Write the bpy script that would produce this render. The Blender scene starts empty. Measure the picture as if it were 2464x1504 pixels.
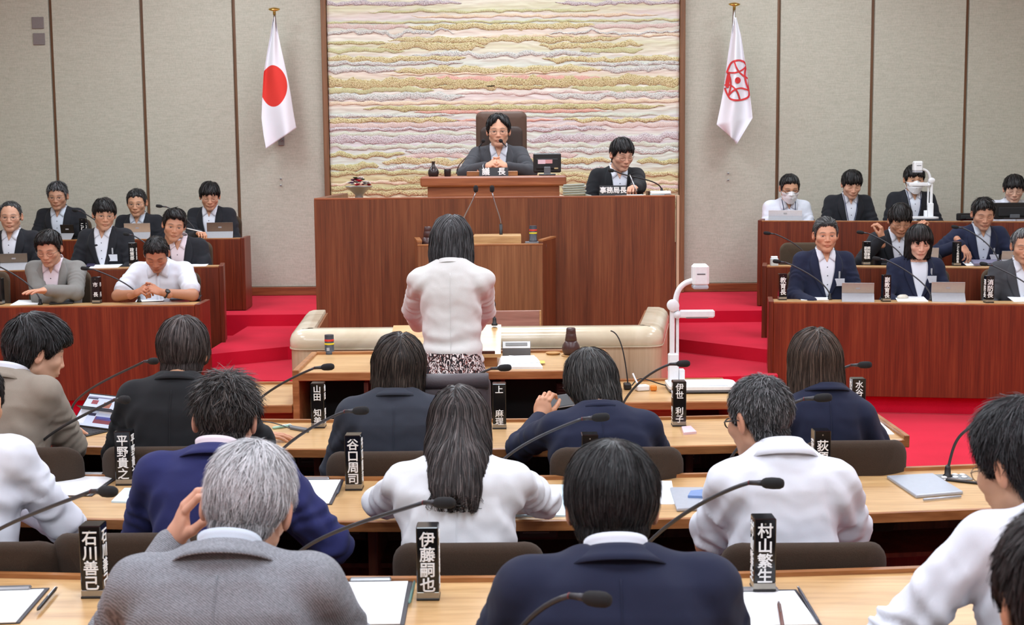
import bpy, bmesh, math, random
import numpy as np
from mathutils import Vector, Matrix, Quaternion
from mathutils.bvhtree import BVHTree

random.seed(7)
RNG = np.random.default_rng(7)
scene = bpy.context.scene
COL = scene.collection

# ------------------------------------------------------------------ camera
FPX = 3250.0
CAM = np.array([0.0, 0.0, 1.78])
PITCH = math.atan((752 - 390) / FPX)
ROLL = 0.0085
F_ = np.array([0, math.cos(PITCH), -math.sin(PITCH)])
U0_ = np.array([0, math.sin(PITCH), math.cos(PITCH)])
R0_ = np.array([1.0, 0, 0])
R_ = math.cos(ROLL) * R0_ - math.sin(ROLL) * U0_
U_ = math.cos(ROLL) * U0_ + math.sin(ROLL) * R0_
cam_data = bpy.data.cameras.new('camera')
cam_data.sensor_fit = 'HORIZONTAL'
cam_data.sensor_width = 36.0
cam_data.lens = FPX / 2464 * 36.0
cam_data.clip_start = 0.05
cam_data.dof.use_dof = True
cam_data.dof.focus_distance = 6.8
cam_data.dof.aperture_fstop = 9.0
cam = bpy.data.objects.new('camera', cam_data)
COL.objects.link(cam)
cam.matrix_world = Matrix(((R_[0], U_[0], -F_[0], CAM[0]), (R_[1], U_[1], -F_[1], CAM[1]), (R_[2], U_[2], -F_[2], CAM[2]), (0, 0, 0, 1)))
scene.camera = cam


def ray(x, y):
    return F_ + R_ * (x - 1232) / FPX - U_ * (y - 752) / FPX


def W(x, y, Y):
    """point of the room seen at pixel x, y that lies at depth Y"""
    d = ray(x, y)
    return Vector(CAM + d * (Y / d[1]))


def G(x, y, Z):
    """point of the room seen at pixel x, y that lies at height Z"""
    d = ray(x, y)
    return Vector(CAM + d * ((Z - CAM[2]) / d[2]))


# ------------------------------------------------------------------ world, exposure
world = bpy.data.worlds.new('world')
scene.world = world
world.use_nodes = True
world.node_tree.nodes['Background'].inputs[0].default_value = (0.9, 0.95, 1, 1)
world.node_tree.nodes['Background'].inputs[1].default_value = 0.3
vs = scene.view_settings
vs.view_transform = 'Standard'
vs.look = 'None'
vs.exposure = 0.0
vs.gamma = 1.0
vs.use_curve_mapping = False
LAMP_W = 50.0


def srgb(r, g, b):
    def c(v):
        v /= 255.0
        return v / 12.92 if v <= 0.04045 else ((v + 0.055) / 1.055) ** 2.4
    return (c(r), c(g), c(b))


# ------------------------------------------------------------------ materials
MATS = {}


def mat_base(name):
    m = bpy.data.materials.new(name)
    m.use_nodes = True
    nt = m.node_tree
    return m, nt, nt.nodes['Principled BSDF']


def N(nt, t, **kw):
    n = nt.nodes.new(t)
    for k, v in kw.items():
        if k in n.inputs.keys():
            n.inputs[k].default_value = v
        else:
            setattr(n, k, v)
    return n


def mapped(nt, scale, coord='Object', rot=(0, 0, 0)):
    tc = N(nt, 'ShaderNodeTexCoord')
    mp = N(nt, 'ShaderNodeMapping')
    mp.inputs['Scale'].default_value = scale
    mp.inputs['Rotation'].default_value = rot
    nt.links.new(tc.outputs[coord], mp.inputs[0])
    return mp.outputs[0]


def ramp(nt, fac, stops):
    r = N(nt, 'ShaderNodeValToRGB')
    cr = r.color_ramp
    while len(cr.elements) < len(stops):
        cr.elements.new(0.5)
    for e, (p, c) in zip(cr.elements, stops):
        e.position = p
        e.color = (*c, 1)
    nt.links.new(fac, r.inputs[0])
    return r.outputs[0]


def add_bump(nt, b, height, strength=0.2, dist=0.01):
    bp = N(nt, 'ShaderNodeBump')
    bp.inputs['Strength'].default_value = strength
    bp.inputs['Distance'].default_value = dist
    nt.links.new(height, bp.inputs['Height'])
    nt.links.new(bp.outputs[0], b.inputs['Normal'])


def plain(name, col, rough=0.5, metal=0.0, spec=0.5, noise=0.0, nscale=60, bump=0.0, emit=None, trans=0.0):
    if name in MATS:
        return MATS[name]
    m, nt, b = mat_base(name)
    b.inputs['Base Color'].default_value = (*col, 1)
    b.inputs['Roughness'].default_value = rough
    b.inputs['Metallic'].default_value = metal
    b.inputs['Specular IOR Level'].default_value = spec
    if trans:
        b.inputs['Transmission Weight'].default_value = trans
    nz = N(nt, 'ShaderNodeTexNoise')
    nz.inputs['Scale'].default_value = nscale
    nz.inputs['Detail'].default_value = 3
    nt.links.new(mapped(nt, (1, 1, 1)), nz.inputs['Vector'])
    k = max(noise, 0.03)
    c = ramp(nt, nz.outputs[0], [(0.3, tuple(v * (1 - k) for v in col)), (0.7, tuple(min(1, v * (1 + k)) for v in col))])
    nt.links.new(c, b.inputs['Base Color'])
    if bump:
        add_bump(nt, b, nz.outputs[0], bump, 0.004)
    if emit:
        b.inputs['Emission Color'].default_value = (*col, 1)
        b.inputs['Emission Strength'].default_value = emit
    MATS[name] = m
    return m


def wood(name, dark, mid, light, grain=(18, 18, 0.7), rough=0.35, fine=6.0, spec=0.5):
    if name in MATS:
        return MATS[name]
    m, nt, b = mat_base(name)
    v = mapped(nt, grain)
    n1 = N(nt, 'ShaderNodeTexNoise')
    n1.inputs['Scale'].default_value = 1.0
    n1.inputs['Detail'].default_value = 5
    n1.inputs['Roughness'].default_value = 0.6
    nt.links.new(v, n1.inputs['Vector'])
    n2 = N(nt, 'ShaderNodeTexNoise')
    n2.inputs['Scale'].default_value = fine
    n2.inputs['Detail'].default_value = 4
    nt.links.new(v, n2.inputs['Vector'])
    mx = N(nt, 'ShaderNodeMath', operation='MULTIPLY_ADD')
    mx.inputs[1].default_value = 0.45
    nt.links.new(n2.outputs[0], mx.inputs[0])
    m2 = N(nt, 'ShaderNodeMath', operation='MULTIPLY')
    m2.inputs[1].default_value = 0.55
    nt.links.new(n1.outputs[0], m2.inputs[0])
    nt.links.new(m2.outputs[0], mx.inputs[2])
    c = ramp(nt, mx.outputs[0], [(0.34, dark), (0.5, mid), (0.66, light)])
    nt.links.new(c, b.inputs['Base Color'])
    b.inputs['Roughness'].default_value = rough
    b.inputs['Specular IOR Level'].default_value = spec
    add_bump(nt, b, n2.outputs[0], 0.08, 0.002)
    MATS[name] = m
    return m


def cloth(name, col, rough=0.9, scale=900, var=0.08, bump=0.25, weave=None, sheen=0.05):
    if name in MATS:
        return MATS[name]
    m, nt, b = mat_base(name)
    b.inputs['Roughness'].default_value = rough
    b.inputs['Specular IOR Level'].default_value = 0.2
    b.inputs['Sheen Weight'].default_value = sheen
    b.inputs['Sheen Roughness'].default_value = 0.6
    v = mapped(nt, (1, 1, 1))
    nz = N(nt, 'ShaderNodeTexNoise')
    nz.inputs['Scale'].default_value = scale
    nz.inputs['Detail'].default_value = 2
    nt.links.new(v, nz.inputs['Vector'])
    src = nz.outputs[0]
    if weave:
        v = mapped(nt, (1, 0.55, 1.6))
        nz.inputs['Scale'].default_value = weave
        nz.inputs['Detail'].default_value = 4
        nz.inputs['Roughness'].default_value = 0.7
        nt.links.new(v, nz.inputs['Vector'])
        wv = N(nt, 'ShaderNodeTexWave', wave_type='BANDS', bands_direction='DIAGONAL')
        wv.inputs['Scale'].default_value = weave * 0.55
        wv.inputs['Distortion'].default_value = 3.0
        wv.inputs['Detail'].default_value = 2.0
        nt.links.new(mapped(nt, (1, 1, 1)), wv.inputs['Vector'])
        mx = N(nt, 'ShaderNodeMath', operation='MULTIPLY_ADD')
        mx.inputs[1].default_value = 0.35
        nt.links.new(wv.outputs[1], mx.inputs[0])
        m2 = N(nt, 'ShaderNodeMath', operation='MULTIPLY')
        m2.inputs[1].default_value = 0.65
        nt.links.new(nz.outputs[0], m2.inputs[0])
        nt.links.new(m2.outputs[0], mx.inputs[2])
        src = mx.outputs[0]
    c = ramp(nt, src, [(0.25, tuple(q * (1 - var) for q in col)), (0.75, tuple(min(1, q * (1 + var)) for q in col))])
    nt.links.new(c, b.inputs['Base Color'])
    add_bump(nt, b, src, bump, 0.0015)
    MATS[name] = m
    return m


def attr_mat(name, rough, spec=0.4, sss=0.0, bump=None, coat=0.0):
    m, nt, b = mat_base(name)
    a = N(nt, 'ShaderNodeAttribute', attribute_name='Col')
    nt.links.new(a.outputs['Color'], b.inputs['Base Color'])
    b.inputs['Roughness'].default_value = rough
    b.inputs['Specular IOR Level'].default_value = spec
    if sss:
        b.inputs['Subsurface Weight'].default_value = sss
        b.inputs['Subsurface Radius'].default_value = (0.012, 0.005, 0.003)
        b.inputs['Subsurface Scale'].default_value = 0.6
    if bump:
        nz = N(nt, 'ShaderNodeTexNoise')
        nz.inputs['Scale'].default_value = bump
        nt.links.new(mapped(nt, (1, 1, 1)), nz.inputs['Vector'])
        add_bump(nt, b, nz.outputs[0], 0.15, 0.001)
    MATS[name] = m
    return m


SKIN = attr_mat('skin', 0.5, 0.35, bump=500)
HAIR = attr_mat('hair', 0.42, 0.2)
WOOD_RED = wood('wood_red', srgb(82, 42, 22), srgb(110, 60, 33), srgb(130, 79, 46), grain=(16, 16, 0.5), rough=0.38)
WOOD_BROWN = wood('wood_brown', srgb(104, 62, 34), srgb(132, 84, 50), srgb(154, 104, 66), grain=(14, 14, 0.4), rough=0.4)
WOOD_DESKRED = wood('wood_desk_red', srgb(78, 29, 12), srgb(105, 42, 19), srgb(127, 60, 31), grain=(16, 16, 0.5), rough=0.36)
WOOD_TOP = wood('wood_top', srgb(174, 130, 82), srgb(200, 160, 108), srgb(216, 178, 126), grain=(1.0, 9, 9), rough=0.3, spec=0.9)
WOOD_EDGE = wood('wood_edge', srgb(132, 82, 44), srgb(158, 104, 60), srgb(182, 128, 80), grain=(1.2, 14, 14), rough=0.35)
WOOD_HORIZ = wood('wood_horizontal', srgb(112, 58, 34), srgb(140, 80, 48), srgb(160, 98, 62), grain=(0.7, 14, 14), rough=0.38)
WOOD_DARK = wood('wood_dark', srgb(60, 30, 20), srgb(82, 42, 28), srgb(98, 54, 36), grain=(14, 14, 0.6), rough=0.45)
WOOD_TRIM = wood('wood_trim', srgb(100, 66, 40), srgb(124, 84, 54), srgb(140, 98, 64), grain=(20, 20, 0.5), rough=0.45)
BLACK = plain('black_plastic', (0.008, 0.008, 0.009), 0.4)
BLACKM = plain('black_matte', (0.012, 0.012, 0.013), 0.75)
GREYM = plain('grey_plastic', srgb(96, 98, 102), 0.45)
WHITEP = plain('white_plastic', srgb(232, 234, 236), 0.35)
PAPER = plain('paper', srgb(238, 240, 242), 0.8, noise=0.02)
PAPERB = plain('paper_blue', srgb(205, 228, 240), 0.8)
STEEL = plain('steel', srgb(190, 192, 196), 0.25, metal=1.0)
CHROMEG = plain('grey_metal', srgb(150, 152, 154), 0.35, metal=0.8)
GOLD = plain('brass', srgb(214, 178, 92), 0.22, metal=1.0)
TABLETM = plain('tablet_silver', srgb(176, 182, 192), 0.4, metal=0.3)
CHAIRF = cloth('chair_fabric', srgb(58, 45, 35), scale=420, var=0.25, bump=0.5)
CHAIRF2 = cloth('chair_fabric_olive', srgb(74, 60, 46), scale=420, var=0.2, bump=0.4)
LEATHER = plain('leather_grey', srgb(72, 64, 68), 0.5, bump=0.2, nscale=200)


def wall_material():
    m, nt, b = mat_base('wall_cloth')
    b.inputs['Roughness'].default_value = 0.9
    b.inputs['Specular IOR Level'].default_value = 0.15
    n1 = N(nt, 'ShaderNodeTexNoise')
    n1.inputs['Scale'].default_value = 1
    n1.inputs['Detail'].default_value = 4
    nt.links.new(mapped(nt, (14, 14, 110)), n1.inputs['Vector'])
    n2 = N(nt, 'ShaderNodeTexNoise')
    n2.inputs['Scale'].default_value = 1
    nt.links.new(mapped(nt, (160, 160, 40)), n2.inputs['Vector'])
    mx = N(nt, 'ShaderNodeMath', operation='ADD')
    nt.links.new(n1.outputs[0], mx.inputs[0])
    nt.links.new(n2.outputs[0], mx.inputs[1])
    c = ramp(nt, mx.outputs[0], [(0.35, srgb(176, 174, 158)), (0.65, srgb(195, 192, 177))])
    # ramp input is 0..2, halve it
    h = N(nt, 'ShaderNodeMath', operation='MULTIPLY')
    h.inputs[1].default_value = 0.5
    nt.links.new(mx.outputs[0], h.inputs[0])
    for l in list(nt.links):
        if l.to_node.type == 'VALTORGB':
            nt.links.remove(l)
    nt.links.new(h.outputs[0], [n for n in nt.nodes if n.type == 'VALTORGB'][0].inputs[0])
    nt.links.new(c, b.inputs['Base Color'])
    add_bump(nt, b, h.outputs[0], 0.25, 0.003)
    return m


WALLM = wall_material()


def carpet_material():
    m, nt, b = mat_base('red_carpet')
    b.inputs['Roughness'].default_value = 1.0
    b.inputs['Specular IOR Level'].default_value = 0.05
    b.inputs['Sheen Weight'].default_value = 0.1
    n1 = N(nt, 'ShaderNodeTexNoise')
    n1.inputs['Scale'].default_value = 350
    nt.links.new(mapped(nt, (1, 1, 1)), n1.inputs['Vector'])
    n2 = N(nt, 'ShaderNodeTexNoise')
    n2.inputs['Scale'].default_value = 2.5
    n2.inputs['Detail'].default_value = 4
    nt.links.new(mapped(nt, (1, 1, 1)), n2.inputs['Vector'])
    mx = N(nt, 'ShaderNodeMath', operation='MULTIPLY_ADD')
    mx.inputs[1].default_value = 0.5
    nt.links.new(n1.outputs[0], mx.inputs[0])
    m2 = N(nt, 'ShaderNodeMath', operation='MULTIPLY')
    m2.inputs[1].default_value = 0.5
    nt.links.new(n2.outputs[0], m2.inputs[0])
    nt.links.new(m2.outputs[0], mx.inputs[2])
    c = ramp(nt, mx.outputs[0], [(0.3, srgb(190, 18, 46)), (0.7, srgb(220, 32, 62))])
    nt.links.new(c, b.inputs['Base Color'])
    add_bump(nt, b, n1.outputs[0], 0.4, 0.003)
    return m


CARPET = carpet_material()


def marble_material():
    m, nt, b = mat_base('cream_marble')
    b.inputs['Roughness'].default_value = 0.18
    n1 = N(nt, 'ShaderNodeTexNoise')
    n1.inputs['Scale'].default_value = 1.0
    n1.inputs['Detail'].default_value = 8
    n1.inputs['Distortion'].default_value = 1.2
    nt.links.new(mapped(nt, (3, 3, 5)), n1.inputs['Vector'])
    c = ramp(nt, n1.outputs[0], [(0.3, srgb(186, 172, 146)), (0.5, srgb(206, 194, 168)), (0.7, srgb(218, 208, 186))])
    nt.links.new(c, b.inputs['Base Color'])
    return m


MARBLE = marble_material()
WOOD_PALE = wood('wood_pale', srgb(176, 150, 120), srgb(194, 170, 140), srgb(206, 184, 156), grain=(12, 12, 0.5), rough=0.3)


# ------------------------------------------------------------------ object helpers
def link(o, parent=None):
    COL.objects.link(o)
    if parent is not None:
        o.parent = parent
    return o


def mesh_from(name, verts, faces, smooth=False):
    me = bpy.data.meshes.new(name)
    verts = [tuple(v) for v in verts]
    me.from_pydata(verts, [], faces)
    if smooth:
        me.polygons.foreach_set('use_smooth', [True] * len(me.polygons))
    me.update()
    return me


def mesh_np(name, V, Fq, smooth=True, col=None):
    """V (n,3) array, Fq (m,4) or (m,3) int array"""
    me = bpy.data.meshes.new(name)
    n, k = Fq.shape
    me.vertices.add(len(V))
    me.vertices.foreach_set('co', np.ascontiguousarray(V, dtype=np.float32).ravel())
    me.loops.add(n * k)
    me.loops.foreach_set('vertex_index', np.ascontiguousarray(Fq, dtype=np.int32).ravel())
    me.polygons.add(n)
    me.polygons.foreach_set('loop_start', np.arange(0, n * k, k, dtype=np.int32))
    me.update(calc_edges=True)
    if smooth:
        me.polygons.foreach_set('use_smooth', np.ones(n, dtype=bool))
    if col is not None:
        a = me.color_attributes.new('Col', 'FLOAT_COLOR', 'POINT')
        c4 = np.ones((len(V), 4), dtype=np.float32)
        c4[:, :3] = col
        a.data.foreach_set('color', c4.ravel())
    me.update()
    return me


def obj(name, me, mat, parent=None, loc=None, rotz=None):
    o = bpy.data.objects.new(name, me)
    if isinstance(mat, (list, tuple)):
        if not me.materials:
            for q in mat:
                me.materials.append(q)
    elif mat is not None and not me.materials:
        me.materials.append(mat)
    if loc is not None:
        o.location = loc
    if rotz is not None:
        o.rotation_euler = (0, 0, rotz)
    return link(o, parent)


def tag(o, label, cat, group=None):
    o['label'] = label
    o['category'] = cat
    if group:
        o['group'] = group
    return o


def thing(name, label, cat, loc=(0, 0, 0), rotz=0.0, group=None):
    o = bpy.data.objects.new(name, None)
    o.empty_display_size = 0.05
    o.location = loc
    o.rotation_euler = (0, 0, rotz)
    link(o)
    return tag(o, label, cat, group)


def struct(o):
    o['kind'] = 'structure'
    return o


class MB:
    """collects shapes for one mesh"""

    def __init__(s):
        s.v = []
        s.f = []

    def add(s, vs, fs):
        n = len(s.v)
        s.v += [Vector(v) for v in vs]
        s.f += [tuple(i + n for i in f) for f in fs]
        return s

    def box(s, size, c=(0, 0, 0), bev=0.0, M=None):
        sx, sy, sz = (q / 2 for q in size)
        b = min(bev, sx * .9, sy * .9, sz * .9)
        if b <= 0:
            vs = [(x * sx, y * sy, z * sz) for x in (-1, 1) for y in (-1, 1) for z in (-1, 1)]
            fs = [(0, 1, 3, 2), (4, 6, 7, 5), (0, 4, 5, 1), (2, 3, 7, 6), (0, 2, 6, 4), (1, 5, 7, 3)]
        else:
            vs = []
            idx = {}
            for x in (-1, 1):
                for y in (-1, 1):
                    for z in (-1, 1):
                        for ax in range(3):
                            p = [x * (sx - b), y * (sy - b), z * (sz - b)]
                            p[ax] = (x * sx, y * sy, z * sz)[ax]
                            idx[(x, y, z, ax)] = len(vs)
                            vs.append(tuple(p))
            fs = []
            for ax in range(3):
                o = [a for a in range(3) if a != ax]
                for sg in (-1, 1):
                    q = []
                    for (u, w) in ((-1, -1), (1, -1), (1, 1), (-1, 1)):
                        k = [0, 0, 0]
                        k[ax] = sg
                        k[o[0]] = u
                        k[o[1]] = w
                        q.append(idx[(*k, ax)])
                    even = ax in (0, 2)
                    fs.append(tuple(q) if (sg > 0) == even else tuple(reversed(q)))
            for ax in range(3):
                o = [a for a in range(3) if a != ax]
                for u in (-1, 1):
                    for w in (-1, 1):
                        k0 = [0, 0, 0]
                        k0[o[0]] = u
                        k0[o[1]] = w
                        ka = list(k0)
                        ka[ax] = -1
                        kb = list(k0)
                        kb[ax] = 1
                        fs.append((idx[(*ka, o[0])], idx[(*kb, o[0])], idx[(*kb, o[1])], idx[(*ka, o[1])]))
            for x in (-1, 1):
                for y in (-1, 1):
                    for z in (-1, 1):
                        fs.append(tuple(idx[(x, y, z, a)] for a in range(3)))
        out = []
        for v in vs:
            v = Vector(v)
            if M is not None:
                v = M @ v
            out.append(v + Vector(c))
        return s.add(out, fs)

    def tube(s, pts, r, n=8, cap=True):
        pts = [Vector(p) for p in pts]
        k = len(pts)
        rs = r if isinstance(r, (list, tuple)) else [r] * k
        ref = None
        vs = []
        for i, p in enumerate(pts):
            t = (pts[min(i + 1, k - 1)] - pts[max(i - 1, 0)]).normalized()
            if ref is None:
                ref = Vector((0, 0, 1)) if abs(t.z) < 0.9 else Vector((1, 0, 0))
            a = (ref - t * ref.dot(t)).normalized()
            ref = a
            bb = t.cross(a)
            for j in range(n):
                th = 2 * math.pi * j / n
                vs.append(p + (a * math.cos(th) + bb * math.sin(th)) * rs[i])
        fs = [(i * n + j, i * n + (j + 1) % n, (i + 1) * n + (j + 1) % n, (i + 1) * n + j) for i in range(k - 1) for j in range(n)]
        if cap:
            fs.append(tuple(reversed(range(n))))
            fs.append(tuple((k - 1) * n + j for j in range(n)))
        return s.add(vs, fs)

    def lathe(s, prof, n=20, c=(0, 0, 0), M=None):
        """prof: (r, z) from bottom to top"""
        vs = []
        for r, z in prof:
            for j in range(n):
                th = 2 * math.pi * j / n
                v = Vector((r * math.cos(th), r * math.sin(th), z))
                if M is not None:
                    v = M @ v
                vs.append(v + Vector(c))
        k = len(prof)
        fs = [(i * n + j, i * n + (j + 1) % n, (i + 1) * n + (j + 1) % n, (i + 1) * n + j) for i in range(k - 1) for j in range(n)]
        fs.append(tuple(reversed(range(n))))
        fs.append(tuple((k - 1) * n + j for j in range(n)))
        return s.add(vs, fs)

    def prism(s, poly, z0, z1):
        """poly: (x, y) outline counter-clockwise"""
        n = len(poly)
        vs = [(x, y, z0) for x, y in poly] + [(x, y, z1) for x, y in poly]
        fs = [tuple(reversed(range(n))), tuple(range(n, 2 * n))]
        fs += [(i, (i + 1) % n, n + (i + 1) % n, n + i) for i in range(n)]
        return s.add(vs, fs)

    def sweep(s, stations, closed_ends=True):
        """stations: equally long point loops"""
        n = len(stations[0])
        vs = [p for st in stations for p in st]
        k = len(stations)
        fs = [(i * n + j, (i + 1) * n + j, (i + 1) * n + (j + 1) % n, i * n + (j + 1) % n) for i in range(k - 1) for j in range(n)]
        if closed_ends:
            fs.append(tuple(range(n)))
            fs.append(tuple(reversed([(k - 1) * n + j for j in range(n)])))
        return s.add(vs, fs)

    def mesh(s, name, smooth=False, angle=None):
        me = mesh_from(name, s.v, s.f, smooth)
        bm = bmesh.new()
        bm.from_mesh(me)
        bmesh.ops.recalc_face_normals(bm, faces=bm.faces)
        if angle is not None:
            lim = math.radians(angle)
            for f in bm.faces:
                f.smooth = True
            for e in bm.edges:
                if len(e.link_faces) == 2 and e.calc_face_angle(0) > lim:
                    e.smooth = False
        bm.to_mesh(me)
        bm.free()
        return me

    def build(s, name, mat, parent=None, loc=None, rotz=None, smooth=False, angle=None):
        return obj(name, s.mesh(name, smooth, angle), mat, parent, loc, rotz)


def bx(name, size, c, mat, parent=None, bev=0.004, M=None):
    return MB().box(size, c, bev, M).build(name, mat, parent)


def dup(root, loc, rotz=None, label=None, group=None):
    r = root.copy()
    COL.objects.link(r)
    r.location = loc
    if rotz is not None:
        r.rotation_euler = (0, 0, rotz)
    if label:
        r['label'] = label
    if group:
        r['group'] = group
    for ch in list(root.children):
        c = ch.copy()
        COL.objects.link(c)
        c.parent = r
        for g in ch.children:
            d = g.copy()
            COL.objects.link(d)
            d.parent = c
    return r
# ------------------------------------------------------------------ room shell
YW = 13.4
ZST = 0.48
CEIL = 4.4
struct(MB().box((11.4, 16.2, 0.1), (0, 5.7, -0.05)).build('floor', CARPET))
CEILM = plain('ceiling_white', srgb(226, 224, 218), 0.9)
struct(MB().box((11.4, 16.2, 0.1), (0, 5.7, CEIL + 0.05)).build('ceiling', CEILM))
struct(MB().box((0.1, 16, CEIL), (-5.6, 5.7, CEIL / 2)).build('wall_left', WALLM))
struct(MB().box((0.1, 16, CEIL), (5.6, 5.7, CEIL / 2)).build('wall_right', WALLM))
struct(MB().box((11.2, 0.1, CEIL), (0, -2.3, CEIL / 2)).build('wall_rear', WALLM))
wall_back = struct(MB().box((11.2, 0.1, CEIL), (0, YW + 0.09, CEIL / 2)).build('wall_back', WOOD_TRIM))

seam_x = [W(px, 250, YW).x for px in (130, 347.5, 568)]
frame_l, frame_r = W(785, 250, YW).x, W(1640, 250, YW).x
seam_r = [W(px, 250, YW).x for px in (1872, 2097, 2323)]
edges = [-5.55] + seam_x + [frame_l]
for a, b in zip(edges[:-1], edges[1:]):
    bx('panel', (b - a - 0.034, 0.045, CEIL - ZST - 0.085), ((a + b) / 2, YW + 0.018, (CEIL + ZST + 0.085) / 2), WALLM, wall_back, 0.004)
edges = [frame_r] + seam_r + [5.55]
for a, b in zip(edges[:-1], edges[1:]):
    bx('panel', (b - a - 0.034, 0.045, CEIL - ZST - 0.085), ((a + b) / 2, YW + 0.018, (CEIL + ZST + 0.085) / 2), WALLM, wall_back, 0.004)
for i, (a, b) in enumerate(((-5.55, frame_l - 0.02), (frame_r + 0.02, 5.55))):
    struct(MB().box((b - a, 0.03, 0.085), ((a + b) / 2, YW - 0.02, ZST + 0.0425), 0.005).build('baseboard_' + ('left', 'right')[i], WOOD_HORIZ))
for i, x in enumerate((frame_l, frame_r)):
    struct(MB().box((0.05, 0.12, CEIL - ZST), (x, YW - 0.02, (CEIL + ZST) / 2), 0.006).build('trim_%d' % (i + 1), WOOD_TRIM))
# lower wood panelling behind the chair, under the tapestry
struct(MB().box((frame_r - frame_l - 0.05, 0.05, 0.5), (0.5 * (frame_l + frame_r), YW + 0.01, ZST + 0.25), 0.004).build('trim_3', WOOD_HORIZ))


# ------------------------------------------------------------------ stage and steps
def slab(name, poly, z0, z1):
    return struct(MB().prism(poly, z0, z1).build(name, CARPET))


slab('floor_stage', [(-5.5, 11.66), (5.5, 11.66), (5.5, YW + 0.03), (-5.5, YW + 0.03)], 0, ZST)
a = G(540, 849, .38); b = G(692, 834, .38); c = G(1626, 815, .38); d = G(1853, 842, .38)
slab('floor_step_1', [(-2.3, a.y - .12), (a.x, a.y), (b.x, b.y), (-1.0, b.y + .1), (1.0, c.y + .05), (c.x, c.y), (d.x, d.y), (2.2, d.y - .1), (2.2, 11.7), (-2.3, 11.7)], 0, .38)
slab('floor_step_2', [(-2.16, 9.36), (-1.45, 9.3), (1.3, 9.3), (1.86, 9.36), (1.98, 10.7), (-2.3, 10.7)], 0, .28)
E_L = [(-5.5, 9.52), (-2.25, 9.52), (-2.25, 11), (-5.5, 11)]
slab('floor_tier_1', E_L, 0, .12)
slab('floor_tier_2', [(-5.5, 10.68), (-2.3, 10.66), (-2.3, 12), (-5.5, 12)], 0, .30)
rx0, ry0 = G(1862, 727, .785).xy
rx1, ry1 = G(2464, 732, .785).xy
sl = (ry1 - ry0) / (rx1 - rx0)
slab('floor_tier_3', [(1.92, ry0 + .07), (5.5, ry0 + .07 + sl * 3.6), (5.5, 11), (1.92, 11)], 0, .12)
slab('floor_tier_4', [(2.06, 10.68), (5.5, 10.5), (5.5, 12), (2.06, 12)], 0, .30)

# ------------------------------------------------------------------ ceiling lamps
LAMPM, _nt, _b = mat_base('lamp_diffuser')
_b.inputs['Base Color'].default_value = (1, 1, 1, 1)
_b.inputs['Emission Color'].default_value = (0.88, 1.02, 1.12, 1)
_b.inputs['Emission Strength'].default_value = 3.0
lamp_spots = [(x, y) for y in (-0.6, 2.2, 5.0, 7.8, 10.4) for x in (-3.4, 0, 3.4)] + [(x, 12.0) for x in (-2.6, 0.0, 2.6)]
for i, (x, y) in enumerate(lamp_spots):
    t = thing('ceiling_light', 'square flush ceiling light panel with white frame', 'ceiling light', (x, y, CEIL), 0, 'flush ceiling light panels')
    w = 1.2 if y < 11.9 else 0.8
    MB().box((w + .1, .05, .04), (0, w / 2 + .025, -.02)).box((w + .1, .05, .04), (0, -w / 2 - .025, -.02)).box((.05, w, .04), (w / 2 + .025, 0, -.02)).box((.05, w, .04), (-w / 2 - .025, 0, -.02)).build('frame', WHITEP, t)
    MB().box((w, w, .01), (0, 0, -.006)).build('diffuser', LAMPM, t)
    ld = bpy.data.lights.new('lamp', 'AREA')
    ld.shape = 'SQUARE'
    ld.size = w
    ld.energy = LAMP_W * (1.0 if y < 11.9 else 0.4)
    ld.color = (0.88, 1.02, 1.12)
    lo = bpy.data.objects.new('lamp', ld)
    lo.location = (0, 0, -.03)
    link(lo, t)


# ------------------------------------------------------------------ tapestry
def fbm1(x, seed, f0=1.0):
    r = np.random.default_rng(seed)
    y = np.zeros_like(x)
    for k in range(5):
        y += np.sin(x * f0 * (1.7 ** k) * 2.1 + r.uniform(0, 6.28)) / (1.5 ** k)
    return y


def wool_material(name, c0, c1, c2, scale=85, bump=0.7):
    m, nt, b = mat_base(name)
    b.inputs['Roughness'].default_value = 0.85
    b.inputs['Specular IOR Level'].default_value = 0.25
    vo = N(nt, 'ShaderNodeTexVoronoi')
    vo.inputs['Scale'].default_value = scale
    nt.links.new(mapped(nt, (1, 1, 1.35)), vo.inputs['Vector'])
    gm = srgb(232, 226, 210)
    c0, c1, c2 = (tuple(q * .88 + g_ * .12 for q, g_ in zip(cx_, gm)) for cx_ in (c0, c1, c2))
    c = ramp(nt, vo.outputs['Distance'], [(0.2, c2), (0.55, c1), (0.9, c0)])
    nz = N(nt, 'ShaderNodeTexNoise')
    nz.inputs['Scale'].default_value = 14
    nt.links.new(mapped(nt, (0.4, 1, 2)), nz.inputs['Vector'])
    mix = N(nt, 'ShaderNodeMix', data_type='RGBA', blend_type='MULTIPLY')
    mix.inputs[0].default_value = 0.3
    nt.links.new(c, mix.inputs[6])
    nt.links.new(ramp(nt, nz.outputs[0], [(0.3, (0.75, 0.72, 0.7)), (0.7, (1, 1, 1))]), mix.inputs[7])
    nt.links.new(mix.outputs[2], b.inputs['Base Color'])
    inv = N(nt, 'ShaderNodeMath', operation='SUBTRACT')
    inv.inputs[0].default_value = 1.0
    nt.links.new(vo.outputs['Distance'], inv.inputs[1])
    add_bump(nt, b, inv.outputs[0], bump, 0.012)
    return m


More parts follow.
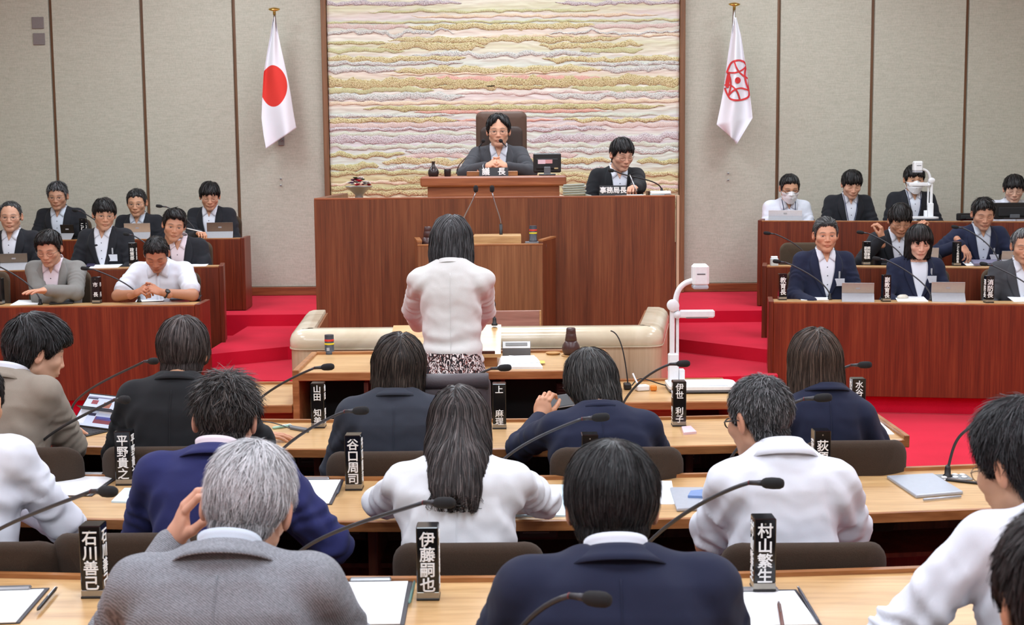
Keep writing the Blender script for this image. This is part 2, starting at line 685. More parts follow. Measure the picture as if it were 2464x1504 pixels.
def tapestry_base_material():
    m, nt, b = mat_base('woven_wool')
    b.inputs['Roughness'].default_value = 0.9
    b.inputs['Specular IOR Level'].default_value = 0.15
    tc = N(nt, 'ShaderNodeTexCoord')
    sep = N(nt, 'ShaderNodeSeparateXYZ')
    nt.links.new(tc.outputs['Object'], sep.inputs[0])
    nz = N(nt, 'ShaderNodeTexNoise')
    nz.inputs['Scale'].default_value = 1.0
    nz.inputs['Detail'].default_value = 3
    nt.links.new(mapped(nt, (1.3, 1, 7)), nz.inputs['Vector'])
    ma = N(nt, 'ShaderNodeMath', operation='MULTIPLY_ADD')
    ma.inputs[1].default_value = 0.16
    nt.links.new(nz.outputs[0], ma.inputs[0])
    nt.links.new(sep.outputs[2], ma.inputs[2])
    mr = N(nt, 'ShaderNodeMapRange')
    mr.inputs['From Min'].default_value = 1.40
    mr.inputs['From Max'].default_value = 3.48
    nt.links.new(ma.outputs[0], mr.inputs[0])
    ol, cr, mi, pk, pe, gr = srgb(206, 198, 154), srgb(234, 228, 214), srgb(218, 224, 210), srgb(230, 218, 212), srgb(234, 220, 204), srgb(222, 220, 188)
    lav, wh = srgb(220, 214, 214), srgb(240, 236, 222)
    st = [(0.0, ol), (.05, srgb(206, 186, 158)), (.1, ol), (.16, srgb(216, 206, 160)), (.2, mi), (.26, mi), (.3, lav), (.345, mi), (.38, pk), (.42, lav), (.45, mi), (.49, pe), (.53, pk), (.56, wh), (.6, gr), (.64, pe), (.68, mi), (.72, cr), (.76, gr), (.8, wh), (.83, pe), (.87, mi), (.9, pk), (.94, gr), (1.0, wh)]
    c = ramp(nt, mr.outputs[0], st)
    n2 = N(nt, 'ShaderNodeTexNoise')
    n2.inputs['Scale'].default_value = 1
    n2.inputs['Detail'].default_value = 5
    nt.links.new(mapped(nt, (5, 1, 60)), n2.inputs['Vector'])
    mix = N(nt, 'ShaderNodeMix', data_type='RGBA', blend_type='MULTIPLY')
    mix.inputs[0].default_value = 0.35
    nt.links.new(c, mix.inputs[6])
    nt.links.new(ramp(nt, n2.outputs[0], [(0.35, (0.72, 0.7, 0.62)), (0.6, (1, 1, 1))]), mix.inputs[7])
    nt.links.new(mix.outputs[2], b.inputs['Base Color'])
    add_bump(nt, b, n2.outputs[0], 0.5, 0.008)
    return m


YT = YW - 0.02
tap = thing('tapestry', 'large cream wool tapestry with wavy gold, silver and pink bands on the back wall', 'tapestry', (0, YT, 0))
x0, x1 = frame_l + 0.03, frame_r - 0.03
nx, nz_ = 240, 260
gx = np.linspace(x0, x1, nx)
gz = np.linspace(ZST + .5, 4.0, nz_)
XX, ZZ = np.meshgrid(gx, gz)
rel = 0.005 * np.sin(ZZ * 46 + 1.6 * fbm1(XX, 3, 1.2) + 2 * np.sin(ZZ * 3)) + 0.003 * np.sin(ZZ * 118 + 2.2 * fbm1(XX, 5, 2.0))
V = np.stack([XX.ravel(), (-0.006 - np.abs(rel)).ravel(), ZZ.ravel()], 1)
ii = np.arange(nz_ - 1)[:, None] * nx + np.arange(nx - 1)[None, :]
Q = np.stack([ii, ii + 1, ii + nx + 1, ii + nx], -1).reshape(-1, 4)
obj('woven_ground', mesh_np('woven_ground', V, Q), tapestry_base_material(), tap)
bx('backing_board', (x1 - x0, .02, 4.0 - ZST - .5), ((x0 + x1) / 2, .015, (4.0 + ZST + .5) / 2), WOOD_TRIM, tap, 0)
WOOL = {
    'gold': wool_material('wool_gold', srgb(156, 136, 74), srgb(216, 200, 138), srgb(244, 236, 196)),
    'dgold': wool_material('wool_dark_gold', srgb(150, 126, 70), srgb(206, 186, 124), srgb(240, 228, 180)),
    'olive': wool_material('wool_olive', srgb(160, 150, 88), srgb(204, 196, 134), srgb(230, 226, 176)),
    'silver': wool_material('wool_silver', srgb(164, 168, 164), srgb(214, 216, 208), srgb(242, 242, 236)),
    'lav': wool_material('wool_lavender', srgb(166, 156, 158), srgb(208, 198, 202), srgb(238, 230, 230)),
    'coral': wool_material('wool_coral', srgb(206, 140, 118), srgb(234, 176, 158), srgb(242, 202, 186), 140, .5),
    'pink': wool_material('wool_pink', srgb(204, 176, 164), srgb(230, 208, 198), srgb(240, 226, 218), 140, .5),
    'green': wool_material('wool_green', srgb(166, 168, 108), srgb(208, 208, 152), srgb(226, 226, 180), 140, .5),
    'peach': wool_material('wool_peach', srgb(214, 188, 152), srgb(236, 214, 182), srgb(244, 228, 202), 140, .4),
    'mint': wool_material('wool_mint', srgb(180, 190, 168), srgb(212, 220, 198), srgb(228, 232, 216), 140, .4),
}
# (centre y, left x, right x, thickness, wool, waviness)  in pixels of an enlarged view of the tapestry
bands = [
    (25, 5, 950, 26, 'lav', 6), (22, 1590, 2455, 22, 'lav', 8), (78, 300, 1900, 16, 'green', 6), (110, 600, 2300, 18, 'peach', 6),
    (150, 10, 2450, 14, 'green', 5), (185, 570, 1880, 36, 'gold', 7), (184, 10, 600, 30, 'pink', 6), (180, 1820, 2455, 26, 'pink', 5),
    (226, 5, 900, 24, 'silver', 16), (228, 1540, 2455, 14, 'silver', 12), (250, 1000, 2455, 16, 'peach', 7),
    (274, 440, 2050, 36, 'gold', 8), (320, 370, 1110, 46, 'gold', 9), (314, 1480, 2200, 34, 'gold', 10), (300, 5, 430, 20, 'olive', 5),
    (350, 10, 560, 26, 'green', 7), (350, 1760, 2200, 32, 'green', 8), (376, 600, 1900, 30, 'silver', 10),
    (408, 5, 980, 34, 'gold', 7), (438, 5, 960, 24, 'silver', 7), (410, 1500, 2455, 32, 'gold', 9), (438, 1760, 2455, 24, 'silver', 8),
    (482, 480, 1920, 40, 'gold', 8), (484, 5, 500, 34, 'silver', 9), (476, 1900, 2455, 34, 'silver', 9), (508, 400, 1700, 12, 'peach', 6),
    (545, 620, 1920, 36, 'coral', 6), (568, 5, 2455, 58, 'dgold', 12), (600, 700, 1700, 24, 'dgold', 8), (622, 5, 760, 32, 'green', 8), (612, 1700, 2455, 34, 'green', 8),
    (640, 900, 2455, 18, 'pink', 7), (668, 5, 970, 42, 'silver', 9), (660, 1540, 2455, 38, 'silver', 11), (706, 5, 2455, 22, 'peach', 5),
    (741, 270, 2350, 32, 'olive', 5), (768, 620, 1950, 22, 'coral', 4), (800, 5, 900, 20, 'silver', 5), (795, 1350, 2300, 20, 'mint', 6),
    (828, 5, 920, 34, 'gold', 7), (826, 1640, 2455, 26, 'gold', 9), (830, 900, 1640, 14, 'coral', 6), (862, 5, 1100, 32, 'pink', 7), (862, 1380, 2455, 30, 'pink', 9),
    (890, 5, 1060, 20, 'lav', 7), (888, 1380, 1950, 26, 'lav', 9), (926, 5, 1060, 26, 'mint', 7), (958, 5, 1060, 52, 'lav', 8), (952, 1380, 2455, 46, 'lav', 12),
    (1006, 5, 2455, 26, 'mint', 9), (1046, 560, 1060, 32, 'silver', 9), (1040, 1380, 2455, 30, 'silver', 11), (1068, 5, 560, 28, 'olive', 9), (1074, 500, 1060, 32, 'pink', 9), (1070, 1380, 1750, 30, 'pink', 9),
    (1112, 400, 1060, 42, 'gold', 9), (1106, 1380, 1980, 34, 'gold', 10), (1110, 2150, 2455, 30, 'olive', 9), (1150, 380, 1060, 26, 'silver', 9), (1152, 1600, 1930, 22, 'silver', 8),
    (1150, 5, 380, 40, 'olive', 9), (1190, 5, 1000, 28, 'olive', 7), (1200, 1500, 2455, 26, 'gold', 8), (1238, 440, 720, 34, 'dgold', 8), (1236, 1600, 1900, 30, 'dgold', 8),
    (1262, 5, 640, 20, 'peach', 8), (1260, 2150, 2455, 24, 'peach', 9), (1292, 5, 1500, 26, 'olive', 9), (1290, 1640, 2455, 26, 'pink', 8), (1325, 5, 2455, 30, 'dgold', 8),
    (1366, 5, 2455, 26, 'peach', 8), (1410, 5, 2455, 40, 'olive', 8),
]
for k, (cy, xa, xb, th, wool, wav) in enumerate(bands):
    pa = W(780 + xa / 2.865, cy / 2.865, YW)
    pb = W(780 + xb / 2.865, cy / 2.865, YW)
    xa_, xb_ = max(pa.x, x0 + .004), min(pb.x, x1 - .004)
    zc = 0.5 * (pa.z + pb.z)
    m = W(1200, cy / 2.865 + 1, YW).z - W(1200, cy / 2.865, YW).z
    sc = abs(m) / 2.865
    n = max(24, int((xb_ - xa_) / 0.022))
    t = np.linspace(xa_, xb_, n)
    u = np.linspace(0, 1, n)
    ce = zc + wav * sc * (0.55 * fbm1(t, 100 + k, 3.0) + .5 * fbm1(t, 700 + k, 10.0))
    endl = 1.0 if xa < 30 else 0.0
    endr = 1.0 if xb > 2430 else 0.0
    tp = np.clip(np.maximum(u / 0.14, endl), 0, 1) ** .6 * np.clip(np.maximum((1 - u) / 0.14, endr), 0, 1) ** .6
    hw = th * sc * 0.56 * (0.06 + 0.94 * tp) * (1 + 0.16 * fbm1(t, 300 + k, 9.0))
    prof = [(-1, 0.0), (-.8, .6), (-.3, .95), (.3, .95), (.8, .6), (1, 0)]
    H = 0.009 if wool in ('gold', 'dgold', 'silver', 'lav', 'olive') else 0.006
    V = []
    for s_, h_ in prof:
        V.append(np.stack([t, -0.012 - H * h_ * (0.35 + 0.65 * tp) * (1 if wool != 'x' else 1), ce + s_ * hw], 1))
    V = np.concatenate(V)
    i0 = (np.arange(len(prof) - 1)[:, None] * n + np.arange(n - 1)[None, :])
    Q = np.stack([i0, i0 + 1, i0 + n + 1, i0 + n], -1).reshape(-1, 4)
    obj('wool_band', mesh_np('wool_band', V, Q), WOOL[wool], tap)

# ------------------------------------------------------------------ grey wall plates
for k, (pxa, pya, lab) in enumerate(((91, 55, 'upper of two square grey plates on the left wall panel'), (94, 94, 'lower of two square grey plates on the left wall panel'))):
    p = W(pxa, pya, YW - .01)
    t = thing('wall_plate', lab, 'wall plate', (p.x, YW - .005, p.z), 0, 'grey wall plates')
    bx('cover', (.115, .012, .112), (0, -.006, 0), plain('plate_grey', srgb(126, 118, 116), .6), t, .003)
    bx('back_box', (.09, .02, .09), (0, .008, 0), GREYM, t, 0)


# ------------------------------------------------------------------ flags
def flag_cloth(name, left, right, depth_fn, mat, parent, ref, nu=40, nv=70, bottom=None):
    """left/right: pixel outlines (x, y) by rows; cloth hangs a little in front of the wall"""
    yl = np.array([p[1] for p in left], float)
    xl = np.array([p[0] for p in left], float)
    yr = np.array([p[1] for p in right], float)
    xr = np.array([p[0] for p in right], float)
    V = []
    for j in range(nv):
        s = j / (nv - 1)
        a = np.array([np.interp(s, np.linspace(0, 1, len(xl)), xl), np.interp(s, np.linspace(0, 1, len(yl)), yl)])
        b = np.array([np.interp(s, np.linspace(0, 1, len(xr)), xr), np.interp(s, np.linspace(0, 1, len(yr)), yr)])
        for i in range(nu):
            u = i / (nu - 1)
            q = a + (b - a) * u
            if bottom is not None:
                q = q + np.array([0, bottom(u) * s ** 6])
            V.append(W(q[0], q[1], depth_fn(u, s)) - ref)
    Fq = [(j * nu + i, j * nu + i + 1, (j + 1) * nu + i + 1, (j + 1) * nu + i) for j in range(nv - 1) for i in range(nu - 1)]
    me = mesh_from(name, V, Fq, True)
    o = obj(name, me, mat, parent)
    md = o.modifiers.new('thickness', 'SOLIDIFY')
    md.thickness = 0.0015
    return o


def flag_pole(t, base, tip, ref):
    b = base - ref
    e = tip - ref
    d = (e - b).normalized()
    MB().tube([b, e], .013, 10).build('pole', STEEL, t, smooth=True)
    MB().lathe([(.0, -.035), (.014, -.035), (.014, -.005), (.045, .004), (.056, .014), (.05, .022), (.02, .03), (.001, .033)], 20, e, d.to_track_quat('Z', 'Y').to_matrix()).build('finial', GOLD, t, smooth=True)
    MB().tube([Vector((b.x, YW - ref.y - .005, b.z)), b], .02, 10).box((.06, .012, .12), (b.x, YW - ref.y - .012, b.z), .003).build('wall_bracket', CHROMEG, t)
    for k in range(2):
        q = W((base_px[0] + 2), base_px[1] + 95 + 16 * k, YW - .02) - ref
        MB().lathe([(.009, 0), (.009, .01), (.003, .012)], 10, q, Matrix.Rotation(math.pi / 2, 3, 'X')).build('screw', CHROMEG, t)


def disc_material():
    m, nt, b = mat_base('flag_cloth_red_disc')
    b.inputs['Roughness'].default_value = .8
    tc = N(nt, 'ShaderNodeTexCoord')
    sp = N(nt, 'ShaderNodeSeparateXYZ')
    nt.links.new(tc.outputs['Object'], sp.inputs[0])
    return m, nt, b, sp


YFL = YW - .32
base_px = (674, 335)
ref = W(660, 200, YFL)
fl = thing('flag', 'white flag with a red disc hanging left of the tapestry', 'flag', ref)
flag_pole(fl, W(674, 335, YW - .08), W(660, 26, YFL - .02), ref)
m, nt, b, sp = disc_material()
cx = W(657, 207, YFL).x - ref.x
cz = W(657, 207, YFL).z - ref.z
rx = (W(690, 207, YFL).x - W(657, 207, YFL).x)
rz = (W(657, 158, YFL).z - W(657, 258, YFL).z) / 2


def lin(nt, src, add, mul):
    q = N(nt, 'ShaderNodeMath', operation='MULTIPLY_ADD')
    q.inputs[1].default_value = mul
    q.inputs[2].default_value = add * mul
    nt.links.new(src, q.inputs[0])
    r = N(nt, 'ShaderNodeMath', operation='POWER')
    r.inputs[1].default_value = 2
    ab = N(nt, 'ShaderNodeMath', operation='ABSOLUTE')
    nt.links.new(q.outputs[0], ab.inputs[0])
    nt.links.new(ab.outputs[0], r.inputs[0])
    return r.outputs[0]


ad = N(nt, 'ShaderNodeMath', operation='ADD')
nt.links.new(lin(nt, sp.outputs[0], -cx, 1 / rx), ad.inputs[0])
nt.links.new(lin(nt, sp.outputs[2], -cz, 1 / rz), ad.inputs[1])
c = ramp(nt, ad.outputs[0], [(0.985, srgb(222, 54, 44)), (1.0, srgb(236, 236, 242))])
# the ramp saturates at 1, so scale the sum down first
h = N(nt, 'ShaderNodeMath', operation='MULTIPLY')
h.inputs[1].default_value = 0.5
nt.links.new(ad.outputs[0], h.inputs[0])
rn = [n for n in nt.nodes if n.type == 'VALTORGB'][0]
rn.color_ramp.elements[0].position = .49
rn.color_ramp.elements[1].position = .505
nt.links.new(h.outputs[0], rn.inputs[0])
nt.links.new(c, b.inputs['Base Color'])
flag_cloth('cloth', [(658, 37), (652, 75), (643, 125), (634, 180), (631, 235), (629, 285), (634, 325), (640, 358)], [(663, 37), (668, 72), (675, 110), (684, 150), (694, 195), (700, 230), (706, 270), (713, 308)], lambda u, s: YFL + .05 * math.sin(2.2 * math.pi * u + .4) * min(1, s * 2) + .05 * u * s + .02 * math.sin(9 * u + 4 * s), m, fl, ref)

base_px = (1750, 322)
ref = W(1770, 200, YFL)
fl = thing('flag', 'white flag with a red ring emblem hanging right of the tapestry', 'flag', ref)
flag_pole(fl, W(1752, 300, YW - .08), W(1767, 14, YFL - .02), ref)
FLAGW = cloth('flag_white', srgb(236, 236, 242), scale=700, var=.02, bump=.1)


def depth2(u, s):
    return YFL + .05 * math.sin(2.4 * math.pi * u + 1.2) * min(1, s * 2) + .02 * math.sin(8 * u + 3 * s)


c2 = flag_cloth('cloth', [(1765, 42), (1759, 85), (1752, 130), (1746, 175), (1741, 215), (1733, 258), (1724, 300), (1751, 322)], [(1772, 42), (1783, 85), (1790, 130), (1797, 170), (1803, 215), (1808, 255), (1811, 284), (1773, 347)], depth2, FLAGW, fl, ref)
zz = lambda x, y: (1600 + x / 3.957, y / 3.957)
REDP = plain('emblem_red', srgb(218, 60, 62), .8)


def emblem_stroke(pts, wpx, name='emblem_stroke', closed=False):
    P = [Vector((*zz(*p), 0)) for p in pts]
    # smooth by Catmull-Rom
    out = []
    n = len(P)
    rng = range(n if closed else n - 1)
    for i in rng:
        p0 = P[(i - 1) % n] if closed or i > 0 else P[0]
        p1, p2 = P[i], P[(i + 1) % n]
        p3 = P[(i + 2) % n] if closed or i + 2 < n else P[-1]
        for k in range(6):
            t = k / 6
            out.append(0.5 * ((2 * p1) + (-p0 + p2) * t + (2 * p0 - 5 * p1 + 4 * p2 - p3) * t * t + (-p0 + 3 * p1 - 3 * p2 + p3) * t ** 3))
    out.append(P[0] if closed else P[-1])
    V = []
    for i, q in enumerate(out):
        d = (out[min(i + 1, len(out) - 1)] - out[max(i - 1, 0)])
        d = d.normalized() if d.length > 1e-6 else Vector((1, 0, 0))
        nrm = Vector((-d.y, d.x, 0)) * wpx
        for sg in (-1, 1):
            w = q + nrm * sg
            V.append(flag_point(w.x, w.y) - ref)
    Fq = [(2 * i, 2 * i + 2, 2 * i + 3, 2 * i + 1) for i in range(len(out) - 1)]
    return obj(name, mesh_from(name, V, Fq, True), REDP, fl)


_bv = BVHTree.FromPolygons([v.co + ref for v in c2.data.vertices], [tuple(p.vertices) for p in c2.data.polygons])


def flag_point(px, py):
    d = Vector(ray(px, py)).normalized()
    hit = _bv.ray_cast(Vector(CAM), d)
    if hit[0] is None:
        hit = _bv.find_nearest(W(px, py, YFL))
    return hit[0] - d * 0.011


emblem_stroke([(690, 575), (745, 585), (775, 625), (790, 690), (797, 760), (800, 840), (798, 915), (750, 945), (690, 955), (630, 945), (604, 918), (575, 855), (566, 800), (575, 740), (592, 680), (630, 600)], 2.2, 'emblem_ring', True)
for pts in ([(662, 592), (680, 640), (712, 690), (755, 725), (796, 752)], [(592, 686), (640, 694), (700, 684), (745, 660), (772, 632)], [(592, 690), (618, 735), (626, 790), (622, 840), (606, 905)], [(772, 636), (760, 700), (768, 770), (782, 820), (800, 862)], [(566, 812), (600, 806), (645, 825), (690, 875), (714, 945)], [(606, 908), (635, 875), (680, 848), (735, 840), (800, 862)]):
    emblem_stroke(pts, 1.9)
n = 20
V = [flag_point(*zz(694, 765)) - ref] + [flag_point(*zz(694 + 28 * math.cos(6.2832 * i / n), 765 + 31 * math.sin(6.2832 * i / n))) - ref for i in range(n)]
obj('emblem_dot', mesh_from('emblem_dot', V, [(0, 1 + i, 1 + (i + 1) % n) for i in range(n)]), REDP, fl)


# ------------------------------------------------------------------ executive side desks
def exec_desk(label, inner, outer, Yin, Zbot, xend, depth=.35, name='tiered_desk'):
    P0 = W(*inner, Yin)
    P1 = G(*outer, P0.z)
    u = (P1 - P0)
    u.z = 0
    u.normalize()
    L = abs((xend - P0.x) / u.x)
    nrm = Vector((0, 1, 0)) - u * u.y
    nrm.normalize()
    t = thing(name, label, 'desk', (P0.x, P0.y, Zbot))
    M = Matrix((u, nrm, Vector((0, 0, 1)))).transposed()
    H = P0.z - Zbot

    def B(size, c, bev=.003):
        return MB().box(size, M @ Vector(c), bev, M)
    B((L, .03, H - .01), (L / 2, .015, (H - .01) / 2)).build('front_panel', WOOD_DESKRED, t)
    B((L, .024, .012), (L / 2, .012, H - .004), .002).build('front_rim', WOOD_EDGE, t)
    B((L, depth - .03, .03), (L / 2, .03 + (depth - .03) / 2, H - .028)).build('top', WOOD_TOP, t)
    B((.035, depth, H + .004), (-.0175, depth / 2, (H + .004) / 2)).build('end_panel', WOOD_DESKRED, t)
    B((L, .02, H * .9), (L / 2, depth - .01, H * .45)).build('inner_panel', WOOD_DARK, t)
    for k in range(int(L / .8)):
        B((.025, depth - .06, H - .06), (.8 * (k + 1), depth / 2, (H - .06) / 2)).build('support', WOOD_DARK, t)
    return t, P0, u, nrm


ED = {}
ED['lf'] = exec_desk('front tier of the red-brown desks left of the dais', (468, 733.5), (0, 738), 9.45, .125, -5.2)
ED['lm'] = exec_desk('middle tier of the red-brown desks left of the dais', (526, 641), (0, 652), 10.6, .305, -5.2)
ED['lb'] = exec_desk('rear tier of the red-brown desks left of the dais', (578, 573), (151, 577.4), 12.0, .485, -5.2)
ED['rf'] = exec_desk('front tier of the red-brown desks right of the dais', (1862, 727), (2464, 732), 9.45, .125, 5.2)
ED['rm'] = exec_desk('middle tier of the red-brown desks right of the dais', (1845, 641), (2464, 645), 10.6, .305, 5.2)
ED['rb'] = exec_desk('tall rear tier of the red-brown desks right of the dais', (1833, 531), (2464, 533), 12.0, .485, 5.2)
DZ = {k: v[1].z for k, v in ED.items()}

# ------------------------------------------------------------------ dais (podium)
PY = 9.6
pl, pr = W(755, 477, PY).x, W(1625, 470, PY).x
pz = 1.537
pod = thing('dais', 'large red-brown wooden dais below the tapestry', 'dais', ((pl + pr) / 2, PY, .28))
ox, oz = (pl + pr) / 2, .28
hw = (pr - pl) / 2
npan = 1
bx('front_panel', (2 * hw, .05, pz - .28 - .012), (0, .025, (pz - .292) / 2), WOOD_RED, pod, .003)
bx('top_rim', (2 * hw, .06, .014), (0, .03, pz - .287), WOOD_HORIZ, pod, .003)
for sg in (-1, 1):
    bx('side_panel', (.05, 1.55, pz - .28), (sg * (hw - .025), .05 + .775, (pz - .28) / 2), WOOD_RED, pod, .003)
bx('inner_floor', (2 * hw - .12, 2.1, .45), (0, 1.15, .225), CARPET, pod, 0)
bx('worktop', (2 * hw - .12, .42, .03), (0, .27, pz - .28 - .03), WOOD_TOP, pod, .003)
bx('inner_panel', (2 * hw - .12, .02, .6), (0, .46, .75), WOOD_DARK, pod, 0)
# trim post right of the dais (pale edge)
bx('end_strip', (.02, .05, pz - .28), (hw + .02, .03, (pz - .28) / 2), WOOD_PALE, pod, .003)

# presiding officer's desk on the dais
CY = 9.98
cl, cr_ = W(1011, 430, CY).x, W(1363, 426, CY).x
cz = W(1190, 424, CY).z
cd = thing('presiding_desk', 'raised reddish wooden desk with a thick top in the middle of the dais', 'desk', ((cl + cr_) / 2, CY, .73))
h = cz - .73
bx('top', (cr_ - cl, .5, .075), (0, .25, h - .0375), WOOD_HORIZ, cd, .012)
bx('body', (cr_ - cl - .1, .42, h - .075), (0, .26, (h - .075) / 2), WOOD_HORIZ, cd, .004)
bx('book_rest', ((W(1246, 418, CY).x - W(1122, 418, CY).x), .16, .036), (W(1184, 418, CY).x - (cl + cr_) / 2, .16, h + .018), WOOD_EDGE, cd, .003)

# ------------------------------------------------------------------ speaker's lectern in front of the dais
LY = 9.08
la, lb = W(1005, 590, LY).x, W(1306, 590, LY).x
lz = W(1150, 590, LY).z
lc = thing('lectern', 'hexagonal brown wooden lectern standing before the dais', 'lectern', ((la + lb) / 2, LY, .28))
w2 = (lb - la) / 2
hh = lz - .28
bx('front_panel', (2 * w2, .03, hh), (0, .015, hh / 2), WOOD_BROWN, lc, .003)
xr_ = W(1337, 575, LY + .42).x - (la + lb) / 2
xl_ = W(998, 577, LY + .42).x - (la + lb) / 2
MB().prism([(w2 - .028, .005), (w2, 0), (xr_, .42), (xr_ - .03, .42)], 0, hh + .022).build('side_panel', WOOD_RED, lc)
MB().prism([(-w2, 0), (-w2 + .028, .005), (xl_ + .03, .42), (xl_, .42)], 0, hh + .022).build('side_panel', WOOD_BROWN, lc)
MB().prism([(w2 - .03, .005), (w2 + .002, -.002), (xr_ + .004, .424), (xr_ - .035, .424)], hh + .022, hh + .034).build('rim', WOOD_EDGE, lc)
MB().prism([(-w2 - .002, -.002), (-w2 + .03, .005), (xl_ + .035, .424), (xl_ - .004, .424)], hh + .022, hh + .034).build('rim', WOOD_EDGE, lc)
bx('front_rim', (2 * w2 + .004, .034, .012), (0, .015, hh + .002), WOOD_EDGE, lc, .002)
MB().prism([(-w2 + .03, .03), (w2 - .03, .03), (xr_ - .03, .42), (xl_ + .03, .42)], hh - .05, hh - .03).build('top', WOOD_TOP, lc)
MB().prism([(-w2 + .03, .40), (w2 - .03, .40), (xr_ - .03, .42), (xl_ + .03, .42)], 0.02, hh - .05).build('back_panel', WOOD_DARK, lc)
q0, q1 = W(1140, 575, LY + .2), W(1254, 575, LY + .2)
bx('reading_stand', (q1.x - q0.x, .2, .1), ((q0.x + q1.x) / 2 - (la + lb) / 2, .2, W(1200, 566, LY + .12).z - .28 - .05), WOOD_TOP, lc, .004)

q0, q1 = W(1150, 748, 8.75), W(1300, 752, 8.75)
lp = thing('low_screen', 'low pinkish wooden panel leaning before the lectern', 'panel', ((q0.x + q1.x) / 2, 8.75, .0))
MB().box((q1.x - q0.x, .02, q0.z), (0, 0, q0.z / 2), .003).build('board', wood('wood_pink', srgb(140, 100, 86), srgb(160, 118, 102), srgb(174, 132, 114), grain=(1, 12, 12)), lp)
bx('edge_strip', (.012, .03, q0.z), ((q1.x - q0.x) / 2, 0, q0.z / 2), WOOD_TOP, lp, .002)


# ------------------------------------------------------------------ marble rail
def fillet(path, r, n=6):
    out = [Vector(path[0])]
    for a, b, c in zip(path[:-2], path[1:-1], path[2:]):
        a, b, c = Vector(a), Vector(b), Vector(c)
        p = b + (a - b).normalized() * r
        q = b + (c - b).normalized() * r
        for k in range(n + 1):
            t = k / n
            out.append((1 - t) ** 2 * p + 2 * t * (1 - t) * b + t * t * q)
    out.append(Vector(path[-1]))
    return out


def rail_sweep(path, prof):
    st = []
    for i, p in enumerate(path):
        d = (path[min(i + 1, len(path) - 1)] - path[max(i - 1, 0)]).normalized()
        nr = Vector((d.y, -d.x))      # outward (towards the room) for a path running left to right round the front
        st.append([Vector((p.x + nr.x * o, p.y + nr.y * o, z)) for o, z in prof])
    return st


rail = thing('rail', 'low cream marble rail bent round the front desk', 'rail', (-.2, 7.65, 0))
zc_ = .838
A = W(733, 745, 8.7); B_ = W(697, 800, 7.65); C_ = W(1592, 797, 7.65); D = W(1608, 742, 8.7)
o2 = Vector((-.2, 7.65))
path = [Vector((A.x, 8.7)) - o2, Vector((B_.x, 7.62)) - o2, Vector((C_.x, 7.62)) - o2, Vector((D.x, 8.7)) - o2]
fp = fillet(path, .1)
cap = [(0, zc_ - .105), (.004, zc_ - .1), (0.004, zc_ - .06), (-.008, zc_ - .03), (-.03, zc_ - .009), (-.06, zc_), (-.13, zc_), (-.135, zc_ - .005), (-.135, zc_ - .105)]
MB().sweep(rail_sweep(fp, cap)).build('cap', MARBLE, rail, angle=50)
MB().sweep(rail_sweep(fp, [(-.004, 0), (-.004, zc_ - .105), (-.12, zc_ - .105), (-.12, 0)])).build('body', WOOD_PALE, rail, angle=50)
MB().sweep(rail_sweep(fp, [(.0, zc_ - .112), (.006, zc_ - .112), (.006, zc_ - .105), (.0, zc_ - .105)])).build('bead', MARBLE, rail, angle=50)
MB().sweep(rail_sweep([fp[0], fp[2]], [(-.136, .3), (-.136, zc_ - .02), (-.15, zc_ - .02), (-.15, .3)])).build('inner_lining', WOOD_BROWN, rail)
MB().sweep(rail_sweep([fp[-3], fp[-1]], [(-.136, .3), (-.136, zc_ - .02), (-.15, zc_ - .02), (-.15, .3)])).build('inner_lining', WOOD_BROWN, rail)

# ------------------------------------------------------------------ questioner's table
TY0, TY1 = 6.82, 7.48
TZ = .722
ta, tb = W(704, 900, TY0).x, .52
tt = thing('front_table', 'wide wooden table with a raised rim inside the marble rail', 'table', ((ta + tb) / 2, TY0, 0))
w2 = (tb - ta) / 2
dp = TY1 - TY0
bx('top', (2 * w2 - .06, dp - .02, .036), (0, dp / 2 - .01, TZ - .018), WOOD_TOP, tt, .003)
bx('front_lip', (2 * w2 - .06, .022, .042), (0, -.006, TZ - .022), WOOD_EDGE, tt, .003)
for sg in (-1, 1):
    bx('side_panel', (.034, dp + .012, TZ + .014), (sg * (w2 - .017), dp / 2 - .01, (TZ + .014) / 2), WOOD_EDGE, tt, .004)
bx('rear_rim', (2 * w2 - .06, .024, .05), (0, dp - .012, TZ - .009), WOOD_EDGE, tt, .004)
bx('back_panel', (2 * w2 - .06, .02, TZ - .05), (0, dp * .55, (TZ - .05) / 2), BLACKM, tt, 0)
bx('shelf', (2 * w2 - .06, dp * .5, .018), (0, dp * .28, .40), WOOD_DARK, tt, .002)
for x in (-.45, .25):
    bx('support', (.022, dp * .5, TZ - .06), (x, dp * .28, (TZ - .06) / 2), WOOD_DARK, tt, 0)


def speaker_grille(t, c, w=.12, hgt=.065):
    g = bx('speaker_box', (w, .05, hgt), c, plain('grille_dark', srgb(40, 36, 34), .6), t, .006)
    for k in range(3):
        bx('slot', (w * .66, .004, .004), (c[0] - .006, c[1] - .026, c[2] + (k - 1) * .014), plain('slot_grey', srgb(92, 90, 88), .5), g, 0)
    return g


sp_ = W(1364, 931, 7.12)
speaker_grille(tt, (sp_.x - (ta + tb) / 2, .24, sp_.z), .125, .07)

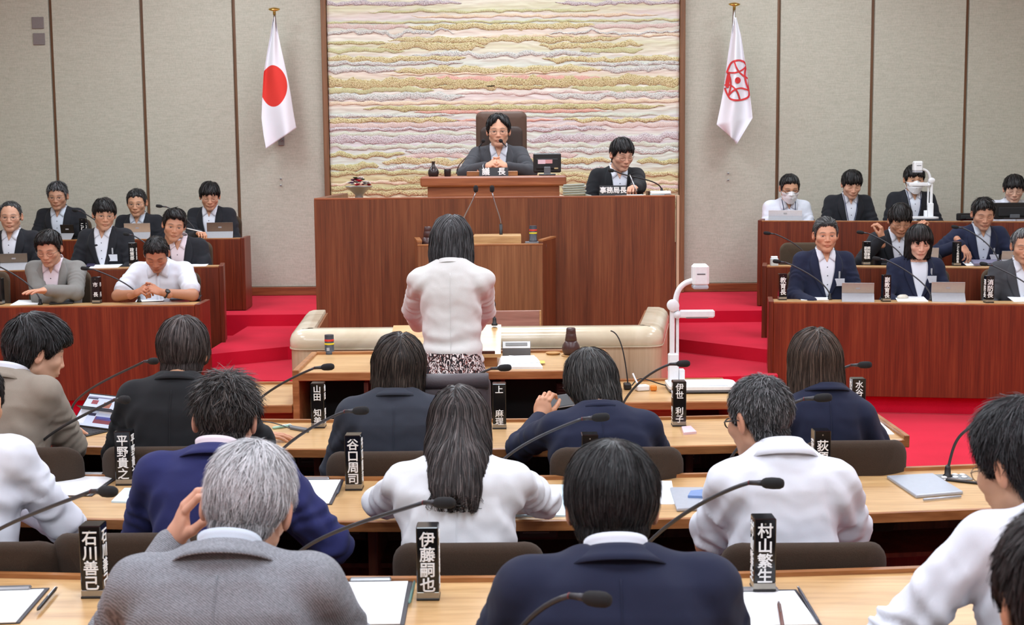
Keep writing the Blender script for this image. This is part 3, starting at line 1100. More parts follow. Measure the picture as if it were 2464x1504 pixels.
WZ = .556
for sg, xa_, xb_, lab in ((-1, -1.62, ta - .004, 'low wooden side table left of the wide front table'), (1, tb + .004, W(1788, 972, TY0).x, 'low wooden side table carrying the large document camera')):
    s = thing('side_table', lab, 'table', ((xa_ + xb_) / 2, TY0, 0))
    w2 = (xb_ - xa_) / 2
    bx('top', (2 * w2, dp - .02, .034), (0, dp / 2 - .01, WZ - .017), WOOD_TOP, s, .003)
    bx('front_lip', (2 * w2, .02, .042), (0, -.008, WZ - .022), WOOD_EDGE, s, .004)
    bx('rear_rim', (2 * w2, .024, .045), (0, dp - .012, WZ - .008), WOOD_EDGE, s, .004)
    bx('side_rim', (.024, dp, .045), (sg * (w2 - .012), dp / 2 - .01, WZ - .008), WOOD_EDGE, s, .004)
    bx('side_panel', (.03, dp * .8, WZ - .04), (sg * (w2 - .05), dp / 2, (WZ - .04) / 2), WOOD_EDGE, s, .003)
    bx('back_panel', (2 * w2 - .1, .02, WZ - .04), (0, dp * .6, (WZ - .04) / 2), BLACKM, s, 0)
    bx('inner_panel', (w2 * .9, .02, WZ - .04), (-sg * w2 * .5, .12, (WZ - .04) / 2), WOOD_EDGE, s, .002)

# slanted reading desk on the table
pa, pb = W(947, 783, 7.34), W(1206, 783, 7.34)
pc = W(1199, 852, 6.93)
rd = thing('reading_desk', 'light wooden slanted reading desk the standing woman leans on', 'reading desk', ((pa.x + pb.x) / 2, 7.1, TZ))
w2 = (pb.x - pa.x) / 2
zt, zb = pa.z - TZ, pc.z - TZ
prof = [(-.17, zb - .018), (-.17, zb), (.24, zt), (.24, zt - .02)]
MB().sweep([[Vector((x, y, z)) for y, z in prof] for x in (-w2, w2)]).build('board', WOOD_TOP, rd)
bx('ledge', (2 * w2 - .06, .014, .016), (0, -.162, zb + .008), WOOD_DARK, rd, .002)
prof = [(-.14, 0), (-.14, zb - .016), (.2, zt - .028), (.2, 0)]
MB().sweep([[Vector((x, y, z)) for y, z in prof] for x in (-w2 + .02, w2 - .02)]).build('stand', WOOD_EDGE, rd)

# ------------------------------------------------------------------ curved member desks
XC, RC = -.05, 12.0
DT = .68
ROWS = {1: 5.68, 2: 4.625, 3: 3.48, 4: 2.42}
DD = .545


def yfar(r, x):
    return ROWS[r] + (x - XC) ** 2 / (2 * RC)


def member_desk(r, xa, xb, label, supports, grilles, endr=False):
    t = thing('curved_desk', label, 'desk', (XC, ROWS[r], 0))
    n = 28
    xs = [xa + (xb - xa) * i / n for i in range(n + 1)]

    def S(prof, xs=xs):
        return [[Vector((x - XC, yfar(r, x) - ROWS[r] + o, z)) for o, z in prof] for x in xs]
    MB().sweep(S([(-DD, DT - .03), (-DD, DT - .003), (-DD + .003, DT), (0, DT), (0, DT - .03)])).build('top', WOOD_TOP, t)
    MB().sweep(S([(-DD - .006, DT - .034), (-DD - .006, DT - .004), (-DD, DT - .001), (-DD, DT - .034)])).build('front_lip', WOOD_EDGE, t)
    MB().sweep(S([(-.022, DT), (-.022, DT + .012), (0, DT + .012), (0, DT)])).build('rear_rim', WOOD_EDGE, t)
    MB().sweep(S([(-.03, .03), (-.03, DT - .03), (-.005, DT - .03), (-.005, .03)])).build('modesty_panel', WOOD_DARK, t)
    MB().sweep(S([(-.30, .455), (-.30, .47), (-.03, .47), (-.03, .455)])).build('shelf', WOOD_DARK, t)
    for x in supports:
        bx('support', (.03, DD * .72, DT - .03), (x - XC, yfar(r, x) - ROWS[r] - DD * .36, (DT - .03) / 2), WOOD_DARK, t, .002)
    for x in grilles:
        speaker_grille(t, (x - XC, yfar(r, x) - ROWS[r] - .31, DT - .085), .13, .075)
    if endr:
        x = xb
        bx('end_rim', (.022, DD + .01, .05), (x - XC + .008, yfar(r, x) - ROWS[r] - DD / 2, DT - .008), WOOD_EDGE, t, .003)
        bx('end_panel', (.025, DD * .8, DT - .04), (x - XC - .03, yfar(r, x) - ROWS[r] - DD / 2, (DT - .04) / 2), WOOD_DARK, t, .003)
    return t


def gx(px, py, Z=DT):
    return G(px, py, Z).x


member_desk(1, -2.6, gx(2160, 1045), 'curved wooden desk row nearest the dais', [gx(735, 1100), gx(1340, 1100), gx(1690, 1100), -1.9], [gx(230, 1100), gx(715, 1105), gx(1690, 1110)], True)
member_desk(2, -2.5, 2.6, 'curved wooden desk row between the first and third rows of seats', [gx(868, 1290), -1.35, .95, 2.1], [gx(150, 1285), gx(795, 1295), gx(1300, 1290)])
member_desk(3, -2.4, 2.4, 'nearest visible curved wooden desk row, cut off by the bottom edge', [-.9, .1, 1.0], [-1.2, .5])
member_desk(4, -2.2, 2.2, 'curved desk row under the camera, below the bottom edge', [-.8, .4], [])


# ------------------------------------------------------------------ chairs
def rounded_panel(w, h, t, r, curve=0.0, nrm_out=.006):
    """upright padded panel: x across, y thickness, z up from 0; curve bends it about the vertical axis"""
    def outline(i):
        ww, hh2, rr = w / 2 - i, h / 2 - i, max(r - i, .004)
        pts = []
        for cx, cy, a0 in ((ww - rr, hh2 - rr, 0), (-ww + rr, hh2 - rr, 90), (-ww + rr, -hh2 + rr, 180), (ww - rr, -hh2 + rr, 270)):
            for k in range(7):
                a = math.radians(a0 + 15 * k)
                pts.append((cx + rr * math.cos(a), cy + rr * math.sin(a)))
        return pts
    m = min(w, h) / 2
    rings = [(m * .97, -t / 2), (m * .6, -t / 2), (m * .3, -t / 2 * .98), (t * .35, -t / 2 * .9), (t * .1, -t * .32), (0, -t * .12), (0, t * .12), (t * .1, t * .32), (t * .35, t / 2 * .9), (m * .3, t / 2 * .98), (m * .6, t / 2), (m * .97, t / 2)]
    st = []
    for i, d in rings:
        st.append([Vector((x, d + curve * (x / (w / 2)) ** 2, z + h / 2)) for x, z in outline(i)])
    return MB().sweep(st)


def make_chair(label, w=.46, bh=.36, top=.79, fab=CHAIRF, curve=.05, cat='chair', th=.06, arms=False, base=True, group=None):
    t = thing('office_chair', label, cat, (0, 0, 0), 0, group)
    o = rounded_panel(w, bh, th, .075, curve).build('backrest', fab, t, angle=60)
    o.location = (0, -.2, top - bh)
    o.rotation_euler = (math.radians(5), 0, 0)
    s = rounded_panel(w * .98, .44, .08, .07).build('seat', fab, t, angle=60)
    s.rotation_euler = (math.radians(-90), 0, 0)
    s.location = (0, -.21, .43)
    MB().tube([(0, .0, .06), (0, 0, .40)], .028, 12).build('column', BLACK, t, smooth=True)
    MB().tube([(0, -.06, .36), (0, -.25, .40), (0, -.26, top - bh + .1)], .014, 8).build('back_bracket', BLACK, t, smooth=True)
    for k in range(5):
        a = math.radians(90 + 72 * k)
        lg = MB().tube([(0, 0, .09), (.26 * math.cos(a), .26 * math.sin(a), .055)], [.022, .014], 8).build('base_arm', BLACK, t, smooth=True)
        MB().lathe([(.022, -.012), (.025, 0), (.022, .012)], 10, (.26 * math.cos(a), .26 * math.sin(a), .026), Matrix.Rotation(math.pi / 2, 3, 'X') @ Matrix.Rotation(a, 3, 'Y')).build('castor', BLACK, lg, smooth=True)
    return t
# ------------------------------------------------------------------ implicit surfaces
def smin(a, b, k):
    h = np.clip(0.5 + 0.5 * (b - a) / k, 0, 1)
    return b * (1 - h) + a * h - k * h * (1 - h)


def smax(a, b, k):
    return -smin(-a, -b, k)


def s_ell(P, c, r):
    q = (P - np.array(c)) / np.array(r)
    k0 = np.sqrt((q ** 2).sum(-1)) + 1e-9
    k1 = np.sqrt(((q / np.array(r)) ** 2).sum(-1)) + 1e-9
    return k0 * (k0 - 1) / k1


def s_cone(P, a, b, ra, rb, ret_t=False):
    a = np.asarray(a, float)
    b = np.asarray(b, float)
    ab = (b - a).tolist()
    n2 = ab[0] ** 2 + ab[1] ** 2 + ab[2] ** 2 + 1e-12
    x = P[:, 0] - P.dtype.type(a[0])
    y = P[:, 1] - P.dtype.type(a[1])
    z = P[:, 2] - P.dtype.type(a[2])
    t = np.clip((x * ab[0] + y * ab[1] + z * ab[2]) * (1 / n2), 0, 1)
    x -= t * ab[0]
    y -= t * ab[1]
    z -= t * ab[2]
    d = np.sqrt(x * x + y * y + z * z) - (ra + (rb - ra) * t)
    return (d, t) if ret_t else d


def surface_nets(func, lo, hi, h):
    lo = np.asarray(lo, float)
    hi = np.asarray(hi, float)
    n = np.maximum(((hi - lo) / h).astype(int) + 2, 4)
    ax = [(lo[i] + h * np.arange(n[i])).astype(np.float32) for i in range(3)]
    X = np.stack(np.meshgrid(*ax, indexing='ij'), -1)
    D = np.asarray(func(X.reshape(-1, 3)), np.float32).reshape(n)
    ins = D < 0
    nx, ny, nz = n - 1
    cs = np.array([(i, j, k) for i in (0, 1) for j in (0, 1) for k in (0, 1)])
    c8 = np.zeros((nx, ny, nz), np.uint8)
    for i, j, k in cs:
        c8 += ins[i:i + nx, j:j + ny, k:k + nz]
    act = (c8 > 0) & (c8 < 8)
    cells = np.argwhere(act)
    idx = -np.ones((nx, ny, nz), np.int64)
    idx[act] = np.arange(len(cells))
    cd = np.stack([D[tuple((cells + c).T)] for c in cs], 1)
    acc = np.zeros((len(cells), 3))
    cnt = np.zeros(len(cells))
    for p in range(8):
        for axi, st_ in ((0, 4), (1, 2), (2, 1)):
            if cs[p][axi] == 0:
                da, db = cd[:, p], cd[:, p + st_]
                m = (da < 0) != (db < 0)
                t = np.where(m, da / np.where(m, da - db, 1), 0)
                for q in range(3):
                    acc[:, q] += np.where(m, cs[p][q] + (t if q == axi else 0), 0)
                cnt += m
    V = lo + h * (cells + acc / cnt[:, None])
    quads = []
    for axi in range(3):
        o = [q for q in range(3) if q != axi]
        sl0 = [slice(None)] * 3
        sl1 = [slice(None)] * 3
        sl0[axi] = slice(0, n[axi] - 1)
        sl1[axi] = slice(1, n[axi])
        for q in o:
            sl0[q] = slice(1, n[q] - 1)
            sl1[q] = slice(1, n[q] - 1)
        A, B = ins[tuple(sl0)], ins[tuple(sl1)]
        ch = np.argwhere(A != B)
        if len(ch) == 0:
            continue
        flip = A[tuple(ch.T)]
        base = ch.copy()
        for q in o:
            base[:, q] += 1
        c = []
        for (u, w) in ((0, 0), (-1, 0), (-1, -1), (0, -1)):
            p = base.copy()
            p[:, o[0]] += u
            p[:, o[1]] += w
            c.append(idx[tuple(p.T)])
        Qd = np.stack(c, 1)
        if axi == 1:
            flip = ~flip
        Qd = np.where(flip[:, None], Qd, Qd[:, ::-1])
        quads.append(Qd)
    return V, np.concatenate(quads)


def grad(f, P, e=0.002):
    g = np.zeros_like(P)
    for i in range(3):
        d = np.zeros(3)
        d[i] = e
        g[:, i] = f(P + d) - f(P - d)
    n = np.linalg.norm(g, axis=1, keepdims=True) + 1e-9
    return g / n, n[:, 0] / (2 * e)


def sstep(a, b, x):
    t = np.clip((x - a) / (b - a), 0, 1)
    return t * t * (3 - 2 * t)


_wr = np.random.default_rng(11)
_WK = [(_wr.normal(size=3), _wr.uniform(0, 6.28)) for _ in range(9)]


def wrinkle(P, fr, seed=0):
    """smooth warped noise, about -1..1"""
    P = P * fr + seed * 3.7
    q = P + 0.8 * np.sin(P[:, [1, 2, 0]] * 1.3 + seed)
    s = 0
    for k, (d, ph) in enumerate(_WK):
        s = s + np.sin(q @ d * 1.4 + ph + seed * k) / (1 + .25 * k)
    return s / 3.0


# ------------------------------------------------------------------ head template (x right, y forward, z up, metres)
def skull_f(P):
    d = s_ell(P, (0, -.012, .03), (.0765, .096, .088))
    d = smin(d, s_ell(P, (0, .028, -.03), (.063, .066, .085)), .03)
    return d


def neck_f(P, r0=.054, r1=.060):
    return s_cone(P, (0, -.022, -.05), (0, -.045, -.22), r0, r1)


def head_f(P):
    Q = P.copy()
    Q[:, 0] = np.abs(Q[:, 0])
    d = skull_f(P)
    d = smin(d, s_cone(Q, (.048, .0, -.06), (.012, .066, -.103), .021, .019), .022)
    d = smin(d, s_ell(Q, (.043, .052, -.026), (.024, .026, .022)), .02)
    d = smin(d, s_cone(Q, (.0, .079, .018), (.036, .068, .018), .013, .011), .014)
    d = smax(d, -s_ell(Q, (.032, .101, -.004), (.019, .019, .0125)), .012)
    d = smin(d, s_ell(Q, (.0315, .068, -.004), (.0155, .0165, .0125)), .006)
    d = smin(d, s_cone(P, (0, .084, .008), (0, .1015, -.036), .0075, .0105), .012)
    d = smin(d, s_ell(Q, (.0115, .091, -.039), (.0085, .011, .0075)), .007)
    d = smax(d, -s_ell(Q, (.0065, .099, -.046), (.0035, .005, .003)), .003)
    d = smin(d, s_ell(P, (0, .078, -.062), (.03, .018, .016)), .016)
    d = smin(d, s_ell(Q, (.006, .0915, -.0665), (.016, .0075, .0048)), .005)
    d = smin(d, s_ell(P, (0, .0905, -.0765), (.0165, .0078, .0058)), .005)
    d = smax(d, -s_ell(P, (0, .103, -.071), (.022, .0085, .0016)), .003)
    d = smin(d, s_ell(P, (0, .073, -.104), (.02, .014, .015)), .016)
    d = smin(d, neck_f(P), .02)
    # ears
    ca, sa = math.cos(.35), math.sin(.35)
    E = Q - np.array([.0815, -.012, -.008])
    Er = np.stack([E[:, 0] * ca + E[:, 1] * sa, -E[:, 0] * sa + E[:, 1] * ca, E[:, 2] - .15 * E[:, 1]], 1)
    ear = s_ell(Er, (0, 0, 0), (.0095, .019, .033))
    ear = smax(ear, -s_ell(Er, (.008, .002, .002), (.006, .011, .019)), .004)
    return smin(d, ear, .008)


HV, HQ = surface_nets(head_f, (-.105, -.125, -.225), (.105, .122, .126), .0032)
_g, _ = grad(head_f, HV)
for _ in range(1):
    HV = HV - _g * head_f(HV)[:, None] * .8


def head_colours(V, skin, brow, eye_open=1.0, lip=1.0, brow_w=1.0):
    c = np.tile(np.array(skin), (len(V), 1))
    ax = np.abs(V[:, 0])
    front = V[:, 1] > .045

    def blend(mask, col):
        m = np.clip(mask, 0, 1)[:, None]
        c[:] = c * (1 - m) + np.array(col) * m
    # warmer nose, cheeks, ears
    red = np.array(skin) * np.array([1.04, .84, .80])
    blend(front * np.exp(-((ax - .035) ** 2 + (V[:, 2] + .035) ** 2) / .0005) * .5, red)
    blend(front * np.exp(-(ax ** 2 + (V[:, 2] + .036) ** 2) / .00022) * .5, red)
    blend((ax > .078) * .6, red)
    dL = (ax / .022) ** 2 + ((V[:, 2] + .0715) / .0095) ** 2
    blend(front * (V[:, 1] > .07) * sstep(1.3, .5, dL) * .75 * lip, np.array(skin) * np.array([.86, .54, .52]))
    blend(front * (V[:, 1] > .07) * sstep(.0035, .001, np.abs(V[:, 2] + .0712)) * (ax < .021) * .6, np.array(skin) * np.array([.45, .25, .25]))
    zb = .020 + .004 * sstep(.01, .03, ax) - .006 * sstep(.034, .055, ax)
    dB = ((ax - .032) / .022) ** 2 + ((V[:, 2] - zb) / .0052) ** 2
    blend(front * sstep(1.3, .4, dB) * .8 * brow_w, brow)
    hgt = .0046 if eye_open > .5 else .0024
    ez = -.0035 if eye_open > .5 else -.009
    dE = ((ax - .0315) / .0135) ** 2 + ((V[:, 2] - ez) / hgt) ** 2
    if eye_open > .5:
        blend(front * sstep(1.35, .6, dE) * .8, np.array([.42, .38, .35]))
        dI = ((ax - .0315) / .0062) ** 2 + ((V[:, 2] - ez) / .005) ** 2
        blend(front * sstep(1.3, .5, dI), (.015, .01, .008))
        dU = ((ax - .0315) / .0145) ** 2 + ((V[:, 2] - ez - .0042 + 30 * (ax - .0315) ** 2 * .0) / .0020) ** 2
        blend(front * sstep(1.4, .5, dU) * .85, (.03, .02, .016))
    else:
        blend(front * sstep(1.35, .5, dE) * .85, (.03, .02, .016))
    return c


# ------------------------------------------------------------------ hand template: wrist at 0, fingers +y, palm -z, right hand has the thumb on -x
HAND_CACHE = {}


def hand_mesh(kind):
    if kind in HAND_CACHE:
        return HAND_CACHE[kind]
    curl = {'flat': (.12, .18, .12), 'relaxed': (.45, .55, .35), 'fist': (1.25, 1.5, .9), 'pen': (.75, .9, .4), 'type': (.55, .65, .3), 'grip': (.7, .8, .5), 'clasp': (.95, .7, .4)}[kind]
    fs = []
    roots = [(-.028, .088, .002, .040, .026, .021, .0088, .04), (-.009, .092, .004, .045, .029, .022, .009, .0), (.011, .089, .003, .041, .027, .021, .0086, -.04), (.029, .080, -.001, .032, .020, .018, .0078, -.1)]
    for n_, (x, y, z, l1, l2, l3, r, sp) in enumerate(roots):
        p = np.array([x, y, z])
        a = 0
        for q, L in enumerate((l1, l2, l3)):
            a += curl[q] * (1 + .06 * n_)
            e = p + L * np.array([-math.sin(sp) * math.cos(a), math.cos(sp) * math.cos(a), -math.sin(a)])
            fs.append((p, e, r * (1 - .07 * q), r * (1 - .07 * (q + 1))))
            p = e
    th = {'flat': (-.75, -.1), 'relaxed': (-.65, -.45), 'fist': (-.2, -.85), 'pen': (-.25, -.6), 'type': (-.6, -.4), 'grip': (-.55, -.6), 'clasp': (-.5, .1)}[kind]
    p = np.array([-.026, .026, -.006])
    dv = np.array([math.sin(th[0]), math.cos(th[0]), th[1]])
    dv /= np.linalg.norm(dv)
    for q, L in enumerate((.040, .032, .025)):
        e = p + dv * L
        fs.append((p, e, .0125 - .0016 * q, .0112 - .0016 * q))
        p = e
        dv = dv + np.array([.22, .25, -.12])
        dv /= np.linalg.norm(dv)

    def f(P):
        d = s_ell(P, (0, .052, 0), (.041, .050, .0150))
        d = smin(d, s_cone(P, (0, -.055, .0), (0, .02, 0), .026, .024), .02)
        d = smin(d, s_ell(P, (-.024, .035, -.008), (.018, .032, .014)), .012)
        for a_, b_, ra, rb in fs:
            d = smin(d, s_cone(P, a_, b_, ra, rb), .0045)
        return d
    V, Q = surface_nets(f, (-.10, -.085, -.115), (.07, .20, .04), .0033)
    HAND_CACHE[kind] = (V, Q)
    return V, Q


# ------------------------------------------------------------------ hair
def hair_line(P, prof):
    ph = np.degrees(np.arctan2(np.abs(P[:, 0]), -(P[:, 1] + .005)))
    return np.interp(ph, [p[0] for p in prof], [p[1] for p in prof])


LINE_M = [(0, -.082), (35, -.078), (62, -.06), (78, -.012), (88, .012), (98, .004), (108, -.014), (118, .012), (130, .05), (150, .066), (180, .07)]
LINE_F = [(0, -.10), (40, -.095), (70, -.07), (88, -.04), (104, -.045), (114, -.02), (128, .03), (150, .05), (180, .056)]


def hair_mass(st):
    line = st.get('line', LINE_M)
    th, top, side, back, front = st.get('th', .010), st.get('top', .02), st.get('side', .010), st.get('back', .012), st.get('front', .016)
    cur = st.get('curtain')
    part = st.get('part')
    seed = st.get('seed', 1)
    lump = st.get('lump', .003)
    rag = st.get('rag', .0035)

    def thick(P):
        n = P - np.array([0, -.012, .03])
        n = n / (np.linalg.norm(n, axis=1, keepdims=True) + 1e-9)
        w = np.abs(n) ** 2
        t = w[:, 2] * np.where(n[:, 2] > 0, top, back) + w[:, 0] * side + w[:, 1] * np.where(n[:, 1] > 0, front, back)
        if part is not None:
            t = t - .006 * np.exp(-((P[:, 0] - part) / .006) ** 2) * (n[:, 2] > .3)
        return t + lump * wrinkle(P, 42, seed)

    def f(P):
        t = thick(P)
        zl = hair_line(P, line) + rag * wrinkle(P * np.array([1, 1, 0.0]), 95, seed + 5)
        edge = sstep(-.004, .028, P[:, 2] - zl)
        sk = np.minimum(skull_f(P), neck_f(P) - .0 + np.where(P[:, 1] > -.02, .05, 0))
        d = sk - (.003 + (t - .003) * edge)
        d = smax(d, (zl - P[:, 2]) * .8, .006)
        if cur:
            zs = [q[0] for q in cur['prof']][::-1]
            a = np.interp(P[:, 2], zs, [q[1] for q in cur['prof']][::-1])
            b = np.interp(P[:, 2], zs, [q[2] for q in cur['prof']][::-1])
            yo = np.interp(P[:, 2], zs, [q[3] for q in cur['prof']][::-1])
            e = np.sqrt((P[:, 0] / a) ** 2 + ((P[:, 1] - yo) / b) ** 2)
            c = (e - 1) * np.minimum(a, b) * .95 + lump * 1.0 * wrinkle(P * np.array([1, 1, .35]), 60, seed + 2)
            zbv = cur['zbot'] + cur.get('ragged', .006) * wrinkle(P * np.array([1, 1, 0]), 70, seed)
            c = smax(c, zbv - P[:, 2], .012)
            c = smax(c, P[:, 2] - cur.get('ztop', .05), .03)
            c = smax(c, P[:, 1] - cur.get('yfront', .03) - .3 * np.clip(-P[:, 2], 0, .1) * cur.get('sweep', 0), .01)
            d = smin(d, c, .02)
        return d
    lo = [-.125, -.135, -.11]
    hi = [.125, .13, .165]
    if cur:
        am = max(q[1] for q in cur['prof']) + .02
        lo = [-max(am, .125), min(q[3] - q[2] for q in cur['prof']) - .03, cur['zbot'] - .03]
        lo[1] = min(lo[1], -.135)
        hi[0] = max(am, .125)
    return f, lo, hi


def hair_build(st, rng, fine=1.0):
    f, lo, hi = hair_mass(st)
    V, Q = surface_nets(f, lo, hi, .006 if fine >= 1 else .0075)
    col = np.array(st.get('col', (.012, .010, .010)))
    col2 = np.array(st.get('col2', col * 3.2 + .01))
    mix = st.get('mix', .25)
    base = np.tile(col * .6 + col2 * .4 * mix, (len(V), 1))
    n = int(st.get('n', 2200) * fine)
    # seeds by face
    tri = V[Q].mean(1)
    tri_ok = tri[:, 2] > st.get('seed_zmin', -9)
    cand = tri[tri_ok]
    P = cand[rng.integers(0, len(cand), n)] + rng.normal(0, .003, (n, 3))
    L = st.get('len', .05) * rng.uniform(.6, 1.25, n)
    K = st.get('K', 6)
    lift = st.get('lift', .004)
    wild = st.get('wild', .15)
    crown = np.array(st.get('crown', (0.008, -.045, .12)))
    up = st.get('up', 0.0)
    flowf = st.get('flow')
    kx = rng.normal(0, 1, (n, 3)) * wild
    pts = []
    g, m = grad(f, P)
    P = P - g * (f(P) / np.maximum(m, .3))[:, None]
    start = P.copy()
    wvf = rng.uniform(0, 6.28, n)
    for k in range(K):
        g, m = grad(f, P)
        fv = f(P)
        P = P - g * (np.clip(fv, -.01, .01) / np.maximum(m, .3))[:, None]
        s = k / (K - 1)
        Lf = (lift * s ** 1.5 + .0012) * (0.4 + 1.2 * ((np.arange(n) * .61803) % 1))
        pts.append((P + g * Lf[:, None], g))
        o = P - crown
        o = o / (np.linalg.norm(o, axis=1, keepdims=True) + 1e-6)
        d = o * .9 + np.array([0, 0, -1.0]) * st.get('grav', .8)
        if st.get('part') is not None:
            d[:, 0] += np.sign(P[:, 0] - st['part']) * .8 * sstep(.03, .09, P[:, 2])
        if flowf:
            d = d + flowf(P)
        d = d + kx + .0
        d = d - g * (d * g).sum(1, keepdims=True)
        d = d / (np.linalg.norm(d, axis=1, keepdims=True) + 1e-6)
        if up:
            tp = sstep(.03, .09, P[:, 2])[:, None]
            d = d * (1 - .0 * tp)
        P = P + d * (L / (K - 1))[:, None]
        if st.get('curtain'):
            P[:, 2] = np.maximum(P[:, 2], st['curtain']['zbot'] - .03 + .05 * ((np.arange(n) * .7548) % 1))
        else:
            P[:, 2] = np.maximum(P[:, 2], hair_line(P, st.get('line', LINE_M)) - st.get('over', .006))
    if up:  # strands that stand away from the scalp
        tp = sstep(.02, .07, start[:, 2]) * rng.uniform(.3, 1.2, n)
        pts2 = []
        for k, (p, g) in enumerate(pts):
            s = (k / (K - 1))
            pts2.append((p + (g * .8 + kx * 1.2) * (up * tp * s)[:, None], g))
        pts = pts2
    A = np.stack([p for p, _ in pts], 1)       # n,K,3
    Nn = np.stack([g for _, g in pts], 1)
    T = np.gradient(A, axis=1)
    T = T / (np.linalg.norm(T, axis=2, keepdims=True) + 1e-9)
    S = np.cross(T, Nn)
    S = S / (np.linalg.norm(S, axis=2, keepdims=True) + 1e-9)
    tw = rng.uniform(-.6, .6, (n, 1, 1))
    S = S * np.cos(tw) + Nn * np.sin(tw)
    wd = st.get('w', .0016) * rng.uniform(.6, 1.4, (n, 1, 1)) / math.sqrt(max(fine, .2))
    tap_ = np.array([.8, 1, 1, .9, .7, .45, .15, .1, .1, .1][:K] if K <= 6 else np.interp(np.linspace(0, 1, K), [0, .2, .7, 1], [.8, 1, .8, .12]))[None, :, None]
    Lv = A - S * wd * tap_
    Rv = A + S * wd * tap_
    SV = np.stack([Lv, Rv], 2).reshape(-1, 3)
    b0 = (np.arange(n)[:, None] * K + np.arange(K - 1)[None, :]) * 2
    SQ = np.stack([b0, b0 + 1, b0 + 3, b0 + 2], -1).reshape(-1, 4)
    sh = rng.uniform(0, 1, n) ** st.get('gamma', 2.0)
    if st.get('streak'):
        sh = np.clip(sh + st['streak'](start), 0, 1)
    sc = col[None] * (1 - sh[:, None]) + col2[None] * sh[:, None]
    sc = np.repeat(sc, K * 2, 0)
    VV = np.concatenate([V, SV])
    QQ = np.concatenate([Q, SQ + len(V)])
    CC = np.concatenate([base, sc])
    return VV, QQ, CC


# ------------------------------------------------------------------ body and clothes
def rotz(a):
    c, s = math.cos(a), math.sin(a)
    return np.array([[c, -s, 0], [s, c, 0], [0, 0, 1]])


def rotx(a):
    c, s = math.cos(a), math.sin(a)
    return np.array([[1, 0, 0], [0, c, -s], [0, s, c]])


def roty(a):
    c, s = math.cos(a), math.sin(a)
    return np.array([[c, 0, s], [0, 1, 0], [-s, 0, c]])


def ik(sh, wr, la, lb, pole):
    d = wr - sh
    L = np.linalg.norm(d)
    L2 = min(L, (la + lb) * .985)
    u = d / L
    wr = sh + u * L2
    a = (la * la - lb * lb + L2 * L2) / (2 * L2)
    hgt = math.sqrt(max(la * la - a * a, 1e-6))
    p = pole - u * (pole @ u)
    p = p / (np.linalg.norm(p) + 1e-9)
    return sh + u * a + p * hgt, wr


TA = [(-.25, .175), (0, .18), (.22, .166), (.5, .172), (.74, .182), (.86, .158), (.94, .105), (1.0, .074), (1.06, .055)]
TB = [(-.25, .13), (0, .135), (.22, .122), (.5, .124), (.74, .122), (.86, .104), (.94, .086), (1.0, .066), (1.06, .052)]
TC = [(-.25, .015), (0, .015), (.25, .015), (.5, .018), (.75, .01), (.9, .004), (1.06, .0)]
PEOPLE = []


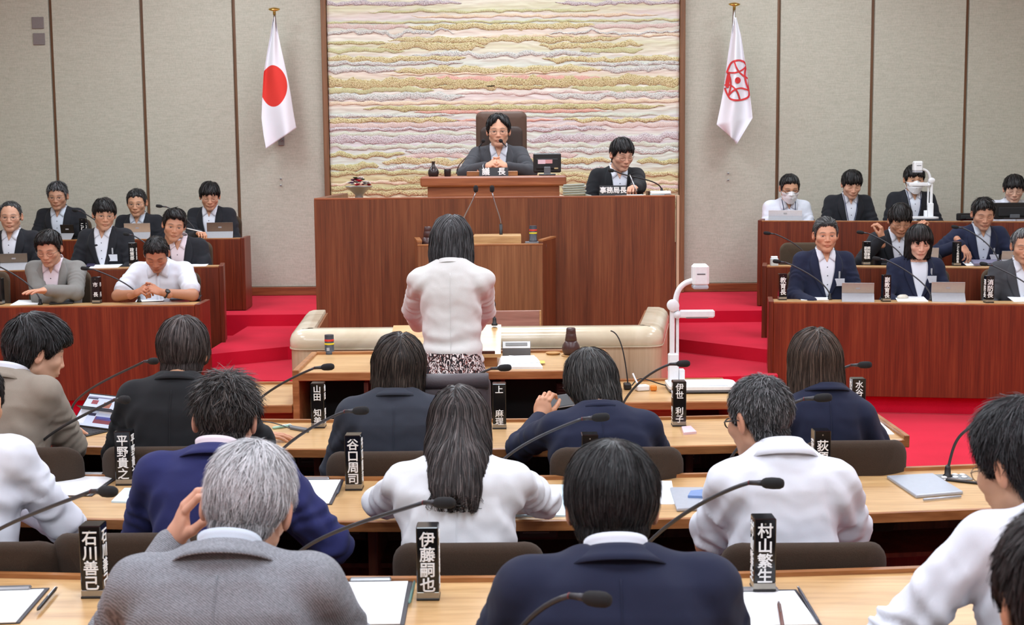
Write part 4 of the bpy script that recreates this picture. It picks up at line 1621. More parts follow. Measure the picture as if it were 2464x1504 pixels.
def person(label, top, Y, yaw=0, hyaw=0, hpitch=0, hroll=0, neck=12, lean=8, s=1.0, sex='m', skin=(196, 150, 120), hair=None, suit=None, shirt=None, style='suit',
           hands=None, hkind=('relaxed', 'relaxed'), hrot=(0, 0), glasses=None, mask=False, fine=.45, seat=None, eye=1, badge=False, floor=0.0, width=1.0, wr=1.0,
           brow=None, watch=None, legs=True, collar=True, pole_out=.5, bulk=1.0, group=None, cuff=None, res=None, neckx=0.0, fat=1.0, hem=.12, pole=None, drop=None, slope=None, lanyard=False):
    """top: pixel of the crown of the head; Y: depth of the head"""
    rng = np.random.default_rng(abs(hash(label)) % (2 ** 31) if False else sum(ord(ch) * (i + 1) for i, ch in enumerate(label)))
    Rb = rotz(math.radians(yaw))
    tp = np.array(W(top[0], top[1], Y))
    htop = .118 + (hair or {}).get('top', .015) * .8
    Rh = Rb @ rotz(math.radians(-hyaw)) @ rotx(math.radians(-hpitch)) @ roty(math.radians(hroll))
    # crown offset when the head is pitched: keep the highest point at the given pixel
    C = tp - np.array([0, 0, htop * s]) - Rb @ np.array([0, 0.0, 0]) + 0
    nl = math.radians(neck)
    S = C + Rb @ (np.array([neckx, -(.036 + .13 * math.sin(nl)), -(drop if drop else (.122 if math.cos(math.radians(yaw)) < .3 else .082)) * math.cos(nl)]) * s)
    le = math.radians(lean)
    LT = .50 * s
    upv = Rb @ np.array([0, math.sin(le), math.cos(le)])
    lat = Rb @ np.array([1.0, 0, 0])
    fwd = np.cross(upv, lat)
    H = S - upv * LT
    k = s
    ws = width * k
    root_loc = Vector((H[0], H[1], floor))
    rl = np.array(root_loc)
    sj = {}
    for sg in (-1, 1):
        sj[sg] = S + lat * (.158 * ws * sg) - upv * ((slope or (.072 if sex == 'm' else .085)) * k)
    el, wrp = {}, {}
    for i, sg in ((0, -1), (1, 1)):
        tgt = hands[i] if hands and hands[i] is not None else None
        if tgt is None:
            tgt = S + lat * (.15 * sg * k) + Rb @ (np.array([0, .30, -.36]) * k)
        elif isinstance(tgt, tuple) and tgt[0] == 'l':     # local: lateral, forward, up from shoulder centre
            tgt = S + lat * tgt[1] + Rb @ np.array([0, tgt[2], tgt[3]])
        elif isinstance(tgt, tuple) and tgt[0] == 'g':     # pixel on a level
            tgt = np.array(G(tgt[1], tgt[2], tgt[3]))
        elif isinstance(tgt, tuple) and tgt[0] == 'w':
            tgt = np.array(W(tgt[1], tgt[2], tgt[3]))
        pole_w = lat * (pole_out * sg) - np.array([0, 0, .8]) - (Rb @ np.array([0, .35, 0]))
        if pole and pole[i] is not None:
            pole_v = np.array(pole[i], float)
        else:
            pole_v = pole_w
        e, w_ = ik(sj[sg], np.array(tgt), .275 * k, .245 * k, pole_v)
        el[sg], wrp[sg] = e, w_

    def torso(P, off=0.0):
        R = P - H
        z = R @ upv
        t = z / LT
        a = (np.interp(t, [q[0] for q in TA], [q[1] for q in TA]) * bulk * ws - .0 + off)
        b = (np.interp(t, [q[0] for q in TB], [q[1] for q in TB]) * bulk * k * fat + off)
        cy = np.interp(t, [q[0] for q in TC], [q[1] for q in TC]) * k
        x = R @ lat
        y = R @ fwd - cy
        e = (np.abs(x / a) ** 2.3 + np.abs(y / b) ** 2.3) ** (1 / 2.3)
        d = (e - 1) * np.minimum(a, b)
        d = smax(d, z - (LT * 1.02 + off), .02)
        d = smax(d, -z - (hem * k + off), .03 if hem > 0 else .01)
        for sg in (-1, 1):
            d = smin(d, s_cone(P, S + lat * (.055 * ws * sg) - upv * (.038 * k), sj[sg] - upv * .004, (.046 + off) * k, (.062 + off) * k), .03)
        return d

    jac = style in ('suit', 'jacket', 'dress')
    ro = .0 if jac else -.004
    sleeve_short = style in ('polo', 'shortsleeve')
    rr = dict(s=.066 + ro, e=.056 + ro, w=.043 + ro) if not sleeve_short else dict(s=.068, e=.066, w=.04)
    if sex == 'f':
        rr = {q: v * .9 for q, v in rr.items()}
    arm_w = {}

    def garment(P):
        d = torso(P)
        for sg in (-1, 1):
            if sleeve_short:
                mid = sj[sg] + (el[sg] - sj[sg]) * .72
                d = smin(d, s_cone(P, sj[sg], mid, rr['s'] * k, rr['e'] * k * 1.04), .03)
            else:
                a1 = s_cone(P, sj[sg], el[sg], rr['s'] * k, rr['e'] * k)
                a2 = s_cone(P, el[sg], el[sg] + (wrp[sg] - el[sg]) * .96, rr['e'] * k, rr['w'] * k)
                d = smin(d, smin(a1, a2, .02), .022)
        return d

    ptsb = [S, H, H - upv * .13] + [sj[q] for q in (-1, 1)] + ([el[q] for q in (-1, 1)] + [wrp[q] for q in (-1, 1)] if not sleeve_short else [sj[q] + (el[q] - sj[q]) * .75 for q in (-1, 1)])
    ptsb = np.array(ptsb)
    lo = np.minimum(ptsb.min(0), H - np.array([.2, .2, 0])) - .085
    hi = np.maximum(ptsb.max(0), H + np.array([.2, .2, 0])) + .085
    hres = res or (.0105 if fine < .6 else .0088)
    V, Q = surface_nets(garment, lo, hi, hres)
    g, _ = grad(garment, V, .004)
    V = V - g * (garment(V))[:, None] * .6
    # wrinkles
    sd = rng.uniform(0, 9)
    dis = .0034 * wrinkle(V * np.array([.8, .8, 1.2]), 15, sd) + .0016 * wrinkle(V, 36, sd + 1)
    for sg in (-1, 1):
        _, t1 = s_cone(V, sj[sg], el[sg], .05, .05, True)
        d1 = s_cone(V, sj[sg], el[sg], .06, .06)
        _, t2 = s_cone(V, el[sg], wrp[sg], .05, .05, True)
        d2 = s_cone(V, el[sg], wrp[sg], .06, .06)
        ax1 = (el[sg] - sj[sg])
        w1 = sstep(.03, .0, d1) * sstep(.15, .5, t1)
        w2 = sstep(.03, .0, d2)
        ph = wrinkle(V, 12, sd + sg) * 2.2
        al = (V - el[sg]) @ (ax1 / np.linalg.norm(ax1))
        dis += (w1 + w2 * .7) * np.exp(-(np.linalg.norm(V - el[sg], axis=1) / .11) ** 2) * .0034 * np.sin(al * 110 + ph * 3.5)
        al2 = (V - sj[sg]) @ (ax1 / np.linalg.norm(ax1))
        dis += w1 * .0035 * np.sin(al2 * 105 + ph * 3)
    # drag lines across the back
    R = V - H
    zt = (R @ upv) / LT
    dis += .0045 * np.exp(-((zt - .12) / .22) ** 2) * np.sin((R @ upv) * 85 + 3.0 * wrinkle(V, 7, sd + 4))
    xl_ = np.abs(R @ lat) / (.17 * ws)
    dis += .006 * sstep(.55, .9, xl_) * np.exp(-((zt - .62) / .2) ** 2) * np.sin((R @ lat) * 70 * np.sign(R @ lat) + (R @ upv) * 45 + 2.0 * wrinkle(V, 6, sd + 6)) * ((R @ fwd) < .03)
    V = V + g * (dis * wr)[:, None]
    gname = {'suit': 'jacket', 'jacket': 'jacket', 'shirt': 'shirt', 'polo': 'polo_shirt', 'shortsleeve': 'shirt', 'dress': 'jacket'}[style]

    # ---------------- skin: head, neck, hands, body under the clothes, one mesh
    sk = np.array(srgb(*skin))
    hv = HV * s * np.array([1.05, 1.0, .985])
    if sex == 'f':
        hv = hv * np.array([.95, .96, .97])
    hcol = np.array((hair or {}).get('col', (.012, .01, .01)))
    bc = np.array(brow) if brow is not None else sk * .25 + hcol * .75
    cc = head_colours(HV, sk, bc, eye, lip=1.25 if sex == 'f' else .8, brow_w=.8 if sex == 'f' else 1)
    piv = np.array([0, -.03, -.10]) * s
    wgt = sstep(-.205, -.095, HV[:, 2])[:, None]
    rot_full = (hv - piv) @ Rh.T + Rb @ piv + C
    Rn = Rb @ rotx(-nl * .8)
    rot_neck = (hv - piv) @ Rn.T + Rb @ piv + C
    hv2 = rot_full * wgt + rot_neck * (1 - wgt)
    Cc = (Rb @ piv + C) - Rh @ piv          # where head origin ends up

    def to_world(q):
        return (q * s * np.array([1.05, 1.0, .985]) - piv) @ Rh.T + Rb @ piv + C
    SV, SQ, SC = [hv2], [HQ], [cc]
    nb = len(hv2)
    hand_pos = {}
    for i, sg in ((0, -1), (1, 1)):
        hk = hkind[i]
        if hk is None:
            continue
        v, q = hand_mesh(hk)
        v = v * s * (1.0 if sex == 'm' else .92)
        if sg < 0:
            v = v * np.array([-1, 1, 1])
            q = q[:, ::-1]
        fy = wrp[sg] - el[sg]
        fy = fy / np.linalg.norm(fy)
        if hrot[i] is not None and isinstance(hrot[i], tuple):
            fy = np.array(hrot[i][0], float)
            fy = fy / np.linalg.norm(fy)
            zv = np.array(hrot[i][1], float)
        else:
            fy = fy * np.array([1, 1, .35])
            fy = fy / np.linalg.norm(fy)
            zv = np.array([0, 0, 1.0])
        zv = zv - fy * (zv @ fy)
        zv /= np.linalg.norm(zv)
        xv = np.cross(fy, zv)
        Mh = np.stack([xv, fy, zv], 1)
        v = v @ Mh.T + wrp[sg]
        hand_pos[sg] = (wrp[sg], Mh)
        SV.append(v)
        SQ.append(q + nb)
        nail = np.tile(sk * np.array([1.02, .93, .9]), (len(v), 1))
        SC.append(nail)
        nb += len(v)

    def flesh(P):
        d = torso(P, -.016)
        for sg in (-1, 1):
            a1 = s_cone(P, sj[sg], el[sg], .046 * k, .040 * k)
            a2 = s_cone(P, el[sg], wrp[sg], .042 * k, .027 * k)
            d = smin(d, smin(a1, a2, .02), .02)
        return smin(d, s_cone(P, S - upv * .07, S - upv * .02, .05 * k, .048 * k), .02)
    ptsf = np.array([S, H] + [sj[q] for q in (-1, 1)] + [el[q] for q in (-1, 1)] + [wrp[q] for q in (-1, 1)])
    lo2 = np.minimum(ptsf.min(0), H - np.array([.17, .17, .1])) - .06
    hi2 = np.maximum(ptsf.max(0), H + np.array([.17, .17, 0])) + .08
    fv, fq = surface_nets(flesh, lo2, hi2, .02 if not sleeve_short else .01)
    SV.append(fv)
    SQ.append(fq + nb)
    SC.append(np.tile(sk, (len(fv), 1)))
    me = mesh_np('person', np.concatenate(SV) - rl, np.concatenate(SQ), True, np.concatenate(SC))
    root = obj('person', me, SKIN, None, root_loc)
    tag(root, label, 'person', group)

    def child(name, v, q, mat, col=None):
        return obj(name, mesh_np(name, np.asarray(v, float) - rl, np.asarray(q), True, col), mat, root)
    gar = child(gname, V, Q, suit if jac else shirt)

    # ---------------- draped details
    tv, tq = surface_nets(lambda P: torso(P), np.minimum(S, H) - .26, np.maximum(S, H) + .26, .02)
    tg, _ = grad(torso, tv, .004)
    tv = tv - tg * torso(tv)[:, None] * .8
    bv = BVHTree.FromPolygons([Vector(p) for p in tv], [tuple(int(i) for i in p) for p in tq])
    gbv = None

    def on(bvh, x, z, dirn, off):
        o = Vector(S + lat * x + upv * z + fwd * (.6 * dirn))
        h = bvh.ray_cast(o, Vector(-fwd * dirn))
        if h[0] is None:
            h = bvh.find_nearest(Vector(S + lat * x + upv * z + fwd * (.1 * dirn)))
        nn = h[1]
        if nn.dot(Vector(fwd * dirn)) < 0:
            nn = -nn
        return np.array(h[0] + nn * off)

    def patch(rows, dirn, off, name, mat, bvh=None, par=None):
        """rows: list of lists of (x, z) in the torso frame"""
        n, m = len(rows), len(rows[0])
        pv = np.array([on(bvh or bv, x * k, z * k, dirn, off) for r in rows for x, z in r])
        pq = np.array([(i * m + j, i * m + j + 1, (i + 1) * m + j + 1, (i + 1) * m + j) for i in range(n - 1) for j in range(m - 1)])
        o = child(name, pv, pq, mat)
        md = o.modifiers.new('thickness', 'SOLIDIFY')
        md.thickness = .003
        md.offset = 0
        return o

    def lerp_rows(ea, eb, m):
        return [[(a[0] + (b[0] - a[0]) * j / (m - 1), a[1] + (b[1] - a[1]) * j / (m - 1)) for j in range(m)] for a, b in zip(ea, eb)]

    def along(pts, n):
        pts = np.array(pts, float)
        t = np.linspace(0, len(pts) - 1, n)
        return [(float(np.interp(q, range(len(pts)), pts[:, 0])), float(np.interp(q, range(len(pts)), pts[:, 1]))) for q in t]

    facing = math.cos(math.radians(yaw)) < .3      # front seen by the camera

    def collar_ring(name, mat, r0, r1, hz, a0, zoff, flare, n=30, fold=0.0):
        """band round the neck; a0: half opening at the throat in degrees"""
        Nc = S + Rn @ (np.array([0, .008, zoff]) * k)
        V_, F_q = [], []
        prof = [(r0, 0), (r1, hz), (r1 + .003, hz + .002)] + ([(r1 + fold * .5, hz * .8), (r1 + fold * 1.6, hz * .2), (r1 + fold * 1.8 + flare, -hz * .4), (r1 + fold * 1.6 + flare, -hz * .45)] if fold else [(r1 + .005, hz), (r0 + .006, 0)])
        angs = np.radians(np.linspace(a0, 360 - a0, n))
        for a in angs:
            for r, z in prof:
                drop = -.028 * (0.5 + .5 * math.cos(a)) ** 1.5
                q = np.array([math.sin(a) * r * 1.02, math.cos(a) * r * 1.0, z + drop]) * k
                V_.append(Nc + Rn @ q)
        m = len(prof)
        F_q = [(i * m + j, (i + 1) * m + j, (i + 1) * m + j + 1, i * m + j + 1) for i in range(n - 1) for j in range(m - 1)]
        return child(name, np.array(V_), np.array(F_q), mat)

    if style == 'suit':
        sh = shirt
        collar_ring('shirt_collar', sh, .063, .060, .040, 18, -.012, 0, fold=.004)
        collar_ring('jacket_collar', suit, .074, .068, .026, 42, -.02, .014, fold=.016)
        if facing:
            inner = along([(.058, .005), (.062, -.05), (.054, -.13), (.036, -.22), (.004, -.33)], 12)
            outer = along([(.083, -.005), (.112, -.06), (.118, -.12), (.078, -.22), (.012, -.34)], 12)
            rows = lerp_rows([(-x, z) for x, z in inner], inner, 9)
            patch(rows, 1, .004, 'shirt', sh)
            for sg in (-1, 1):
                patch(lerp_rows([(x * sg, z) for x, z in inner], [(x * sg, z) for x, z in outer], 5), 1, .0085, 'lapel', suit)
                ci = along([(.034, .012), (.026, -.02), (.016, -.045)], 5)
                co = along([(.066, .012), (.064, -.035), (.056, -.075)], 5)
                patch(lerp_rows([(x * sg, z) for x, z in ci], [(x * sg, z) for x, z in co], 4), 1, .012, 'collar_leaf', sh)
            # throat skin in the open collar
            patch(lerp_rows(along([(-.034, .012), (-.016, -.045), (-.001, -.075)], 6), along([(.034, .012), (.016, -.045), (.001, -.075)], 6), 5), 1, .0075, 'throat', child_skin(sk))
            for zb_ in (-.11, -.17, -.235):
                c_ = on(bv, 0, zb_ * k, 1, .0065)
                MB().lathe([(.004, 0), (.0045, .0015), (.002, .0025)], 8, Vector(c_ - rl), Vector(fwd).to_track_quat('Z', 'Y').to_matrix()).build('button', plain('shirt_button', srgb(60, 62, 76), .5), root)
        else:
            # centre back seam
            gbv = BVHTree.FromPolygons([Vector(p) for p in V], [tuple(int(i) for i in p) for p in Q])
            pts = along([(0, -.055), (0, -.45)], 22)
            patch([[(x - .0012, z), (x + .0012, z)] for x, z in pts], -1, .0006, 'back_seam', suit, gbv)
    elif style in ('jacket', 'dress'):
        collar_ring('jacket_collar', suit, .070, .064, .020, 40, -.016, .004 if style == 'jacket' else .0, fold=.016 if style == 'jacket' else .0)
        if facing:
            inner = along([(.058, .005), (.066, -.06), (.056, -.15), (.034, -.24), (.004, -.33)], 12)
            outer = along([(.083, -.005), (.112, -.07), (.112, -.13), (.074, -.23), (.012, -.34)], 12)
            patch(lerp_rows([(-x, z) for x, z in inner], inner, 9)[2:], 1, .004, 'blouse', shirt)
            patch(lerp_rows([(-x, z) for x, z in inner], inner, 9)[:3], 1, .004, 'throat', child_skin(sk))
            for sg in (-1, 1):
                patch(lerp_rows([(x * sg, z) for x, z in inner], [(x * sg, z) for x, z in outer], 5), 1, .0085, 'lapel', suit)
        else:
            gbv = BVHTree.FromPolygons([Vector(p) for p in V], [tuple(int(i) for i in p) for p in Q])
            pts = along([(0, -.06), (0, -.46)], 22)
            patch([[(x - .0015, z), (x + .0015, z)] for x, z in pts], -1, .001, 'back_seam', suit, gbv)
    elif style in ('shirt', 'shortsleeve', 'polo'):
        collar_ring('shirt_collar', shirt, .064, .061, .036, 16, -.014, .012, fold=.018)
        if facing:
            patch(lerp_rows(along([(-.034, .012), (-.018, -.04), (-.001, -.075)], 6), along([(.034, .012), (.018, -.04), (.001, -.075)], 6), 5), 1, .004, 'throat', child_skin(sk))
            for sg in (-1, 1):
                ci = along([(.034, .012), (.026, -.025), (.012, -.06)], 5)
                co = along([(.072, .0), (.082, -.045), (.070, -.09)], 5)
                patch(lerp_rows([(x * sg, z) for x, z in ci], [(x * sg, z) for x, z in co], 4), 1, .010, 'collar_leaf', shirt)
            patch([[(x - .013, z), (x + .013, z)] for x, z in along([(0, -.075), (0, -.4)], 12)], 1, .004, 'button_band', shirt)
        elif style == 'shirt':
            gbv = BVHTree.FromPolygons([Vector(p) for p in V], [tuple(int(i) for i in p) for p in Q])
            yk = [(-.15 + .3 * i / 20, -.115 - .01 * math.cos((i - 10) / 10 * 1.5)) for i in range(21)]
            patch([[(x, z - .0016) for x, z in yk], [(x, z + .0016) for x, z in yk]], -1, .0012, 'yoke_seam', shirt, gbv)
    # cuffs
    if not sleeve_short and (cuff or style == 'suit'):
        for i, sg in ((0, -1), (1, 1)):
            if hkind[i] is None:
                continue
            d_ = (wrp[sg] - el[sg])
            d_ = d_ / np.linalg.norm(d_)
            a_, b_ = wrp[sg] - d_ * .03 * k, wrp[sg] + d_ * .012 * k
            MB().tube([Vector(a_ - rl), Vector(b_ - rl)], [.036 * k, .035 * k], 14).build('cuff', cuff or shirt, root, smooth=True)
    # trousers or skirt, shoes
    if legs:
        seatz = seat if seat is not None else H[2] - .1
        kn, ft = {}, {}
        hipc = H.copy()
        for sg in (-1, 1):
            hp = hipc + lat * (.085 * k * sg)
            f2 = Rb @ np.array([0, 1.0, 0])
            kn[sg] = hp + f2 * .40 * k + lat * .02 * sg
            kn[sg][2] = max(floor + .46 * k, hp[2] - .06)
            ft[sg] = kn[sg] - f2 * .06 * k
            ft[sg][2] = floor + .09

        def tr(P):
            d = s_ell(P - hipc, (0, 0, 0), (.17 * k, .15 * k, .12 * k))
            for sg in (-1, 1):
                hp = hipc + lat * (.085 * k * sg)
                d = smin(d, s_cone(P, hp, kn[sg], .085 * k, .062 * k), .03)
                d = smin(d, s_cone(P, kn[sg], ft[sg], .06 * k, .045 * k), .02)
            return d
        pt = np.array([hipc, *kn.values(), *ft.values()])
        lv, lq = surface_nets(tr, pt.min(0) - .19, pt.max(0) + .19, .02)
        child('trousers' if sex == 'm' else 'trousers', lv, lq, TROUSER)
        f2 = Vector(Rb @ np.array([0, 1.0, 0]))
        for sg in (-1, 1):
            b_ = Vector(ft[sg] - rl)
            b_.z = .0
            sh_ = MB()
            st = []
            for u_, w_, h_ in ((-.07, .028, .05), (-.05, .034, .07), (.0, .036, .085), (.07, .043, .06), (.14, .042, .045), (.19, .026, .03)):
                st.append([b_ + f2 * u_ + Vector(lat) * (w_ * math.cos(a)) + Vector((0, 0, h_ * .5 + h_ * .5 * math.sin(a))) for a in [math.pi / 2 + 2 * math.pi * q / 10 for q in range(10)]])
            sh_.sweep(st).build('shoe', BLACK, root, smooth=True)
    # hair
    if hair:
        v, q, c_ = hair_build(hair, rng, fine)
        if sex == 'f':
            v = v * np.array([.97, .98, .99])
        hw_ = to_world(v)
        if hair.get('sag'):
            pass
        child('hair', hw_, q, HAIR, c_)
    if glasses:
        gl = MB()
        for sg in (-1, 1):
            ring = []
            for i in range(18):
                a = 6.2832 * i / 17
                ring.append(Vector(to_world(np.array([[sg * .033 + .0225 * math.cos(a), .094 - .25 * max(0, abs(sg * .033 + .0225 * math.cos(a)) - .03), -.006 + .0155 * math.sin(a) * (1.1 if math.sin(a) < 0 else .85)]]))[0] - rl))
            gl.tube(ring, .0011 if glasses != 'thick' else .0022, 6, False)
            gl.tube([Vector(to_world(np.array([p]))[0] - rl) for p in ([sg * .055, .089, -.002], [sg * .076, .06, .001], [sg * .081, -.002, .002], [sg * .079, -.016, -.006])], .0013 if glasses != 'thick' else .0024, 6)
        gl.tube([Vector(to_world(np.array([p]))[0] - rl) for p in ([-.011, .094, -.004], [0, .0985, -.001], [.011, .094, -.004])], .0012 if glasses != 'thick' else .0022, 6)
        gl.build('glasses', BLACK if glasses == 'thick' else plain('glasses_metal', srgb(120, 110, 100), .3, metal=.7), root, smooth=True)
    if mask:
        sel = (HV[:, 1] > .028) & (HV[:, 2] < -.018 + .02 * np.exp(-(HV[:, 0] / .02) ** 2)) & (HV[:, 2] > -.125) & (HV[:, 1] > .02 + .0 * HV[:, 2])
        fm = sel[HQ].all(1)
        q = HQ[fm]
        us, inv = np.unique(q, return_inverse=True)
        g_, _ = grad(head_f, HV[us])
        mv = HV[us] + g_ * .006
        # flatten the lips and nose under the mask
        mv[:, 1] = np.maximum(mv[:, 1], .108 - 14 * mv[:, 0] ** 2 - .3 * np.maximum(0, -(mv[:, 2] + .07)) - .3 * np.maximum(0, mv[:, 2] + .035))
        child('face_mask', to_world(mv), inv.reshape(-1, 4), plain('mask_white', srgb(236, 238, 240), .8))
        lm = MB()
        for sg in (-1, 1):
            for z_ in (-.035, -.085):
                lm.tube([Vector(to_world(np.array([p]))[0] - rl) for p in ([sg * .062, .035, z_], [sg * .08, .0, z_ * .6], [sg * .084, -.022, -.01])], .0013, 5)
        lm.build('mask_loops', plain('mask_white', srgb(236, 238, 240), .8), root)
    if badge:
        bz = -.20 if badge is True else badge
        c_ = on(bv, -.085 * k, bz * k, 1, .014)
        Mb = Matrix((Vector(lat), Vector(fwd), Vector(upv))).transposed()
        o = MB().box((.075 * k, .004, .055 * k), Vector(c_ - rl), .001, Mb).build('name_badge', plain('badge_card', srgb(206, 208, 216), .3), root)
        c2 = on(bv, -.085 * k, (bz + .055) * k, 1, .012)
        MB().box((.012, .006, .05), Vector(c2 - rl), .001, Mb).build('clip', plain('clip_grey', srgb(170, 172, 176), .3), o)
    if lanyard:
        for sg in (-1, 1):
            patch([[(x * sg - .003, z), (x * sg + .003, z)] for x, z in along([(.058, .0), (.05, -.1), (.03, -.2), (.004, -.3)], 12)], 1, .014, 'lanyard', plain('lanyard_blue', srgb(40, 52, 84), .6))
    if watch is not None:
        sg = watch
        w_, Mh = hand_pos[sg]
        Mm = Matrix(Mh.tolist())
        wa = MB()
        pts = [Vector(w_ - rl) + Mm @ Vector((.032 * math.cos(6.2832 * i / 20), -.03, .026 * math.sin(6.2832 * i / 20))) for i in range(21)]
        wa.tube(pts, .006, 6, False).lathe([(.019, 0), (.019, .008), (.015, .010)], 16, Vector(w_ - rl) + Mm @ Vector((0, -.03, .026)), Mm)
        wa.build('wristwatch', BLACK, root, smooth=True)
    PEOPLE.append((root, S, H, Rb, floor))
    return dict(root=root, S=S, H=H, C=C, Rb=Rb, wr=wrp, el=el, lat=lat, fwd=fwd, up=upv, to_world=to_world, rl=rl, child=child, torso=torso, on=on, bv=bv, k=k, hand=hand_pos)


def child_skin(sk):
    return plain('skin_plain_%d' % int(sk[0] * 1000), tuple(sk), .5)


TROUSER = cloth('trouser_dark', srgb(34, 34, 42))
# ------------------------------------------------------------------ people
NAVY = cloth('navy_wool', srgb(31, 36, 58), var=.12)
NAVYB = cloth('navy_blue_wool', srgb(40, 44, 92), var=.12)
BLACKW = cloth('black_wool', srgb(30, 31, 34), var=.12)
BLACKW2 = cloth('black_wool_soft', srgb(34, 35, 40), var=.15)
CHARC = cloth('charcoal_wool', srgb(50, 54, 64), var=.15)
DGREY = cloth('dark_grey_wool', srgb(66, 66, 70), var=.2)
GREYS = cloth('grey_suiting', srgb(126, 124, 120), var=.15, scale=700)
BEIGEG = cloth('beige_grey_wool', srgb(142, 132, 120), var=.12)
TWEED = cloth('grey_tweed', srgb(128, 130, 136), var=.5, weave=170, bump=.6)
WHITEC = cloth('white_cotton', srgb(220, 224, 234), var=.03, bump=.15)
WHITEJ = cloth('white_jacket_cloth', srgb(216, 219, 224), var=.04, bump=.2)
CREAMJ = cloth('cream_jacket_cloth', srgb(214, 214, 212), var=.06, scale=500, bump=.3)
SHIRTG = cloth('pale_grey_shirt', srgb(196, 204, 216), var=.05, bump=.15)
SHIRTP = cloth('pale_pink_shirt', srgb(226, 212, 220), var=.04, bump=.15)

BK = (.010, .009, .009)
GY = (.10, .10, .105)


def H_(**kw):
    d = dict(top=.018, side=.009, back=.010, front=.014, len=.045, n=1800, w=.0016, lift=.004, col=BK, col2=(.06, .055, .055), gamma=3.0)
    d.update(kw)
    return d


short = lambda **kw: H_(**kw)
swept = lambda dx, **kw: H_(top=.026, front=.024, side=.012, len=.06, lift=.006, flow=lambda P: np.stack([np.full(len(P), dx), np.full(len(P), .9), np.full(len(P), .2)], 1) * sstep(.05, .09, P[:, 2])[:, None], **kw)
fringe = lambda **kw: H_(**{**dict(rag=.008, top=.022, front=.017, side=.012, len=.065, lift=.005, line=[(0, -.085), (35, -.08), (62, -.065), (78, -.03), (90, .0), (104, -.015), (116, .0), (130, .028), (150, .034), (180, .040)], flow=lambda P: np.array([0, 1.2, -.2]) * sstep(.04, .1, P[:, 2])[:, None]), **kw})
bobc = lambda zbot, wd, **kw: H_(**{**dict(line=LINE_F, top=.026, side=.02, back=.022, front=.018, len=.11, K=7, n=2600, w=.002, lift=.003, wild=.1, lump=.003, grav=1.2, part=.01, curtain=dict(zbot=zbot, ztop=.06, yfront=.03, prof=[(.08, .086, .10, -.012), (.03, .096, .108, -.014), (-.05, wd, .104, -.022), (zbot, wd * .96, .092, -.03)])), **kw})

# ---- row 3 (nearest)
p = person('person with thick grey hair and grey tweed jacket, cheek on hand, back to camera', (570, 1050), 2.72, hpitch=22, hroll=7, neck=38, lean=20, fine=3.0, suit=TWEED, shirt=SHIRTG, skin=(206, 160, 136),
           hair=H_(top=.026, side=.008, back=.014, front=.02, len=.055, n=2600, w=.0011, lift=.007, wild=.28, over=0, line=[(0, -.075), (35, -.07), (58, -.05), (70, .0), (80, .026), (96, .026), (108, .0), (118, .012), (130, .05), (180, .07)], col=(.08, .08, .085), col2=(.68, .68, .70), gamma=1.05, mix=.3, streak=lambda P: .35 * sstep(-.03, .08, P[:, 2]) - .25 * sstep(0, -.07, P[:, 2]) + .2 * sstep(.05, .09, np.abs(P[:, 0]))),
           hands=[('w', 418, 1308, 2.93), None], hkind=('relaxed', 'relaxed'), hrot=(((.35, .0, 1), (-.9, -.3, .2)), 0), watch=-1, pole_out=.9, pole=((-.5, .5, -.8), None), width=1.05, floor=0)
person('person with black hair and navy suit facing away at the nearest desk row', (1473, 1055), 2.72, hpitch=14, neck=32, lean=18, fine=3.0, suit=NAVY, shirt=WHITEC,
       hair=H_(top=.024, side=.016, back=.018, front=.02, len=.075, n=2400, w=.0011, lift=.004, wild=.12, line=[(0, -.088), (35, -.086), (62, -.075), (78, -.045), (90, -.02), (104, -.02), (116, .0), (130, .05), (180, .07)], col=(.009, .009, .01), col2=(.06, .06, .06)), width=1.12, bulk=1.05, pole_out=.9)
person('person in white long-sleeved shirt and thin glasses at the right edge, head turned left', (2508, 948), 2.78, hyaw=-32, hpitch=16, neck=26, lean=14, fine=2.6, wr=1.15, style='shirt', shirt=WHITEC, glasses='thin', skin=(204, 160, 132),
       hair=H_(top=.03, side=.014, back=.016, front=.024, len=.06, n=2400, w=.0012, lift=.010, wild=.3, col=(.012, .012, .014), col2=(.07, .07, .075)), hands=[('l', -.30, .16, -.44), None], pole_out=1.3, width=1.1, neckx=.03)
person('person with dark hair cut off by the bottom right corner of the picture', (2590, 1213), 1.75, hpitch=8, neck=20, lean=6, fine=2.0, suit=BLACKW, shirt=WHITEC, hair=H_(top=.022, side=.014, back=.014, len=.05, n=2400, lift=.006, wild=.25, col=(.015, .012, .012), col2=(.06, .05, .05)))

